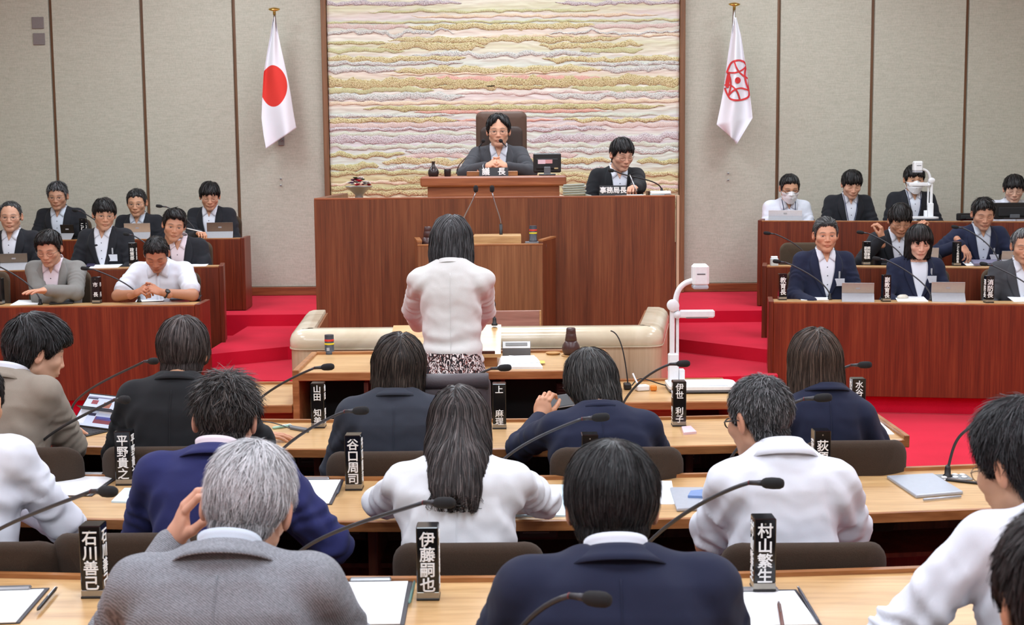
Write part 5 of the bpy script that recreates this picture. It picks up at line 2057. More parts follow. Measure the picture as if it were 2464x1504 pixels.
# ---- row 2
person('person in white shirt at the left edge, only shoulder and sleeve in view', (-82, 862), 3.95, hpitch=12, neck=25, lean=14, fine=1.4, wr=1.2, style='shirt', shirt=WHITEC, hair=short(), hands=[None, ('g', 40, 1215, .74)], pole_out=1.2, width=1.05)
person('person with spiky dark hair and blue suit at the second desk row', (533, 893), 3.95, hpitch=14, hroll=2, neck=30, lean=18, fine=1.9, suit=NAVYB, shirt=SHIRTP, skin=(204, 156, 132),
       hair=H_(top=.03, side=.007, back=.006, front=.03, len=.045, n=3000, w=.0014, lift=.006, wild=.3, up=.02, col=(.014, .012, .012), col2=(.12, .10, .09), crown=(0, -.05, .11)), hands=[None, ('g', 690, 1235, .72)], pole_out=.9, width=1.04)
wj = person('person with long dark hair and white jacket at the second desk row', (1103, 920), 3.95, sex='f', s=.95, hpitch=16, neck=30, lean=20, fine=1.9, style='jacket', suit=WHITEJ, shirt=WHITEC, wr=1.9,
            hair=H_(line=LINE_F, top=.02, side=.012, back=.016, front=.014, len=.13, K=8, n=3200, w=.0019, lift=.003, wild=.08, grav=1.3, part=-.012, col=(.013, .011, .011), col2=(.13, .105, .10), gamma=2.6,
                    curtain=dict(zbot=-.25, ztop=.07, yfront=.035, ragged=.045, prof=[(.08, .080, .095, -.012), (.02, .090, .104, -.02), (-.05, .098, .112, -.06), (-.10, .098, .105, -.115), (-.15, .092, .085, -.165), (-.20, .080, .065, -.20), (-.27, .062, .05, -.225), (-.34, .045, .035, -.235)])),
            hands=[('l', -.07, .34, -.22), ('l', .09, .34, -.22)], pole_out=4, width=1.02)
person('person in white polo shirt with short greying hair and dark-rimmed glasses', (1852, 898), 3.95, hyaw=-34, hpitch=12, neck=24, lean=14, fine=1.9, wr=1.6, slope=.108, style='polo', shirt=WHITEC, glasses='thick', skin=(188, 142, 116), neckx=.02,
       hair=H_(top=.012, side=.007, back=.008, front=.010, len=.022, n=3600, w=.0011, lift=.005, wild=.3, col=(.016, .016, .017), col2=(.26, .26, .27), gamma=2.6), width=.94, bulk=.98, pole_out=.3, hands=[('g', 1740, 1180, .74), ('g', 1990, 1180, .74)])

# ---- row 1
person('person in beige grey blazer typing on a tablet, face in profile to the right', (60, 746), 4.98, yaw=-22, hyaw=34, hpitch=16, neck=24, lean=16, fine=1.5, suit=BEIGEG, shirt=WHITEC, skin=(216, 172, 146),
       hair=H_(top=.032, side=.02, back=.022, front=.034, len=.07, n=2200, w=.0015, lift=.007, wild=.18, line=[(0, -.085), (35, -.08), (62, -.07), (76, -.03), (86, .006), (98, .006), (108, -.012), (118, .0), (130, .03), (150, .04), (180, .045)], col2=(.07, .07, .075), flow=lambda P: np.array([0, .8, -.1]) * sstep(.04, .1, P[:, 2])[:, None]),
       hands=[('g', 140, 1036, .72), ('g', 160, 1058, .715)], hkind=('type', 'type'), pole_out=.9, width=1.02)
person('person with neat dark brown hair and black jacket, right hand resting on the desk', (437, 757), 4.98, hpitch=8, sex='f', s=1.0, neck=22, lean=12, fine=1.5, style='jacket', suit=BLACKW, shirt=BLACKW,
       hair=H_(line=[(0, -.10), (40, -.098), (70, -.09), (84, -.06), (104, -.06), (114, -.03), (128, .03), (150, .05), (180, .056)], top=.024, side=.016, back=.022, len=.08, K=7, n=2600, w=.0016, lift=.003, wild=.1, grav=1.2, col=(.022, .016, .015), col2=(.12, .095, .088), gamma=2.2),
       hands=[None, ('g', 606, 1048, .712)], hkind=('relaxed', 'flat'), hrot=(0, ((1, .35, -.06), (0, 0, 1))), pole_out=.9)
person('person with dark shoulder-length bob and charcoal jacket left of the empty leather chair', (955, 797), 4.98, sex='f', s=.97, hpitch=4, hroll=3, neck=18, lean=10, fine=1.6, style='jacket', suit=CHARC, shirt=WHITEC,
       hair=bobc(-.135, .098, col=(.013, .010, .009), col2=(.10, .075, .06), gamma=2.6), pole_out=.7, width=1.02)
person('person in navy jacket with layered black hair leaning left, looking at a phone', (1440, 829), 5.0, sex='f', s=1.0, hyaw=-22, hpitch=20, hroll=-4, neck=30, lean=22, fine=1.6, style='jacket', suit=NAVY, shirt=NAVY, glasses='thin',
       hair=bobc(-.115, .090, part=None, wild=.2, lift=.006, col=(.014, .013, .013), col2=(.10, .095, .09), gamma=2.2, side=.012, curtain=dict(zbot=-.125, ztop=.06, yfront=-.012, ragged=.03, prof=[(.08, .082, .10, -.012), (.03, .088, .106, -.016), (-.05, .086, .10, -.03), (-.12, .07, .08, -.045)])),
       pole=(None, (.35, -.3, -1)), hands=[('w', 1300, 1010, 5.30), ('g', 1570, 1040, .72)], hkind=('grip', 'relaxed'), hrot=(((.2, .3, 1), (-.4, -.9, .3)), 0), pole_out=1.0, width=1.02, bulk=1.05)
person('person with long straight brown hair and navy jacket in the front row', (1963, 785), 4.98, sex='f', s=.96, hyaw=6, hpitch=4, hroll=-2, neck=16, lean=10, fine=1.6, style='jacket', suit=NAVY, shirt=WHITEC, neckx=.02,
       hair=H_(line=LINE_F, top=.024, side=.02, back=.022, front=.018, len=.13, K=8, n=3000, w=.002, lift=.0025, wild=.05, lump=.002, grav=1.4, part=.012, col=(.022, .015, .012), col2=(.14, .095, .072), gamma=2.0,
               curtain=dict(zbot=-.175, ztop=.06, yfront=.035, ragged=.008, prof=[(.08, .086, .10, -.012), (.03, .096, .108, -.014), (-.05, .104, .104, -.022), (-.12, .106, .095, -.03), (-.18, .10, .085, -.035)])), hands=[None, ('g', 2075, 1045, .72)], pole_out=.45, width=.88, bulk=.93, slope=.125)

# ---- officials on the left
Lf, Lm, Lb = DZ['lf'], DZ['lm'], DZ['lb']
person('person in grey suit and glasses with folded arms at the left front desk', (119, 545), 9.92, yaw=180, hpitch=22, eye=0, neck=22, lean=10, glasses='thin', suit=GREYS, shirt=SHIRTP, skin=(196, 150, 122), hair=swept(.5), badge=-.24,
       hands=[('w', 112, 699, 9.60), ('w', 145, 716, 9.70)], hkind=('flat', None), watch=-1, pole_out=1.1, floor=.12)
person('person in white short-sleeved shirt with clasped hands and a wristwatch at the left front desk', (375, 556), 9.90, yaw=180, hyaw=-8, hpitch=36, eye=0, neck=30, lean=14, style='shortsleeve', shirt=WHITEC, skin=(180, 128, 100), hair=short(top=.012, side=.008, len=.03, lift=.003),
       hands=[('w', 390, 704, 9.66), ('w', 326, 706, 9.66)], hkind=('clasp', 'clasp'), hrot=(((-.75, -.45, .35), (.45, -.5, .75)), ((.75, -.45, .35), (-.45, -.5, .75))), watch=-1, pole_out=1.5, floor=.12, width=1.08)
person('person with receding hair, glasses and dark suit at the left edge of the middle desk', (22, 483), 11.1, yaw=180, hyaw=-12, hpitch=4, neck=12, lean=4, glasses='thin', suit=BLACKW2, shirt=WHITEC, skin=(198, 152, 126), floor=.3,
       hair=short(top=.008, side=.008, front=.006, len=.025, n=1500, col=(.03, .03, .03), col2=(.16, .16, .16), line=[(0, -.082), (62, -.06), (78, -.012), (88, .012), (98, .01), (108, .0), (118, .03), (135, .075), (150, .085), (180, .09)]))
person('person with thick black hair, dark suit and badge at the left middle desk', (244, 474), 11.08, yaw=180, hyaw=-22, hpitch=8, hroll=-3, neck=14, lean=5, glasses='thin', suit=BLACKW2, shirt=WHITEC, hair=fringe(part=.03), badge=-.23, floor=.3, skin=(196, 148, 120))
person('person in black suit leaning left behind the white-shirted man', (410, 498), 11.0, yaw=180, hyaw=-18, hpitch=10, hroll=-8, neck=18, lean=12, suit=BLACKW2, shirt=SHIRTP, hair=swept(-.5), badge=-.26, floor=.3, skin=(194, 142, 114), neckx=-.05)
person('person with short grey hair and metal glasses behind a tablet at the left rear desk', (137, 434), 12.55, yaw=180, hyaw=-6, hpitch=10, neck=14, lean=6, glasses='thin', suit=BLACKW2, shirt=SHIRTG, skin=(186, 140, 114), floor=.48, hair=short(col=(.03, .03, .032), col2=(.22, .22, .23), gamma=2, top=.022, up=.01))
person('person with receding short hair and glasses between two others at the left rear desk', (328, 452), 12.55, yaw=180, hyaw=-4, hpitch=10, neck=14, lean=6, glasses='thin', suit=BLACKW2, shirt=SHIRTG, skin=(200, 152, 122), floor=.48, hair=short(top=.012, len=.028, col=(.018, .018, .018), col2=(.12, .12, .12)))
person('person holding a pen at the right end of the left rear desk', (502, 433), 12.55, yaw=180, hyaw=-12, hpitch=16, eye=0, neck=16, lean=6, glasses='thin', suit=BLACKW2, shirt=WHITEC, floor=.48, hair=fringe(part=-.03), hands=[None, ('w', 478, 562, 12.26)], hkind=('relaxed', 'pen'), skin=(202, 154, 126))

# ---- the chair and the clerk
person('person presiding in the high-backed brown chair, hands clasped on the raised desk', (1199, 272), 10.66, yaw=180, hpitch=4, neck=12, lean=6, glasses='thin', suit=DGREY, shirt=WHITEC, floor=.73, skin=(212, 162, 134),
       hair=fringe(line=[(0, -.085), (35, -.08), (62, -.065), (78, -.03), (90, .0), (104, -.02), (116, .0), (130, .035), (150, .06), (170, .085), (180, .095)], part=.0), hands=[('w', 1222, 402, 10.33), ('w', 1168, 402, 10.33)], hkind=('clasp', 'clasp'),
       hrot=(((-.75, -.45, .35), (.45, -.5, .75)), ((.75, -.45, .35), (-.45, -.5, .75))), pole_out=1.4, width=1.06, cuff=WHITEC, fine=.5)
person('person with black fringe and glasses writing at the right end of the dais', (1490, 326), 10.85, yaw=186, hyaw=-16, hpitch=18, eye=0, neck=18, lean=10, glasses='thin', suit=BLACKW, shirt=WHITEC, floor=.73, skin=(214, 166, 140), hair=fringe(rag=.014, line=[(0, -.085), (62, -.065), (78, -.03), (90, .0), (104, -.015), (116, .005), (130, .035), (150, .045), (180, .05)]), hands=[('w', 1524, 458, 10.35), None], hkind=('pen', 'relaxed'), pole_out=.8, fine=.5)

# ---- officials on the right
Rf, Rm, Rb_ = DZ['rf'], DZ['rm'], DZ['rb']
person('person in white shirt wearing a face mask and glasses behind a white laptop', (1899, 415), 12.6, yaw=180, hpitch=16, eye=0, neck=16, lean=8, style='shirt', shirt=WHITEC, mask=True, glasses='thick', floor=.48, hair=short(col2=(.12, .12, .12)), pole_out=.4, lanyard=True)
person('person in dark suit with lanyard reading at the right rear desk', (2048, 403), 12.6, yaw=180, hpitch=22, eye=0, neck=18, lean=8, suit=BLACKW2, shirt=WHITEC, floor=.48, hair=fringe(), skin=(210, 164, 138), lanyard=True)
person('person in dark suit with face mask half hidden by the small document camera', (2200, 394), 12.6, yaw=180, hyaw=2, hpitch=8, neck=12, lean=4, suit=BLACKW2, shirt=WHITEC, mask=True, floor=.48, hair=fringe(), lanyard=True)
person('person with glasses and white shirt looking down behind the black monitor', (2442, 416), 12.6, yaw=180, hyaw=14, hpitch=16, eye=0, neck=16, lean=8, style='shortsleeve', shirt=WHITEC, glasses='thin', floor=.48, hair=fringe(), skin=(214, 172, 148))
person('person in black suit raising both hands to the glasses', (2164, 482), 11.1, yaw=180, hyaw=2, hpitch=24, eye=0, neck=20, lean=8, glasses='thin', suit=BLACKW2, shirt=WHITEC, floor=.3, hair=fringe(top=.03), hands=[('w', 2207, 566, 10.98), ('w', 2122, 574, 10.98)], hkind=('pen', 'pen'), hrot=(((.2, -.1, 1), (-.8, -.5, 0)), ((-.1, -.1, 1), (.8, -.5, 0))), pole_out=.6, skin=(190, 142, 114))
person('person with cropped black hair and navy suit reaching over papers on the right middle desk', (2366, 470), 11.05, yaw=180, hyaw=6, hpitch=18, eye=0, neck=16, lean=8, suit=NAVY, shirt=SHIRTG, floor=.3, hair=short(top=.02, up=.012, side=.006), badge=-.24, hands=[None, ('w', 2312, 588, 10.88)], hkind=('relaxed', 'relaxed'), hrot=(0, ((.35, -.35, -.6), (.3, -.6, .6))), pole_out=1.2, skin=(196, 148, 122), width=1.04)
person('person with swept-back greying hair and navy suit behind the right front desk', (1988, 521), 9.92, yaw=180, hyaw=4, hpitch=2, neck=10, lean=3, suit=NAVY, shirt=WHITEC, floor=.12, skin=(204, 152, 122), hair=H_(top=.018, side=.009, front=.010, len=.05, col=(.02, .02, .02), col2=(.18, .18, .18), gamma=2, flow=lambda P: np.array([.5, -2.0, .8]) * sstep(.04, .09, P[:, 2])[:, None]), badge=-.22, fine=.6)
person('person with black bob and fringe in navy jacket behind the right front desk', (2212, 535), 9.9, yaw=180, hyaw=4, hpitch=16, eye=0, sex='f', s=.95, neck=14, lean=5, style='jacket', suit=NAVY, shirt=WHITEC, floor=.12, skin=(222, 176, 152),
       hair=bobc(-.135, .098, part=None, line=[(0, -.10), (40, -.095), (70, -.07), (88, -.04), (104, -.045), (114, -.02), (128, .022), (150, .036), (180, .040)], flow=lambda P: np.array([0, 1.0, -.2]) * sstep(.04, .1, P[:, 2])[:, None]), badge=-.17, fine=.6)
person('person with grey temples and dark grey suit at the right edge of the front desk', (2466, 546), 9.8, yaw=172, hyaw=4, hpitch=10, eye=0, neck=14, lean=5, suit=DGREY, shirt=WHITEC, floor=.1, skin=(196, 148, 120), hair=short(col=(.05, .05, .05), col2=(.3, .3, .3), gamma=1.4, top=.014, line=[(0, -.082), (62, -.06), (78, -.012), (88, .012), (98, .004), (108, -.014), (118, .02), (135, .07), (180, .085)]))
# ---- the standing questioner
SKIRTM, nt, b = mat_base('skirt_print')
b.inputs['Roughness'].default_value = .8
vo = N(nt, 'ShaderNodeTexNoise')
vo.inputs['Scale'].default_value = 34
vo.inputs['Detail'].default_value = 1.5
vo.inputs['Distortion'].default_value = 2.6
nt.links.new(mapped(nt, (1.5, 1.5, .8), rot=(0, .5, 0)), vo.inputs['Vector'])
cr_n = ramp(nt, vo.outputs[0], [(0.0, srgb(20, 18, 24)), (.46, srgb(22, 20, 28)), (.48, srgb(120, 62, 52)), (.52, srgb(130, 70, 58)), (.535, srgb(230, 224, 222)), (.64, srgb(226, 220, 218)), (.66, srgb(24, 20, 26))])
[n for n in nt.nodes if n.type == 'VALTORGB'][0].color_ramp.interpolation = 'CONSTANT'
nt.links.new(cr_n, b.inputs['Base Color'])
qs = person('standing person in cream jacket and printed skirt speaking at the reading desk', (1085, 512), 6.42, sex='f', s=.97, hpitch=14, neck=18, lean=5, style='dress', suit=CREAMJ, shirt=WHITEC, fine=1.4, wr=1.2, hem=.01, drop=.095, slope=.098, legs=False, width=.92, bulk=.92,
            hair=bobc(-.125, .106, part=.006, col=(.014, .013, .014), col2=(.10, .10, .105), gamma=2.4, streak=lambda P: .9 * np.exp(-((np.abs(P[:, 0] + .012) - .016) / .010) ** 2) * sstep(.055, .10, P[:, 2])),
            hands=[('w', 1005, 806, 6.86), ('w', 1142, 806, 6.84)], hkind=('flat', 'flat'), pole_out=1.1)
rl = qs['rl']
Hq = Vector(qs['H'] - rl)
mb = MB()
st = []
ztop = Hq.z + .06
for i in range(14):
    t = i / 13
    z = ztop - t * (ztop - .42)
    a = .135 + .03 * min(1, t * 3) + .03 * t
    bb = .105 + .025 * min(1, t * 3) + .02 * t
    st.append([Vector((Hq.x + a * math.cos(q) * (1 + .02 * math.sin(7 * q)), Hq.y + bb * math.sin(q) * (1 + .03 * math.sin(9 * q)), z)) for q in [2 * math.pi * k / 36 for k in range(36)]])
mb.sweep(st).build('skirt', SKIRTM, qs['root'], angle=70)
for sg in (-1, 1):
    MB().tube([(Hq.x + .07 * sg, Hq.y, .5), (Hq.x + .07 * sg, Hq.y - .01, .3), (Hq.x + .065 * sg, Hq.y, .07)], [.055, .05, .034], 12).build('leg', child_skin(np.array(srgb(196, 150, 124))), qs['root'], smooth=True)
    MB().box((.075, .23, .05), (Hq.x + .065 * sg, Hq.y + .05, .028), .02).build('shoe', BLACK, qs['root'])

# ------------------------------------------------------------------ chairs
def chair_at(px, py, Y, label, floor=0.0, rz=0.0, w=.46, fab=CHAIRF, curve=.09, bh=.36):
    p_ = W(px, py, Y)
    c = make_chair(label, w=w, bh=bh, top=p_.z - floor, fab=fab, curve=curve, group='brown fabric swivel chairs')
    d = Vector((0, .2, 0))
    d.rotate(Matrix.Rotation(rz, 3, 'Z'))
    c.location = (p_.x + d.x, Y + d.y, floor)
    c.rotation_euler = (0, 0, rz)
    return c


chair_at(362, 1077, 4.66, 'brown fabric chair of the person in black jacket', w=.38)
chair_at(915, 1089, 4.66, 'brown fabric chair of the person in charcoal jacket', w=.40)
chair_at(1487, 1080, 4.60, 'brown fabric chair of the person looking at a phone', w=.47)
chair_at(2064, 1062, 4.66, 'brown fabric chair of the brown-haired person, at the right end of the front row', w=.38)
chair_at(40, 1080, 4.62, 'brown fabric chair of the person in beige grey blazer', w=.42)
chair_at(300, 1288, 3.6, 'brown fabric chair of the person in blue suit', w=.44)
chair_at(1125, 1311, 3.58, 'brown fabric chair of the person in white jacket', w=.42)
chair_at(1945, 1312, 3.58, 'brown fabric chair of the person in white polo shirt', w=.46)
chair_at(-60, 1310, 3.58, 'brown fabric chair of the white-shirted person at the left edge', w=.44)
for (px_, lab) in ((600, 'brown fabric chair of the grey-haired person, below the bottom edge'), (1490, 'brown fabric chair of the navy-suited person, below the bottom edge'), (2400, 'brown fabric chair of the white-shirted person, below the bottom edge')):
    chair_at(px_, 1640, 2.36, lab, w=.46)
chair_at(2590, 1900, 1.38, 'chair of the person in the bottom right corner', w=.46)
PI = math.pi
for px_, py_, Y_, fl_, lab in (
        (150, 652, 10.22, .12, 'brown fabric chair of the grey-suited person'), (412, 655, 10.22, .12, 'brown fabric chair of the person with clasped hands and white short sleeves'), (-45, 654, 10.22, .12, 'empty brown chair at the left edge of the left front desk'),
        (40, 590, 11.42, .30, 'brown fabric chair of the receding-haired person at the left edge'), (262, 582, 11.42, .30, 'brown fabric chair of the badge-wearing person at the left middle desk'), (448, 582, 11.42, .30, 'brown fabric chair of the person leaning left'),
        (165, 528, 12.9, .48, 'brown fabric chair of the short grey-haired person'), (345, 526, 12.9, .48, 'brown fabric chair of the person between two others'), (525, 520, 12.9, .48, 'brown fabric chair of the person holding a pen'),
        (1478, 428, 11.2, .73, 'brown fabric chair of the clerk on the dais'),
        (1962, 650, 10.22, .12, 'brown fabric chair of the person with swept-back hair'), (2204, 645, 10.22, .12, 'brown fabric chair of the person with black bob'), (2430, 648, 10.15, .10, 'brown fabric chair of the person at the right edge'),
        (1940, 584, 11.4, .30, 'empty brown chair at the left end of the right middle desk'), (2150, 590, 11.42, .30, 'brown fabric chair of the person touching the glasses'), (2380, 588, 11.42, .30, 'brown fabric chair of the cropped-haired navy-suited person'),
        (1900, 520, 12.95, .48, 'brown fabric chair of the masked person behind the white laptop'), (2048, 520, 12.95, .48, 'brown fabric chair of the reading person'), (2200, 520, 12.95, .48, 'brown fabric chair of the masked person behind the document camera'), (2450, 520, 12.95, .48, 'brown fabric chair of the person behind the monitor')):
    chair_at(px_, py_, Y_, lab, floor=fl_, rz=PI, w=.47, fab=CHAIRF2, bh=.44)

# leather chair of the standing woman
p_ = W(1040, 909, 5.02)
t = thing('leather_chair', 'empty dark grey leather chair behind the standing person', 'chair', (p_.x, 5.2, 0), .06)
o = rounded_panel(.42, .52, .07, .03, .03).build('backrest', LEATHER, t, angle=60)
o.location = (0, -.2, p_.z - .52)
MB().tube([(-.2, -.2, p_.z - .012), (.2, -.2, p_.z - .012)], .03, 12).build('top_roll', LEATHER, t, smooth=True)
s_ = rounded_panel(.44, .44, .09, .06).build('seat', LEATHER, t, angle=60)
s_.rotation_euler = (math.radians(-90), 0, 0)
s_.location = (0, -.2, .43)
MB().tube([(0, 0, .05), (0, 0, .4)], .03, 12).build('column', BLACK, t)
for k in range(5):
    a = 1.2566 * k
    MB().tube([(0, 0, .08), (.27 * math.cos(a), .27 * math.sin(a), .03)], [.022, .014], 8).build('base_arm', BLACK, t)

# presiding officer's chair
BROWNL = plain('brown_leather', srgb(84, 58, 42), .55, bump=.15, nscale=150)
BROWND = plain('brown_leather_dark', srgb(58, 42, 34), .6, bump=.15, nscale=150)
p_ = W(1206, 268, 11.0)
t = thing('high_backed_chair', 'high-backed brown leather chair before the tapestry', 'chair', (p_.x, 11.0, .73), PI)
o = rounded_panel(.41, p_.z - .73 - .42, .07, .05, .0).build('backrest', BROWNL, t, angle=60)
o.location = (0, 0, .42)
o2_ = rounded_panel(.34, .30, .05, .05, .0).build('head_cushion', BROWND, t, angle=60)
o2_.location = (0, .035, p_.z - .73 - .42)
o3 = rounded_panel(.36, .5, .05, .05, .0).build('back_cushion', BROWNL, t, angle=60)
o3.location = (0, .04, .5)
s_ = rounded_panel(.46, .46, .1, .06).build('seat', BROWNL, t, angle=60)
s_.rotation_euler = (math.radians(-90), 0, 0)
s_.location = (0, .0, .40)
MB().tube([(0, .2, .04), (0, .2, .38)], .03, 12).build('column', BLACK, t)
for k in range(5):
    a = 1.2566 * k
    MB().tube([(0, .2, .07), (.27 * math.cos(a), .2 + .27 * math.sin(a), .03)], [.022, .014], 8).build('base_arm', BLACK, t)


# ------------------------------------------------------------------ small things
def bez(a, b, c, d, n):
    return [((1 - t) ** 3) * a + 3 * t * (1 - t) ** 2 * b + 3 * t * t * (1 - t) * c + t ** 3 * d for t in [i / n for i in range(n + 1)]]


STEMM = plain('mic_stem', srgb(62, 62, 66), .45, metal=.4)
FOAM = plain('mic_foam', (.012, .012, .013), .95, bump=.6, nscale=900)
REDR = plain('mic_ring_red', srgb(120, 30, 38), .4)


def mic(label, head, hY, base, bZ, sc=1.0, plate=False, hl=.058, name='gooseneck_microphone'):
    Bp = G(base[0], base[1], bZ)
    Hp = W(head[0], head[1], hY)
    t = thing(name, label, 'microphone', Bp)
    h = Hp - Bp
    hz = Vector((h.x, h.y, 0))
    if hz.length < 1e-3:
        hz = Vector((1, 0, 0))
    hz.normalize()
    end = Vector((hz.x, hz.y, .12)).normalized()
    e0 = h - end * (hl * .55)
    pts = bez(Vector((0, 0, .03)), Vector((0, 0, .12 * sc)) + hz * .02, e0 - end * (.16 * sc) - Vector((0, 0, .035)), e0 - end * .035, 18)
    MB().tube(pts, .0052 * sc, 8).build('stem', STEMM, t, smooth=True)
    MB().tube([e0 - end * .036, e0 - end * .012, e0], [.0058 * sc, .0068 * sc, .008 * sc], 10).build('capsule', STEMM, t, smooth=True)
    MB().tube([e0 - end * .0355, e0 - end * .0335], .0062 * sc, 10).build('ring', REDR, t, smooth=True)
    hd = [(.0, .006), (.06, .0105), (.2, .0135), (.5, .0148), (.8, .0140), (.95, .0105), (1, .005)]
    MB().tube([e0 + end * (hl * q) for q, r in hd], [r * sc for q, r in hd], 14).build('foam_windscreen', FOAM, t, smooth=True)
    MB().lathe([(.017, 0), (.017, .008), (.011, .014), (.010, .036), (.006, .046)], 14).build('socket', BLACK, t, smooth=True)
    if plate:
        bx('plate', (.12, .075, .006), (.015, -.005, .003), CHROMEG, t, .002)
        for k, (x, y) in enumerate(((-.02, -.025), (.02, -.022), (.05, -.022), (.03, .015), (.055, .012))):
            MB().lathe([(.010, .006), (.010, .010), (.007, .0115)], 12, (x, y, 0)).build('key', WHITEP, t, smooth=True)
    return t


for lab, hd, hy, bs, pl_ in (
        ('black gooseneck microphone reaching in from the left edge over the nearest desk row', (262, 1183), 3.2, (-90, 1385), False),
        ('black gooseneck microphone beside the grey-haired person, head over the white jacket', (1072, 1210), 3.2, (690, 1400), False),
        ('black gooseneck microphone rising before the white polo shirt', (1862, 1163), 3.2, (1520, 1400), False),
        ('black gooseneck microphone crossing the tablet screen at the left', (300, 962), 4.4, (76, 1124), True),
        ('black gooseneck microphone with its head against the charcoal jacket', (870, 988), 4.4, (640, 1165), True),
        ('black gooseneck microphone with its head against the navy jacket of the phone user', (1448, 1004), 4.4, (1180, 1175), True),
        ('black gooseneck microphone at the right of the polo-shirted person\'s head', (1983, 957), 4.4, (1740, 1165), True),
        ('gooseneck microphone on a plate with keys before the thin-glasses person', (2430, 1010), 4.45, (2280, 1150), True),
        ('black gooseneck microphone between the blazer and the black jacket', (370, 869), 5.45, (172, 1006), True),
        ('black gooseneck microphone left of the dark-bobbed person', (790, 883), 5.45, (592, 1026), True),
        ('black gooseneck microphone by the standing person\'s skirt', (1216, 885), 5.45, (1052, 1024), True),
        ('black gooseneck microphone before the large document camera', (1646, 875), 5.45, (1490, 1016), True),
        ('black gooseneck microphone right of the long brown hair', (2083, 878), 5.45, (1945, 1014), True)):
    mic(lab, hd, hy, bs, DT, plate=pl_)
mic('blurred gooseneck microphone at the bottom edge before the navy suit', (1440, 1442), 2.3, (1150, 1770), DT)
for lab, hd, hy, bs, z in (
        ('gooseneck microphone at the far left of the left front desk', (-18, 640), 9.78, (97, 733), Lf), ('gooseneck microphone before the person in white short sleeves', (203, 646), 9.78, (335, 727), Lf),
        ('gooseneck microphone before the badge-wearing person at the left middle desk', (303, 563), 10.95, (385, 641), Lm), ('gooseneck microphone between two persons at the left rear desk', (382, 496), 12.3, (474, 572), Lb), ('gooseneck microphone before the short grey-haired person', (180, 506), 12.3, (262, 577), Lb),
        ('gooseneck microphone before the person with swept-back hair', (1868, 629), 9.78, (1997, 721), Rf), ('gooseneck microphone before the person with black bob', (2108, 622), 9.75, (2240, 723), Rf), ('gooseneck microphone at the right edge of the right front desk', (2366, 635), 9.7, (2495, 726), Rf),
        ('gooseneck microphone before the empty chair on the right', (1845, 561), 10.95, (1945, 636), Rm), ('gooseneck microphone before the person touching the glasses', (2069, 559), 10.95, (2175, 637), Rm), ('gooseneck microphone before the cropped-haired navy-suited person', (2297, 546), 10.9, (2402, 637), Rm)):
    mic(lab, hd, hy, bs, z - .012)
mic('gooseneck microphone at the left of the presiding person', (1163, 339), 10.42, (1101, 418), cz, hl=.05)
mic('gooseneck microphone before the mouth of the presiding person', (1205, 339), 10.42, (1276, 418), cz, hl=.05)
mic('gooseneck microphone curving before the writing clerk', (1470, 410), 10.2, (1592, 466), pz - .015)
THIN = plain('thin_chrome', srgb(170, 172, 176), .3, metal=.9)


def stand_mic(label, head, base, Y, z):
    Bp = Vector((W(*base, Y).x, Y, z))
    h = W(*head, Y - .02) - Bp
    t = thing('stand_microphone', label, 'microphone', Bp)
    low = Vector((h.x * .02, 0, h.z * .42))
    MB().tube([Vector((0, 0, 0)), low], .011, 10).build('shaft', BLACK, t, smooth=True)
    MB().tube(bez(low, low + Vector((0, 0, .05)), h - Vector((h.x * .35, 0, .10)), h, 10), .0042, 8).build('stem', THIN, t, smooth=True)
    MB().tube([h, h + Vector((0, 0, .012)), h + Vector((0, 0, .035)), h + Vector((0, 0, .045))], [.012, .016, .016, .008], 12).build('head', FOAM, t, smooth=True)
    MB().lathe([(.035, 0), (.035, .008), (.012, .014)], 16).build('foot', BLACK, t)


zl_ = lz - .03
stand_mic('thin left microphone of the pair on the lectern', (1145, 462), (1112, 588), LY + .2, zl_)
stand_mic('thin right microphone of the pair on the lectern', (1184, 462), (1206, 588), LY + .2, zl_)
mic('short gooseneck microphone on the reading desk, half hidden by the standing person', (1150, 712), 7.2, (1190, 783), pa.z, hl=.05)

# ---- lettering
TEXTS = []


def glyphs(name, text, size, mat, parent, M, bold=.0):
    rows = text.split('\n')
    for r, row in enumerate(rows):
        for q, ch in enumerate(row):
            if ch in ' \u3000':
                continue
            cu = bpy.data.curves.new(name, 'FONT')
            cu.body = ch
            cu.size = size
            cu.align_x = 'CENTER'
            cu.align_y = 'CENTER'
            cu.bevel_depth = bold
            cu.bevel_resolution = 0
            cu.resolution_u = 3
            tmp = bpy.data.objects.new(name, cu)
            COL.objects.link(tmp)
            TEXTS.append((tmp, 'character', mat, parent, M @ Matrix.Translation(((q - (len(row) - 1) / 2) * size, ((len(rows) - 1) / 2 - r) * size * .98, 0))))


def finish_glyphs():
    dg = bpy.context.evaluated_depsgraph_get()
    mes = [bpy.data.meshes.new_from_object(t[0].evaluated_get(dg)) for t in TEXTS]
    for (tmp, name, mat, parent, M), me in zip(TEXTS, mes):
        bpy.data.objects.remove(tmp)
        me.transform(M)
        me.materials.clear()
        me.name = name
        obj(name, me, mat, parent)


LETW = plain('lettering_white', srgb(240, 240, 240), .5)
GLOSS = plain('gloss_black', (.006, .006, .007), .12)
NB = plain('block_base', srgb(160, 156, 146), .3, metal=.7)
RX = Matrix.Rotation(PI / 2, 4, 'X')


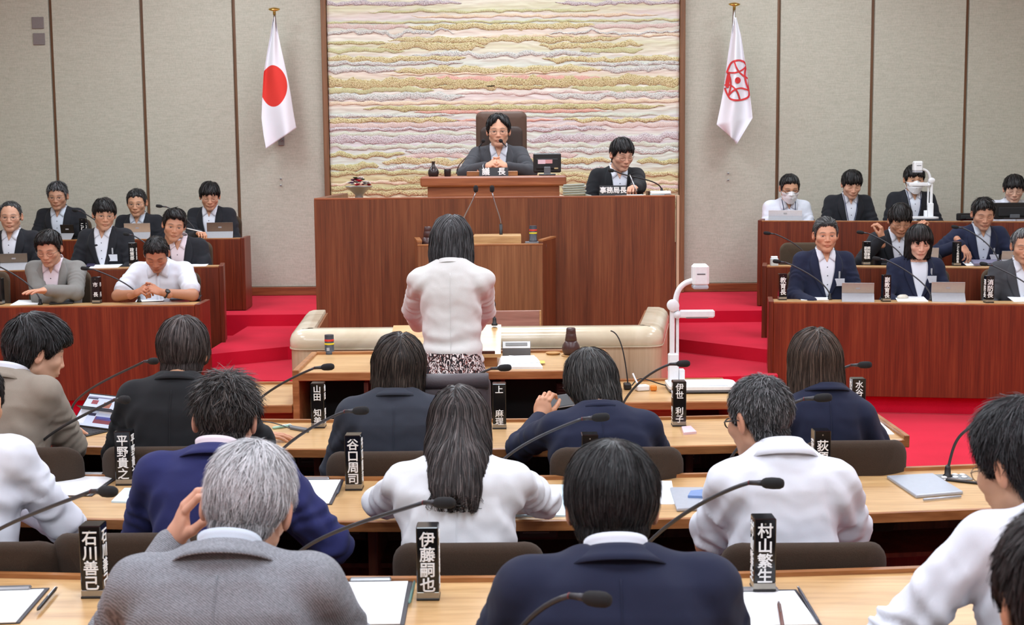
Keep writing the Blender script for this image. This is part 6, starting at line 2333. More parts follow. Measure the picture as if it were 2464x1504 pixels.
def name_block(label, px, Z, text, side='', bh=.19, rz=0.0, w=.056, size=.040, two=None):
    p_ = G(px[0], px[1], Z)
    t = thing('name_block', label, 'name block', (p_.x, p_.y + w / 2, Z), rz, 'black upright name blocks')
    bx('body', (w, w, bh - .022), (0, 0, .022 + (bh - .022) / 2), GLOSS, t, .0025)
    bx('metal_base', (w, w, .016), (0, 0, .014), NB, t, .001)
    bx('foot', (w + .002, w + .002, .006), (0, 0, .003), BLACK, t, .001)
    zc = .022 + (bh - .03) * .47
    if two:
        for k, tx in enumerate(two):
            glyphs('lettering', '\n'.join(tx), size, LETW, t, Matrix.Translation((w * (.22 - .44 * k), -w / 2 - .0006, zc)) @ RX, size * .022)
    elif text:
        glyphs('lettering', '\n'.join(text), size, LETW, t, Matrix.Translation((0, -w / 2 - .0006, zc)) @ RX, size * .022)
    if side:
        sg = 1 if side == 'r' else -1
        glyphs('lettering', '\n'.join(text), size, LETW, t, Matrix.Translation((sg * (w / 2 + .0006), 0, zc)) @ Matrix.Rotation(sg * PI / 2, 4, 'Z') @ RX, size * .022)
    MB().lathe([(.0025, 0), (.0025, .0008)], 10, (0, -w / 2, bh - .014), Matrix.Rotation(PI / 2, 3, 'X')).build('emblem_dot', NB, t)
    return t


name_block('black name block with white lettering left of the grey-haired person', (222, 1441), DT, '石川善己', 'r')
name_block('black name block with white lettering in the middle of the nearest desk row', (1030, 1446), DT, '伊藤嗣也', 'r')
name_block('black name block with white lettering standing on a clipboard', (1840, 1424), DT + .008, '村山繁生', 'l')
name_block('black name block between the papers and the blue-suited person', (298, 1169), DT, '平野貴之', 'r')
name_block('black name block right of the clipboard on the second desk row', (851, 1181), DT, '谷口周司', 'r')
name_block('black name block half hidden by the black-haired navy-suited person', (1420, 1180), DT, '笹', 'l')
name_block('black name block behind the polo-shirted person\'s shoulder', (1978, 1170), DT, '荻須智', 'l')
name_block('black name block mostly hidden by the black-jacketed person', (345, 1024), DT, '', '')
name_block('black name block in front of the charcoal-jacketed person', (765, 1031), DT, '山田\u3000知美', 'r', size=.034)
name_block('black name block right of the empty leather chair', (1202, 1033), DT, '上\u3000\u3000麻理', '', size=.034)
name_block('black name block before the large document camera', (1635, 1027), DT, '伊世\u3000利子', 'l', size=.034)
name_block('black name block right of the long brown-haired person', (2066, 1020), DT, '水谷\u3000\u3000一', 'l', size=.034)
xs = dict(w=.05)
name_block('black title block between the two persons at the left front desk', (231, 730), Lf - .012, '市\u3000長', 'r', size=.036)
name_block('black title block at the left edge of the left front desk', (-4, 733), Lf - .012, '', '')
name_block('black title block by the badge-wearing person', (319, 641), Lm - .012, '政策部', 'r', size=.034)
name_block('black title block at the left rear desk', (199, 576), Lb - .012, 'こども', 'r', size=.034)
name_block('black title block left of the person with swept-back hair', (1884, 722), Rf - .012, '教育長', '', size=.044)
name_block('black title block left of the person with black bob', (2134, 726), Rf - .012, '副教育長', '', size=.038)
name_block('black title block left of the person at the right edge', (2382, 729), Rf - .012, '消防長', 'l', size=.044)
name_block('black title block left of the person touching the glasses', (2086, 638), Rm - .012, '', '', two=('病院事業', '副管理者'), size=.026)
name_block('black title block left of the cropped-haired person', (2304, 640), Rm - .012, 'こども未来部長', '', size=.022)


def desk_plate(label, px0, px1, Y, z, text, size):
    a_, b_ = W(*px0, Y), W(*px1, Y)
    w, h = b_.x - a_.x, a_.z - b_.z
    t = thing('name_plate', label, 'name plate', ((a_.x + b_.x) / 2, Y, z))
    prof = [(-.0, 0), (.012, h), (.02, h), (.05, 0)]
    MB().sweep([[Vector((x, y, zz_)) for y, zz_ in prof] for x in (-w / 2, w / 2)]).build('plate', plain('plate_black', srgb(40, 42, 46), .5), t)
    glyphs('lettering', text, size, LETW, t, Matrix.Translation((0, .004, h * .48)) @ Matrix.Rotation(-math.atan2(.012, h), 4, 'X') @ RX, size * .03)


desk_plate('black title plate on the raised desk before the clasped hands', (1153, 403), (1223, 423), CY + .04, cz, '議\u3000長', .058)
desk_plate('black title plate before the writing clerk', (1443, 448), (1508, 471), PY + .12, W(1475, 470, PY + .12).z - .0, '事務局長', .048)


# ---- flat things on desks
def quad_slab(name, label, cat, px, Z, th, mat, group=None, parent=None):
    P_ = [G(x, y, Z) for x, y in px]
    c = sum(P_, Vector()) / len(P_)
    c.z = Z
    poly = [(q.x - c.x, q.y - c.y) for q in P_]
    area = sum(poly[i][0] * poly[(i + 1) % len(poly)][1] - poly[(i + 1) % len(poly)][0] * poly[i][1] for i in range(len(poly)))
    if area < 0:
        poly.reverse()
    me = MB().prism(poly, 0, th)
    t = me.build(name, mat, parent, c)
    if label:
        tag(t, label, cat, group)
    return t


def clipboard(label, clip, ef, en, Z=DT, board=None, paper=PAPER):
    C0, F0, N0 = G(*clip, Z), G(*ef, Z), G(*en, Z)
    d = (N0 - F0)
    d.z = 0
    L = max(d.length, .27)
    d.normalize()
    n = Vector((-d.y, d.x, 0))
    if n.x < 0:
        n = -n
    w = max(2 * abs((F0 - C0).dot(n)), .16)
    t = thing('clipboard', label, 'clipboard', C0)
    Mx = Matrix((n, -d, Vector((0, 0, 1)))).transposed()

    def B(name, size, c, mat, bev):
        return MB().box(size, Mx @ Vector(c), bev, Mx).build(name, mat, t)
    B('board', (w, L, .004), (0, -L / 2 + .015, .002), board or plain('board_dark', srgb(52, 50, 56), .5), .001)
    B('paper', (w * .9, L * .93, .003), (0, -L / 2 + .004, .0055), paper, .0004)
    B('clip', (w * .5, .022, .010), (0, .0, .010), CHROMEG, .004)
    return t


clipboard('clipboard with white paper at the left end of the second desk row', (210, 1147), (277, 1156), (203, 1208))
clipboard('clipboard with white paper left of the middle name block on the second row', (758, 1158), (827, 1158), (797, 1219))
clipboard('clipboard with white paper in the bottom left corner', (35, 1424), (112, 1426), (40, 1510))
clipboard('clipboard with white paper right of the grey tweed jacket', (892, 1403), (992, 1404), (972, 1515))
clipboard('clipboard with white paper under the right name block', (1825, 1427), (1917, 1422), (1978, 1506))
quad_slab('paper_sheet', 'pale blue paper right of the white jacket on the second desk row', 'paper', [(1292, 1170), (1430, 1170), (1410, 1244), (1236, 1244)], DT, .006, PAPERB)
quad_slab('paper_sheet', 'white sheet between the navy suit and the polo shirt', 'paper', [(1570, 1158), (1616, 1158), (1626, 1214), (1560, 1214)], DT, .002, PAPER)
quad_slab('paper_sheet', 'loose white sheets under the left clipboard', 'paper', [(100, 1158), (180, 1150), (150, 1225), (80, 1225)], DT, .002, PAPER)
quad_slab('paper_sheet', 'pale blue folder at the blue-suited person\'s elbow', 'paper', [(300, 1178), (345, 1178), (335, 1212), (268, 1210)], DT, .006, PAPERB)
quad_slab('paper_sheet', 'white paper at the right end of the front desk row', 'paper', [(2092, 1012), (2112, 1010), (2152, 1046), (2100, 1048)], DT, .003, PAPER)


def closed_tablet(label, px, Z=DT, mat=TABLETM, th=.012):
    t = quad_slab('tablet', label, 'tablet', px, Z, th, mat)
    md = t.modifiers.new('bevel', 'BEVEL')
    md.width = .004
    md.segments = 2
    return t


t = closed_tablet('closed pale blue-grey tablet on the right of the second desk row', [(2133, 1152), (2245, 1146), (2318, 1190), (2204, 1200)])
pn = [G(2222, 1202, DT + .006), G(2312, 1194, DT + .006)]
MB().tube([pn[0] - t.location, pn[1] - t.location], .004, 8).build('stylus', TABLETM, t, smooth=True)
closed_tablet('silver tablet at the left elbow of the polo-shirted person', [(1612, 1180), (1700, 1180), (1715, 1228), (1628, 1232)])
tag(quad_slab('phone', None, None, [(1662, 1186), (1700, 1182), (1712, 1200), (1655, 1198)], DT + .012, .008, plain('phone_blue', srgb(110, 140, 190), .4)), 'blue phone lying on the silver tablet', 'phone')


def pen(label, a, b_, Z, mat, r=.005):
    A_, B__ = G(*a, Z + r), G(*b_, Z + r)
    t = thing('pen', label, 'pen', (A_.x, A_.y, Z))
    o_ = Vector((A_.x, A_.y, Z))
    d = (B__ - A_)
    MB().tube([A_ - o_, A_ - o_ + d * .08, A_ - o_ + d * .95, B__ - o_], [r * .4, r, r, r * .6], 10).build('barrel', mat, t, smooth=True)
    MB().tube([A_ - o_ + d * .55 + Vector((0, 0, r)), A_ - o_ + d * .98 + Vector((0, 0, r * 1.1))], r * .25, 6).build('clip', STEEL, t)
    MB().tube([B__ - o_, B__ - o_ + d * .04], r * .7, 8).build('cap', STEEL, t)


DKB = plain('pen_dark', srgb(40, 44, 60), .35)
pen('black pen beside the tablet on the right of the second row', (2365, 1164), (2276, 1154), DT, BLACK)
pen('pen lying on the middle clipboard of the second row', (812, 1188), (824, 1156), DT + .008, DKB)
pen('dark pen at the edge of the bottom left clipboard', (90, 1468), (134, 1416), DT + .008, BLACK)
pen('slim green pen along the edge of the clipboard right of the tweed jacket', (985, 1452), (997, 1400), DT + .008, plain('pen_green', srgb(80, 120, 110), .4), .004)
pen('dark pen along the right clipboard edge at the bottom', (1972, 1500), (1922, 1416), DT + .008, DKB, .0045)
pen('brown pen lying on the white paper at the bottom right', (1884, 1512), (1874, 1452), DT + .01, plain('pen_brown', srgb(96, 48, 36), .35))
pen('green and white pen near the hand on the front desk row', (655, 1030), (700, 1024), DT, plain('pen_mint', srgb(160, 200, 180), .4), .006)
t = closed_tablet('slim dark phone with cable left of the charcoal jacket', [(694, 1028), (740, 1036), (744, 1042), (698, 1034)], mat=GREYM)
cb = [G(612, 1014, DT + .004), G(640, 1012, DT + .02), G(665, 1018, DT + .02), G(696, 1030, DT + .01)]
c_ = tag(MB().tube([q for q in bez(*cb, 14)], .0025, 6).build('cable', BLACK), 'thin black cable running to the slim dark phone', 'cable')
tag(quad_slab('cloth_napkin', None, None, [(1640, 1032), (1662, 1030), (1676, 1044), (1645, 1047)], DT, .01, cloth('pink_cloth', srgb(226, 196, 204))), 'folded pink cloth beside the name block before the document camera', 'cloth')

# tablet with keyboard and lit screen
h0, h1 = G(170, 1024, DT + .006), G(262, 1036, DT + .006)
u = (h1 - h0)
wd = u.length
u.normalize()
away = Vector((-u.y, u.x, 0))
if away.y < 0:
    away = -away
lt = thing('keyboard_tablet', 'open tablet with keyboard and lit screen before the blazer', 'tablet', ((h0.x + h1.x) / 2, (h0.y + h1.y) / 2, DT))
Mk = Matrix((u, away, Vector((0, 0, 1)))).transposed()
kb = MB().box((wd, .115, .006), Mk @ Vector((0, -.062, .004)), .002, Mk).build('keyboard', plain('keyboard_black', srgb(44, 44, 48), .6), lt)
KEYM = plain('key_black', srgb(26, 26, 29), .6)
kv = None
for r_ in range(5):
    for c__ in range(13):
        o = MB().box((wd / 14.5, .014, .003), (0, 0, 0), .0006, Mk).mesh('key') if kv is None else kv
        kv = o
        obj('key', o, KEYM, kb, Mk @ Vector((-wd * .455 + c__ * wd / 13.2, -.022 - r_ * .0165, .0078)))
tl = math.radians(48)
up_ = away * math.cos(tl) * 1.0 + Vector((0, 0, 1)) * math.sin(tl)
nn = u.cross(up_).normalized()
Ms = Matrix((u, up_, nn)).transposed()
SH = .165
scr = MB().box((wd, SH, .008), Ms @ Vector((0, SH / 2, -.004)) + Vector((0, 0, .008)), .002, Ms).build('screen_body', BLACK, lt)
SCR = plain('screen_lit', srgb(196, 206, 226), .3, emit=.35)


def scr_quad(x0_, x1_, y0_, y1_, col, lift=.0008, nm='screen_area', em=.3):
    c = Ms @ Vector(((x0_ + x1_ - 1) / 2 * wd, (y0_ + y1_) / 2 * SH, lift + .0002)) + Vector((0, 0, .008))
    return MB().box(((x1_ - x0_) * wd, (y1_ - y0_) * SH, .0006), c, 0, Ms).build(nm, plain('screen_%d_%d_%d' % col, srgb(*col), .4, emit=em), scr)


scr_quad(.03, .97, .04, .96, (186, 196, 220), .0004, 'screen_glass', .35)
for a_ in ((.05, .95, .86, .90, (120, 124, 150)), (.20, .36, .68, .80, (140, 70, 80)), (.52, .72, .60, .76, (150, 96, 80)), (.05, .32, .82, .86, (60, 60, 84)), (.66, .94, .82, .87, (84, 60, 76)), (.50, .94, .14, .34, (120, 60, 70)), (.52, .92, .24, .34, (90, 110, 190)), (.30, .48, .34, .42, (50, 50, 76)), (.06, .28, .1, .6, (210, 214, 228)), (.52, .9, .44, .56, (214, 216, 228))):
    scr_quad(*a_)
MB().box((wd * .9, .14, .003), Mk @ Vector((0, .085, .05)), 0, Mk @ Matrix.Rotation(-.6, 3, 'X')).build('kickstand', BLACK, lt)


def tablet_back(label, bl, br, tl_, Yb, Z, mat=None, col=(168, 164, 166)):
    """tablet or laptop seen from behind, its screen towards the official"""
    A_, B_2 = G(*bl, Z), G(*br, Z)
    w = (B_2 - A_).length
    u_ = (B_2 - A_).normalized()
    toward = Vector((u_.y, -u_.x, 0))
    if toward.y > 0:
        toward = -toward
    t = thing('tablet_computer', label, 'tablet', ((A_.x + B_2.x) / 2, (A_.y + B_2.y) / 2, Z))
    hgt = (W(*tl_, A_.y + .09).z - Z)
    m_ = mat or plain('tablet_back_%d' % col[0], srgb(*col), .3, metal=.5)
    M1 = Matrix((u_, -toward, Vector((0, 0, 1)))).transposed()
    # upper panel leaning a little towards the viewer
    pr_ = [(.085, .012), (.06, hgt), (.066, hgt + .002), (.092, .014)]
    MB().sweep([[M1 @ Vector((x, y, z)) for y, z in pr_] for x in (-w / 2, w / 2)]).build('screen_panel', m_, t)
    pr_ = [(0, .0), (.07, hgt * .42), (.076, hgt * .42), (.008, .0)]
    MB().sweep([[M1 @ Vector((x, y, z)) for y, z in pr_] for x in (-w / 2, w / 2)]).build('stand_flap', plain('flap_grey', srgb(150, 150, 154), .6), t)
    MB().box((w, .13, .005), M1 @ Vector((0, .15, .004)), .001, M1).build('keyboard', BLACK, t)
    MB().box((.03, .002, .012), M1 @ Vector((0, .068, hgt * .7)), 0, M1).build('badge', plain('tablet_badge', srgb(150, 150, 156), .4), t)
    return t


tablet_back('silver tablet with stand before the person with swept-back hair', (2026, 726), (2104, 727), (2036, 680), 9.6, Rf - .012)
tablet_back('silver tablet with stand before the person with black bob', (2243, 726), (2324, 727), (2255, 678), 9.6, Rf - .012)
tablet_back('dark silver tablet at the left edge of the left middle desk', (0, 651), (66, 649), (2, 611), 10.7, Lm - .012, col=(112, 108, 106))
tablet_back('rose-silver tablet before the person between two others', (297, 576), (360, 575), (294, 538), 12.1, Lb - .012, col=(186, 168, 154))
tablet_back('dark tablet before the person holding a pen', (497, 574), (560, 573), (495, 536), 12.1, Lb - .012, col=(120, 104, 96))
tablet_back('black tablet on stand before the short grey-haired person', (138, 577), (170, 577), (132, 541), 12.1, Lb - .012, col=(30, 30, 34))
tablet_back('white laptop before the masked person in white', (1849, 531), (1930, 531), (1850, 506), 12.1, Rb_ - .012, mat=plain('laptop_white', srgb(214, 214, 222), .4))
tablet_back('grey tablet right of the person touching the glasses', (2225, 640), (2262, 640), (2245, 596), 10.7, Rm - .012)
tablet_back('grey tablet at the far right of the right middle desk', (2415, 641), (2470, 641), (2424, 604), 10.7, Rm - .012)
for lab, pxs, z, m_ in (
        ('white sheets before the grey-suited person', [(45, 723), (112, 722), (98, 733), (24, 735)], Lf, PAPER), ('crumpled white papers before the person in white short sleeves', [(338, 710), (405, 714), (392, 724), (325, 727)], Lf, PAPER),
        ('white sheets before the badge-wearing person', [(224, 637), (296, 636), (284, 644), (214, 646)], Lm, PAPER), ('white sheets before the person leaning left', [(446, 633), (505, 633), (494, 642), (440, 643)], Lm, PAPER),
        ('white sheet before the person with swept-back hair', [(1922, 712), (1990, 712), (1994, 722), (1928, 723)], Rf, PAPER), ('white sheet under the computer mouse', [(2152, 713), (2222, 714), (2234, 726), (2160, 726)], Rf, PAPER), ('white papers at the right edge of the right front desk', [(2424, 715), (2470, 715), (2475, 726), (2440, 727)], Rf, PAPER),
        ('white papers under the purple cloth', [(2316, 632), (2370, 630), (2376, 638), (2326, 640)], Rm, PAPER)):
    quad_slab('paper_sheet', lab, 'paper', pxs, z - .012, .003, m_)
for lab, pxs, z, m_ in (
        ('dark closed tablet before the grey-suited person', [(135, 722), (183, 721), (176, 731), (118, 733)], Lf, BLACK), ('dark closed tablet before the wristwatch', [(418, 715), (486, 713), (480, 721), (408, 723)], Lf, plain('tablet_dark', srgb(70, 72, 80), .3, metal=.4)),
        ('dark notebook before the badge-wearing person', [(212, 636), (232, 635), (226, 642), (204, 643)], Lm, plain('notebook_navy', srgb(46, 42, 70), .5)), ('black device before the person touching the glasses', [(2122, 628), (2152, 628), (2152, 638), (2120, 638)], Rm, BLACK)):
    closed_tablet(lab, pxs, z - .012, m_, .012)
tag(quad_slab('cloth_pouch', None, None, [(2336, 630), (2400, 628), (2420, 636), (2345, 640)], Rm - .009, .018, cloth('purple_cloth', srgb(120, 116, 140))), 'purple cloth pouch on papers at the right middle desk', 'pouch')
p_ = G(2172, 718, Rf - .009)
ms = thing('computer_mouse', 'cream computer mouse before the person with black bob', 'mouse', p_)
MB().lathe([(.034, 0), (.036, .008), (.03, .02), (.018, .027), (.002, .029)], 18, (0, 0, 0), Matrix.Rotation(.5, 3, 'Z') @ Matrix(((1.4, 0, 0), (0, .85, 0), (0, 0, 1)))).build('shell', plain('mouse_cream', srgb(214, 206, 190), .35), ms, smooth=True)
MB().box((.05, .03, .006), (0, 0, .003), .002).build('sole', BLACK, ms)
p_ = G(1864, 640, Rm - .012)
hd_ = thing('card_holder', 'clear box of white cards at the left end of the right middle desk', 'card holder', p_)
bx('box', (.06, .045, .06), (0, .02, .03), plain('clear_grey', srgb(190, 196, 198), .2), hd_, .003)
bx('cards', (.05, .03, .03), (0, .02, .062), PAPER, hd_, .002)


def monitor(label, a, b_, Y, z, stand=True):
    A_, B_2 = W(*a, Y), W(*b_, Y)
    w, h = B_2.x - A_.x, A_.z - B_2.z
    t = thing('monitor', label, 'monitor', ((A_.x + B_2.x) / 2, Y, z))
    zc = (A_.z + B_2.z) / 2 - z
    bx('rear_shell', (w, .035, h), (0, 0, zc), BLACK, t, .008)
    bx('rear_bulge', (w * .8, .02, h * .55), (0, -.02, zc - h * .05), BLACKM, t, .006)
    bx('screen', (w * .94, .004, h * .9), (0, .019, zc), plain('screen_dark', srgb(40, 50, 60), .2), t, 0)
    bx('stand', (w * .24, .03, max(zc - h * .2, .03)), (0, -.03, max(zc - h * .2, .03) / 2), GREYM, t, .004)
    bx('foot', (w * .6, .14, .012), (0, 0, .006), BLACK, t, .004)
    return t, w, h, zc


t, w, h, zc = monitor('small black monitor on the raised desk right of the presiding person', (1283, 369), (1350, 415), CY + .25, cz)
bx('sticker', (w * .27, .002, h * .22), (-w * .2, -.0315, zc + h * .06), plain('sticker_pink', srgb(226, 196, 204), .6), t, 0)
bx('sticker', (w * .25, .002, h * .2), (w * .06, -.0315, zc + h * .07), plain('sticker_rose', srgb(206, 150, 150), .6), t, 0)
bx('sticker', (w * .14, .002, h * .08), (w * .32, -.0315, zc - h * .28), plain('sticker_tan', srgb(170, 150, 110), .6), t, 0)
monitor('large black monitor at the right end of the right rear desk', (2392, 488), (2486, 527), 12.2, Rb_ - .012)
monitor('low black monitor left of the cropped-haired person', (2302, 513), (2388, 530), 12.22, Rb_ - .012)

# vessels
CLAY = plain('brown_clay', srgb(66, 40, 38), .35)
DARKC = plain('dark_ceramic', srgb(44, 34, 34), .25)


def vessel(name, label, cat, c, parts):
    t = thing(name, label, cat, c)
    for nm, prof, m_ in parts:
        MB().lathe(prof, 24).build(nm, m_, t, angle=60)
    return t


JAR = [('body', [(.034, 0), (.04, .004), (.047, .02), (.05, .035), (.046, .055), (.036, .07), (.031, .078)], CLAY), ('lid', [(.031, .078), (.033, .08), (.028, .115), (.026, .118), (.027, .12), (.025, .145), (.02, .149), (.001, .149)], CLAY)]
WICK = plain('wicker', srgb(190, 146, 92), .8, bump=.8, nscale=300)
p_ = G(1374, 856, TZ)
vessel('coaster', 'round wicker coaster under the brown jar', 'coaster', p_, [('mat', [(.05, 0), (.055, .003), (.05, .006), (.001, .006)], WICK)])
vessel('water_jar', 'brown clay jar with cup lid on the wide front table', 'jar', (p_.x, p_.y, TZ + .006), JAR)
p_ = G(1331, 853, TZ)
vessel('coaster', 'empty round wicker coaster left of the brown jar', 'coaster', p_, [('mat', [(.03, 0), (.038, .004), (.041, .012), (.036, .012), (.028, .006), (.001, .006)], WICK)])
p_ = W(1030, 588, LY + .2)
vessel('water_jar', 'brown clay jar on the lectern behind the standing person', 'jar', (p_.x, LY + .2, zl_), JAR)
p_ = W(1043, 423, CY + .1)
vessel('sake_bottle', 'dark round-bellied bottle on the raised desk', 'bottle', (p_.x, CY + .1, cz), [('body', [(.03, 0), (.036, .004), (.041, .025), (.038, .045), (.025, .065), (.013, .08), (.011, .1), (.016, .112), (.001, .112)], DARKC)])
p_ = W(1077, 423, CY + .1)
vessel('cup', 'small dark cup beside the round-bellied bottle', 'cup', (p_.x, CY + .1, cz), [('body', [(.019, 0), (.025, .004), (.026, .05), (.024, .055), (.022, .05), (.02, .006), (.001, .006)], DARKC)])
TUM = plain('tumbler_grey', srgb(58, 62, 70), .4)
TUMP = [('body', [(.029, .0), (.029, .012), (.026, .014), (.026, .105), (.025, .109), (.001, .109)], TUM), ('red_band', [(.0264, .073), (.0268, .074), (.0268, .084), (.0264, .085)], plain('band_red', srgb(206, 56, 46), .5)), ('yellow_band', [(.0264, .054), (.0268, .055), (.0268, .063), (.0264, .064)], plain('band_yellow', srgb(226, 210, 50), .5))]
p_ = G(793, 852, TZ)
t = vessel('tumbler', 'dark tumbler with red and yellow bands on the wide front table', 'tumbler', p_, TUMP)
MB().box((.016, .002, .018), (-.004, -.0268, .03), 0).build('print', plain('print_grey', srgb(170, 176, 182), .5), t)
p_ = W(1283, 586, LY + .14)
bxg = thing('control_box', 'flat grey box under the tumbler on the lectern', 'box', (p_.x + .015, LY + .16, zl_))
bx('case', (.15, .1, .03), (0, 0, .015), GREYM, bxg, .003)
bx('lid', (.14, .09, .012), (0, 0, .036), plain('box_lid', srgb(120, 122, 126), .4), bxg, .002)
vessel('tumbler', 'dark tumbler with red and yellow bands on the lectern', 'tumbler', (p_.x, LY + .15, zl_ + .042), TUMP)
p_ = G(1243, 856, TZ)
st_ = thing('display_stand', 'grey box with pale slanted panel right of the reading desk', 'box', (p_.x, p_.y, TZ))
MB().sweep([[Vector((x, y, z)) for y, z in [(0, 0), (.0, .04), (.03, .072), (.06, .072), (.08, 0)]] for x in (-.077, .077)]).build('case', GREYM, st_)
MB().sweep([[Vector((x, y, z)) for y, z in [(-.002, .043), (.029, .0755), (.032, .0735), (.001, .041)]] for x in (-.075, .075)]).build('panel', plain('panel_pale', srgb(206, 208, 206), .5), st_)
MB().sweep([[Vector((x, y, z)) for y, z in [(.006, .056), (.02, .070), (.022, .068), (.008, .054)]] for x in (-.06, .06)]).build('slot', plain('slot_dark', srgb(120, 120, 118), .5), st_)
for k, (pxs, lab) in enumerate((([(1205, 862), (1285, 860), (1306, 888), (1197, 888)], 'stack of white papers beside the reading desk'),)):
    q = quad_slab('paper_stack', lab, 'paper', pxs, TZ, .012, PAPER)
    quad_slab('top_sheet', None, None, [(1225, 856), (1290, 860), (1300, 872), (1215, 878)], TZ + .013, .002, PAPER, parent=None).parent = q
    o = [c for c in q.children][0]
    o.location = o.location - q.location
    quad_slab('sticky_note', None, None, [(1298, 868), (1310, 868), (1312, 874), (1300, 875)], TZ + .010, .001, plain('note_yellow', srgb(226, 190, 90), .7)).parent = q
    o = [c for c in q.children if c.name.startswith('sticky')][0]
    o.location = o.location - q.location

# white adapter, plug strip and cables on the right side table
p_ = G(1545, 940, WZ)
ad_ = thing('power_adapter', 'white adapter with cables left of the large document camera', 'adapter', p_)
bx('case', (.07, .05, .03), (0, 0, .016), WHITEP, ad_, .005, Matrix.Rotation(.3, 3, 'Z'))
bx('plug', (.035, .03, .03), (.06, -.012, .016), plain('plug_orange', srgb(220, 130, 40), .5), ad_, .006)
bx('socket_strip', (.04, .07, .03), (-.075, .05, .018), BLACK, ad_, .005)
MB().tube([(-.02, .02, .03), (-.035, .04, .06), (-.045, .055, .085)], .005, 8).build('lead', WHITEP, ad_)
MB().tube(bez(Vector((-.07, .06, .02)), Vector((-.09, .1, .25)), Vector((-.12, .12, .3)), Vector((-.16, .12, .31)), 12), .0035, 6).build('upright_cable', BLACK, ad_)
MB().tube(bez(Vector((-.05, .05, .02)), Vector((0, .08, .09)), Vector((.04, .08, .03)), Vector((.16, .06, .012)), 12), .0035, 6).build('cable', BLACK, ad_)


def doc_camera(label, base_px, Z, sc=1.0):
    p_ = G(*base_px, Z)
    t = thing('document_camera', label, 'document camera', p_)
    pl_ = []
    w, d = .185, .13
    for (cx_, cy_, a0) in ((w - .05, d - .05, 0), (-w + .03, d - .03, 90), (-w + .05, -d + .05, 180), (w - .07, -d + .07, 270)):
        rr_ = .05 if a0 in (0, 180) else (.03 if a0 == 90 else .07)
        for k in range(6):
            a = math.radians(a0 + 18 * k)
            pl_.append((cx_ + rr_ * math.cos(a), cy_ + rr_ * math.sin(a)))
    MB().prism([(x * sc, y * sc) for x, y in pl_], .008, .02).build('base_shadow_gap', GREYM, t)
    MB().prism([(x * sc, y * sc) for x, y in pl_], .02, .036).build('base_top', WHITEP, t)
    MB().box((.13 * sc, .03 * sc, .003), (.06 * sc, -.085 * sc, .037), .001).build('key_panel', plain('key_grey', srgb(206, 208, 212), .4), t)
    bx('column_foot', (.055, .05, .16), (-.145, .06, .11), WHITEP, t, .006)
    bx('switch_box', (.03, .045, .07), (-.10, .06, .07), WHITEP, t, .004)
    bx('arm_lower', (.026, .024, .30), (-.152, .06, .30), WHITEP, t, .005)
    bx('arm_strut', (.015, .015, .28), (-.122, .07, .30), WHITEP, t, .003)
    MB().lathe([(.030, -.022), (.032, -.02), (.032, .02), (.030, .022)], 20, (-.148, .06, .45), Matrix.Rotation(PI / 2, 3, 'X')).build('hinge', WHITEP, t, smooth=True)
    arc = bez(Vector((-.135, .06, .465)), Vector((-.13, .06, .54)), Vector((-.10, .06, .575)), Vector((-.035, .06, .585)), 10)
    MB().tube(arc, [.015] * 11, 10).build('curved_arm', WHITEP, t, smooth=True)
    hd = bx('camera_head', (.088, .09, .118), (-.005, .05, .615), WHITEP, t, .014)
    bx('lens_ring', (.082, .084, .022), (-.005, .05, .552), plain('lens_grey', srgb(176, 180, 190), .35), hd, .006)
    bx('model_print', (.044, .0015, .006), (-.005, .0045, .622), GREYM, hd, 0)
    lb_ = bx('lamp_bar', (.19, .035, .042), (-.02, .055, .405), WHITEP, t, .008)
    bx('lamp_strip', (.12, .022, .004), (-.02, .052, .383), GREYM, lb_, .001)
    MB().lathe([(.02, -.02), (.021, .0), (.02, .02)], 16, (-.125, .06, .40), Matrix.Rotation(PI / 2, 3, 'X')).build('lamp_joint', WHITEP, t, smooth=True)
    return t


doc_camera('large white document camera on the low right side table', (1688, 938), WZ)
dc2 = doc_camera('small white document camera on the right rear desk', (2222, 531), Rb_ - .012)
dc2.scale = (-.9, .9, .78)
dc2.location.y += .18

# flower bowl on the dais
p_ = W(864, 468, PY + .25)
fb = thing('flower_bowl', 'grey bowl of red and white flowers at the left of the dais', 'flower bowl', (p_.x, PY + .25, pz - .015))
MB().lathe([(.035, 0), (.03, .01), (.028, .03), (.05, .05), (.08, .075), (.10, .09), (.097, .094), (.07, .08), (.001, .07)], 24).build('bowl', plain('bowl_grey', srgb(120, 116, 114), .35, metal=.3), fb, angle=60)
FLC = {'red': plain('petal_red', srgb(200, 24, 60), .7), 'white': plain('petal_white', srgb(236, 230, 226), .7), 'purple': plain('petal_purple', srgb(96, 50, 96), .7), 'green': plain('leaf_green', srgb(40, 70, 40), .7)}
rf = random.Random(5)
for k in range(30):
    a = rf.uniform(0, 6.28)
    r = .075 * math.sqrt(rf.random())
    cl_ = 'red' if k == 0 else rf.choice(['white', 'white', 'white', 'white', 'white', 'purple', 'red', 'green'])
    c = Vector((r * math.cos(a), r * math.sin(a), .1 + .05 * (1 - (r / .075) ** 2) + rf.uniform(-.006, .006)))
    if k == 0:
        c = Vector((.01, -.05, .125))
    R = .034 if k == 0 else rf.uniform(.02, .03)
    mb = MB()
    for lay in range(3):
        for j in range(7):
            th = j * .8976 + lay * .45
            d = Vector((math.cos(th), math.sin(th), .35 + .5 * lay)).normalized() * R * (1 - .22 * lay)
            s2 = Vector((-math.sin(th), math.cos(th), 0)) * R * .42
            mb.add([c, c + d * .6 + s2, c + d, c + d * .6 - s2], [(0, 1, 2, 3)])
    mb.build('flower' if cl_ != 'green' else 'leaf_cluster', FLC[cl_], fb)

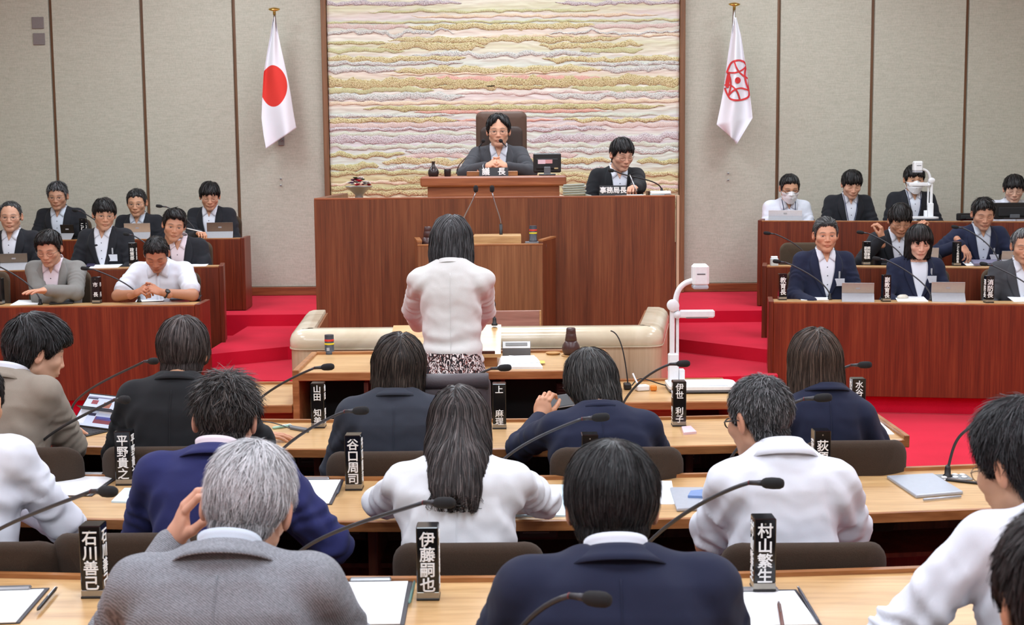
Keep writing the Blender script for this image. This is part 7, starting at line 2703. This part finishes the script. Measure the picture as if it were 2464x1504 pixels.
# grey coiled cable right of the raised desk, papers by the clerk
p_ = W(1382, 470, PY + .3)
cc_ = thing('cable_coil', 'coil of grey cable between the raised desk and the clerk', 'cable', (p_.x, PY + .3, pz - .015))
MB().tube([Vector((.085 * math.cos(.35 * i) * (1 - .03 * (i % 7)), .06 * math.sin(.35 * i), .012 + .0009 * i)) for i in range(90)], .008, 6).build('coil', plain('cable_grey', srgb(150, 156, 146), .6), cc_, smooth=True)
MB().tube([(.07, 0, .02), (.10, -.02, .01), (.12, .0, .006)], .008, 6).build('loose_end', plain('cable_grey', srgb(150, 156, 146), .6), cc_)
p_ = W(1590, 468, PY + .25)
for k, (dz_, m_, lab) in enumerate(((0, PAPERB, 'lower stack of pale papers by the clerk\'s microphone'), (.02, PAPER, 'upper stack of white papers by the clerk\'s microphone'))):
    t = thing('paper_stack', lab, 'paper', (p_.x, PY + .28, pz - .015 + dz_))
    for j in range(4):
        bx('sheet', (.14, .1, .0045), (.004 * (j % 2), .003 * j, .0025 + .005 * j), m_, t, .0005)
pw = thing('notepad', 'white notepad under the clerk\'s writing hand', 'notepad', (W(1525, 470, PY + .3).x, PY + .42, pz - .015))
bx('pad', (.16, .12, .01), (0, 0, .005), PAPER, pw, .001)
bx('binding', (.16, .012, .012), (0, .06, .006), BLACK, pw, .001)


def held_pen(label, P_, d, mat=BLACK, L=.14):
    d = Vector(d).normalized()
    t = thing('pen', label, 'pen', P_)
    MB().tube([-d * .04, -d * .03, d * (L - .04)], [.0015, .0045, .0045], 8).build('barrel', mat, t, smooth=True)
    MB().tube([d * (L - .04), d * (L - .03)], .0035, 8).build('cap', STEEL, t)


held_pen('silver pen in the writing clerk\'s hand', W(1528, 452, 10.3), (-.35, .1, .9), STEEL)
held_pen('white pen in the hand of the person at the left rear desk', W(478, 556, 12.2), (-.9, -.3, .25), WHITEP)
# phone held by the navy-jacketed person
p_ = W(1352, 965, 5.42)
ph = thing('phone', 'thin phone held up by the navy-jacketed person', 'phone', p_, .25)
bx('body', (.15, .075, .008), (0, 0, 0), BLACK, ph, .003, Matrix.Rotation(-.1, 3, 'Y') @ Matrix.Rotation(.5, 3, 'X'))
bx('edge_frame', (.153, .078, .005), (0, 0, 0), CHROMEG, ph, .002, Matrix.Rotation(-.1, 3, 'Y') @ Matrix.Rotation(.5, 3, 'X'))

finish_glyphs()
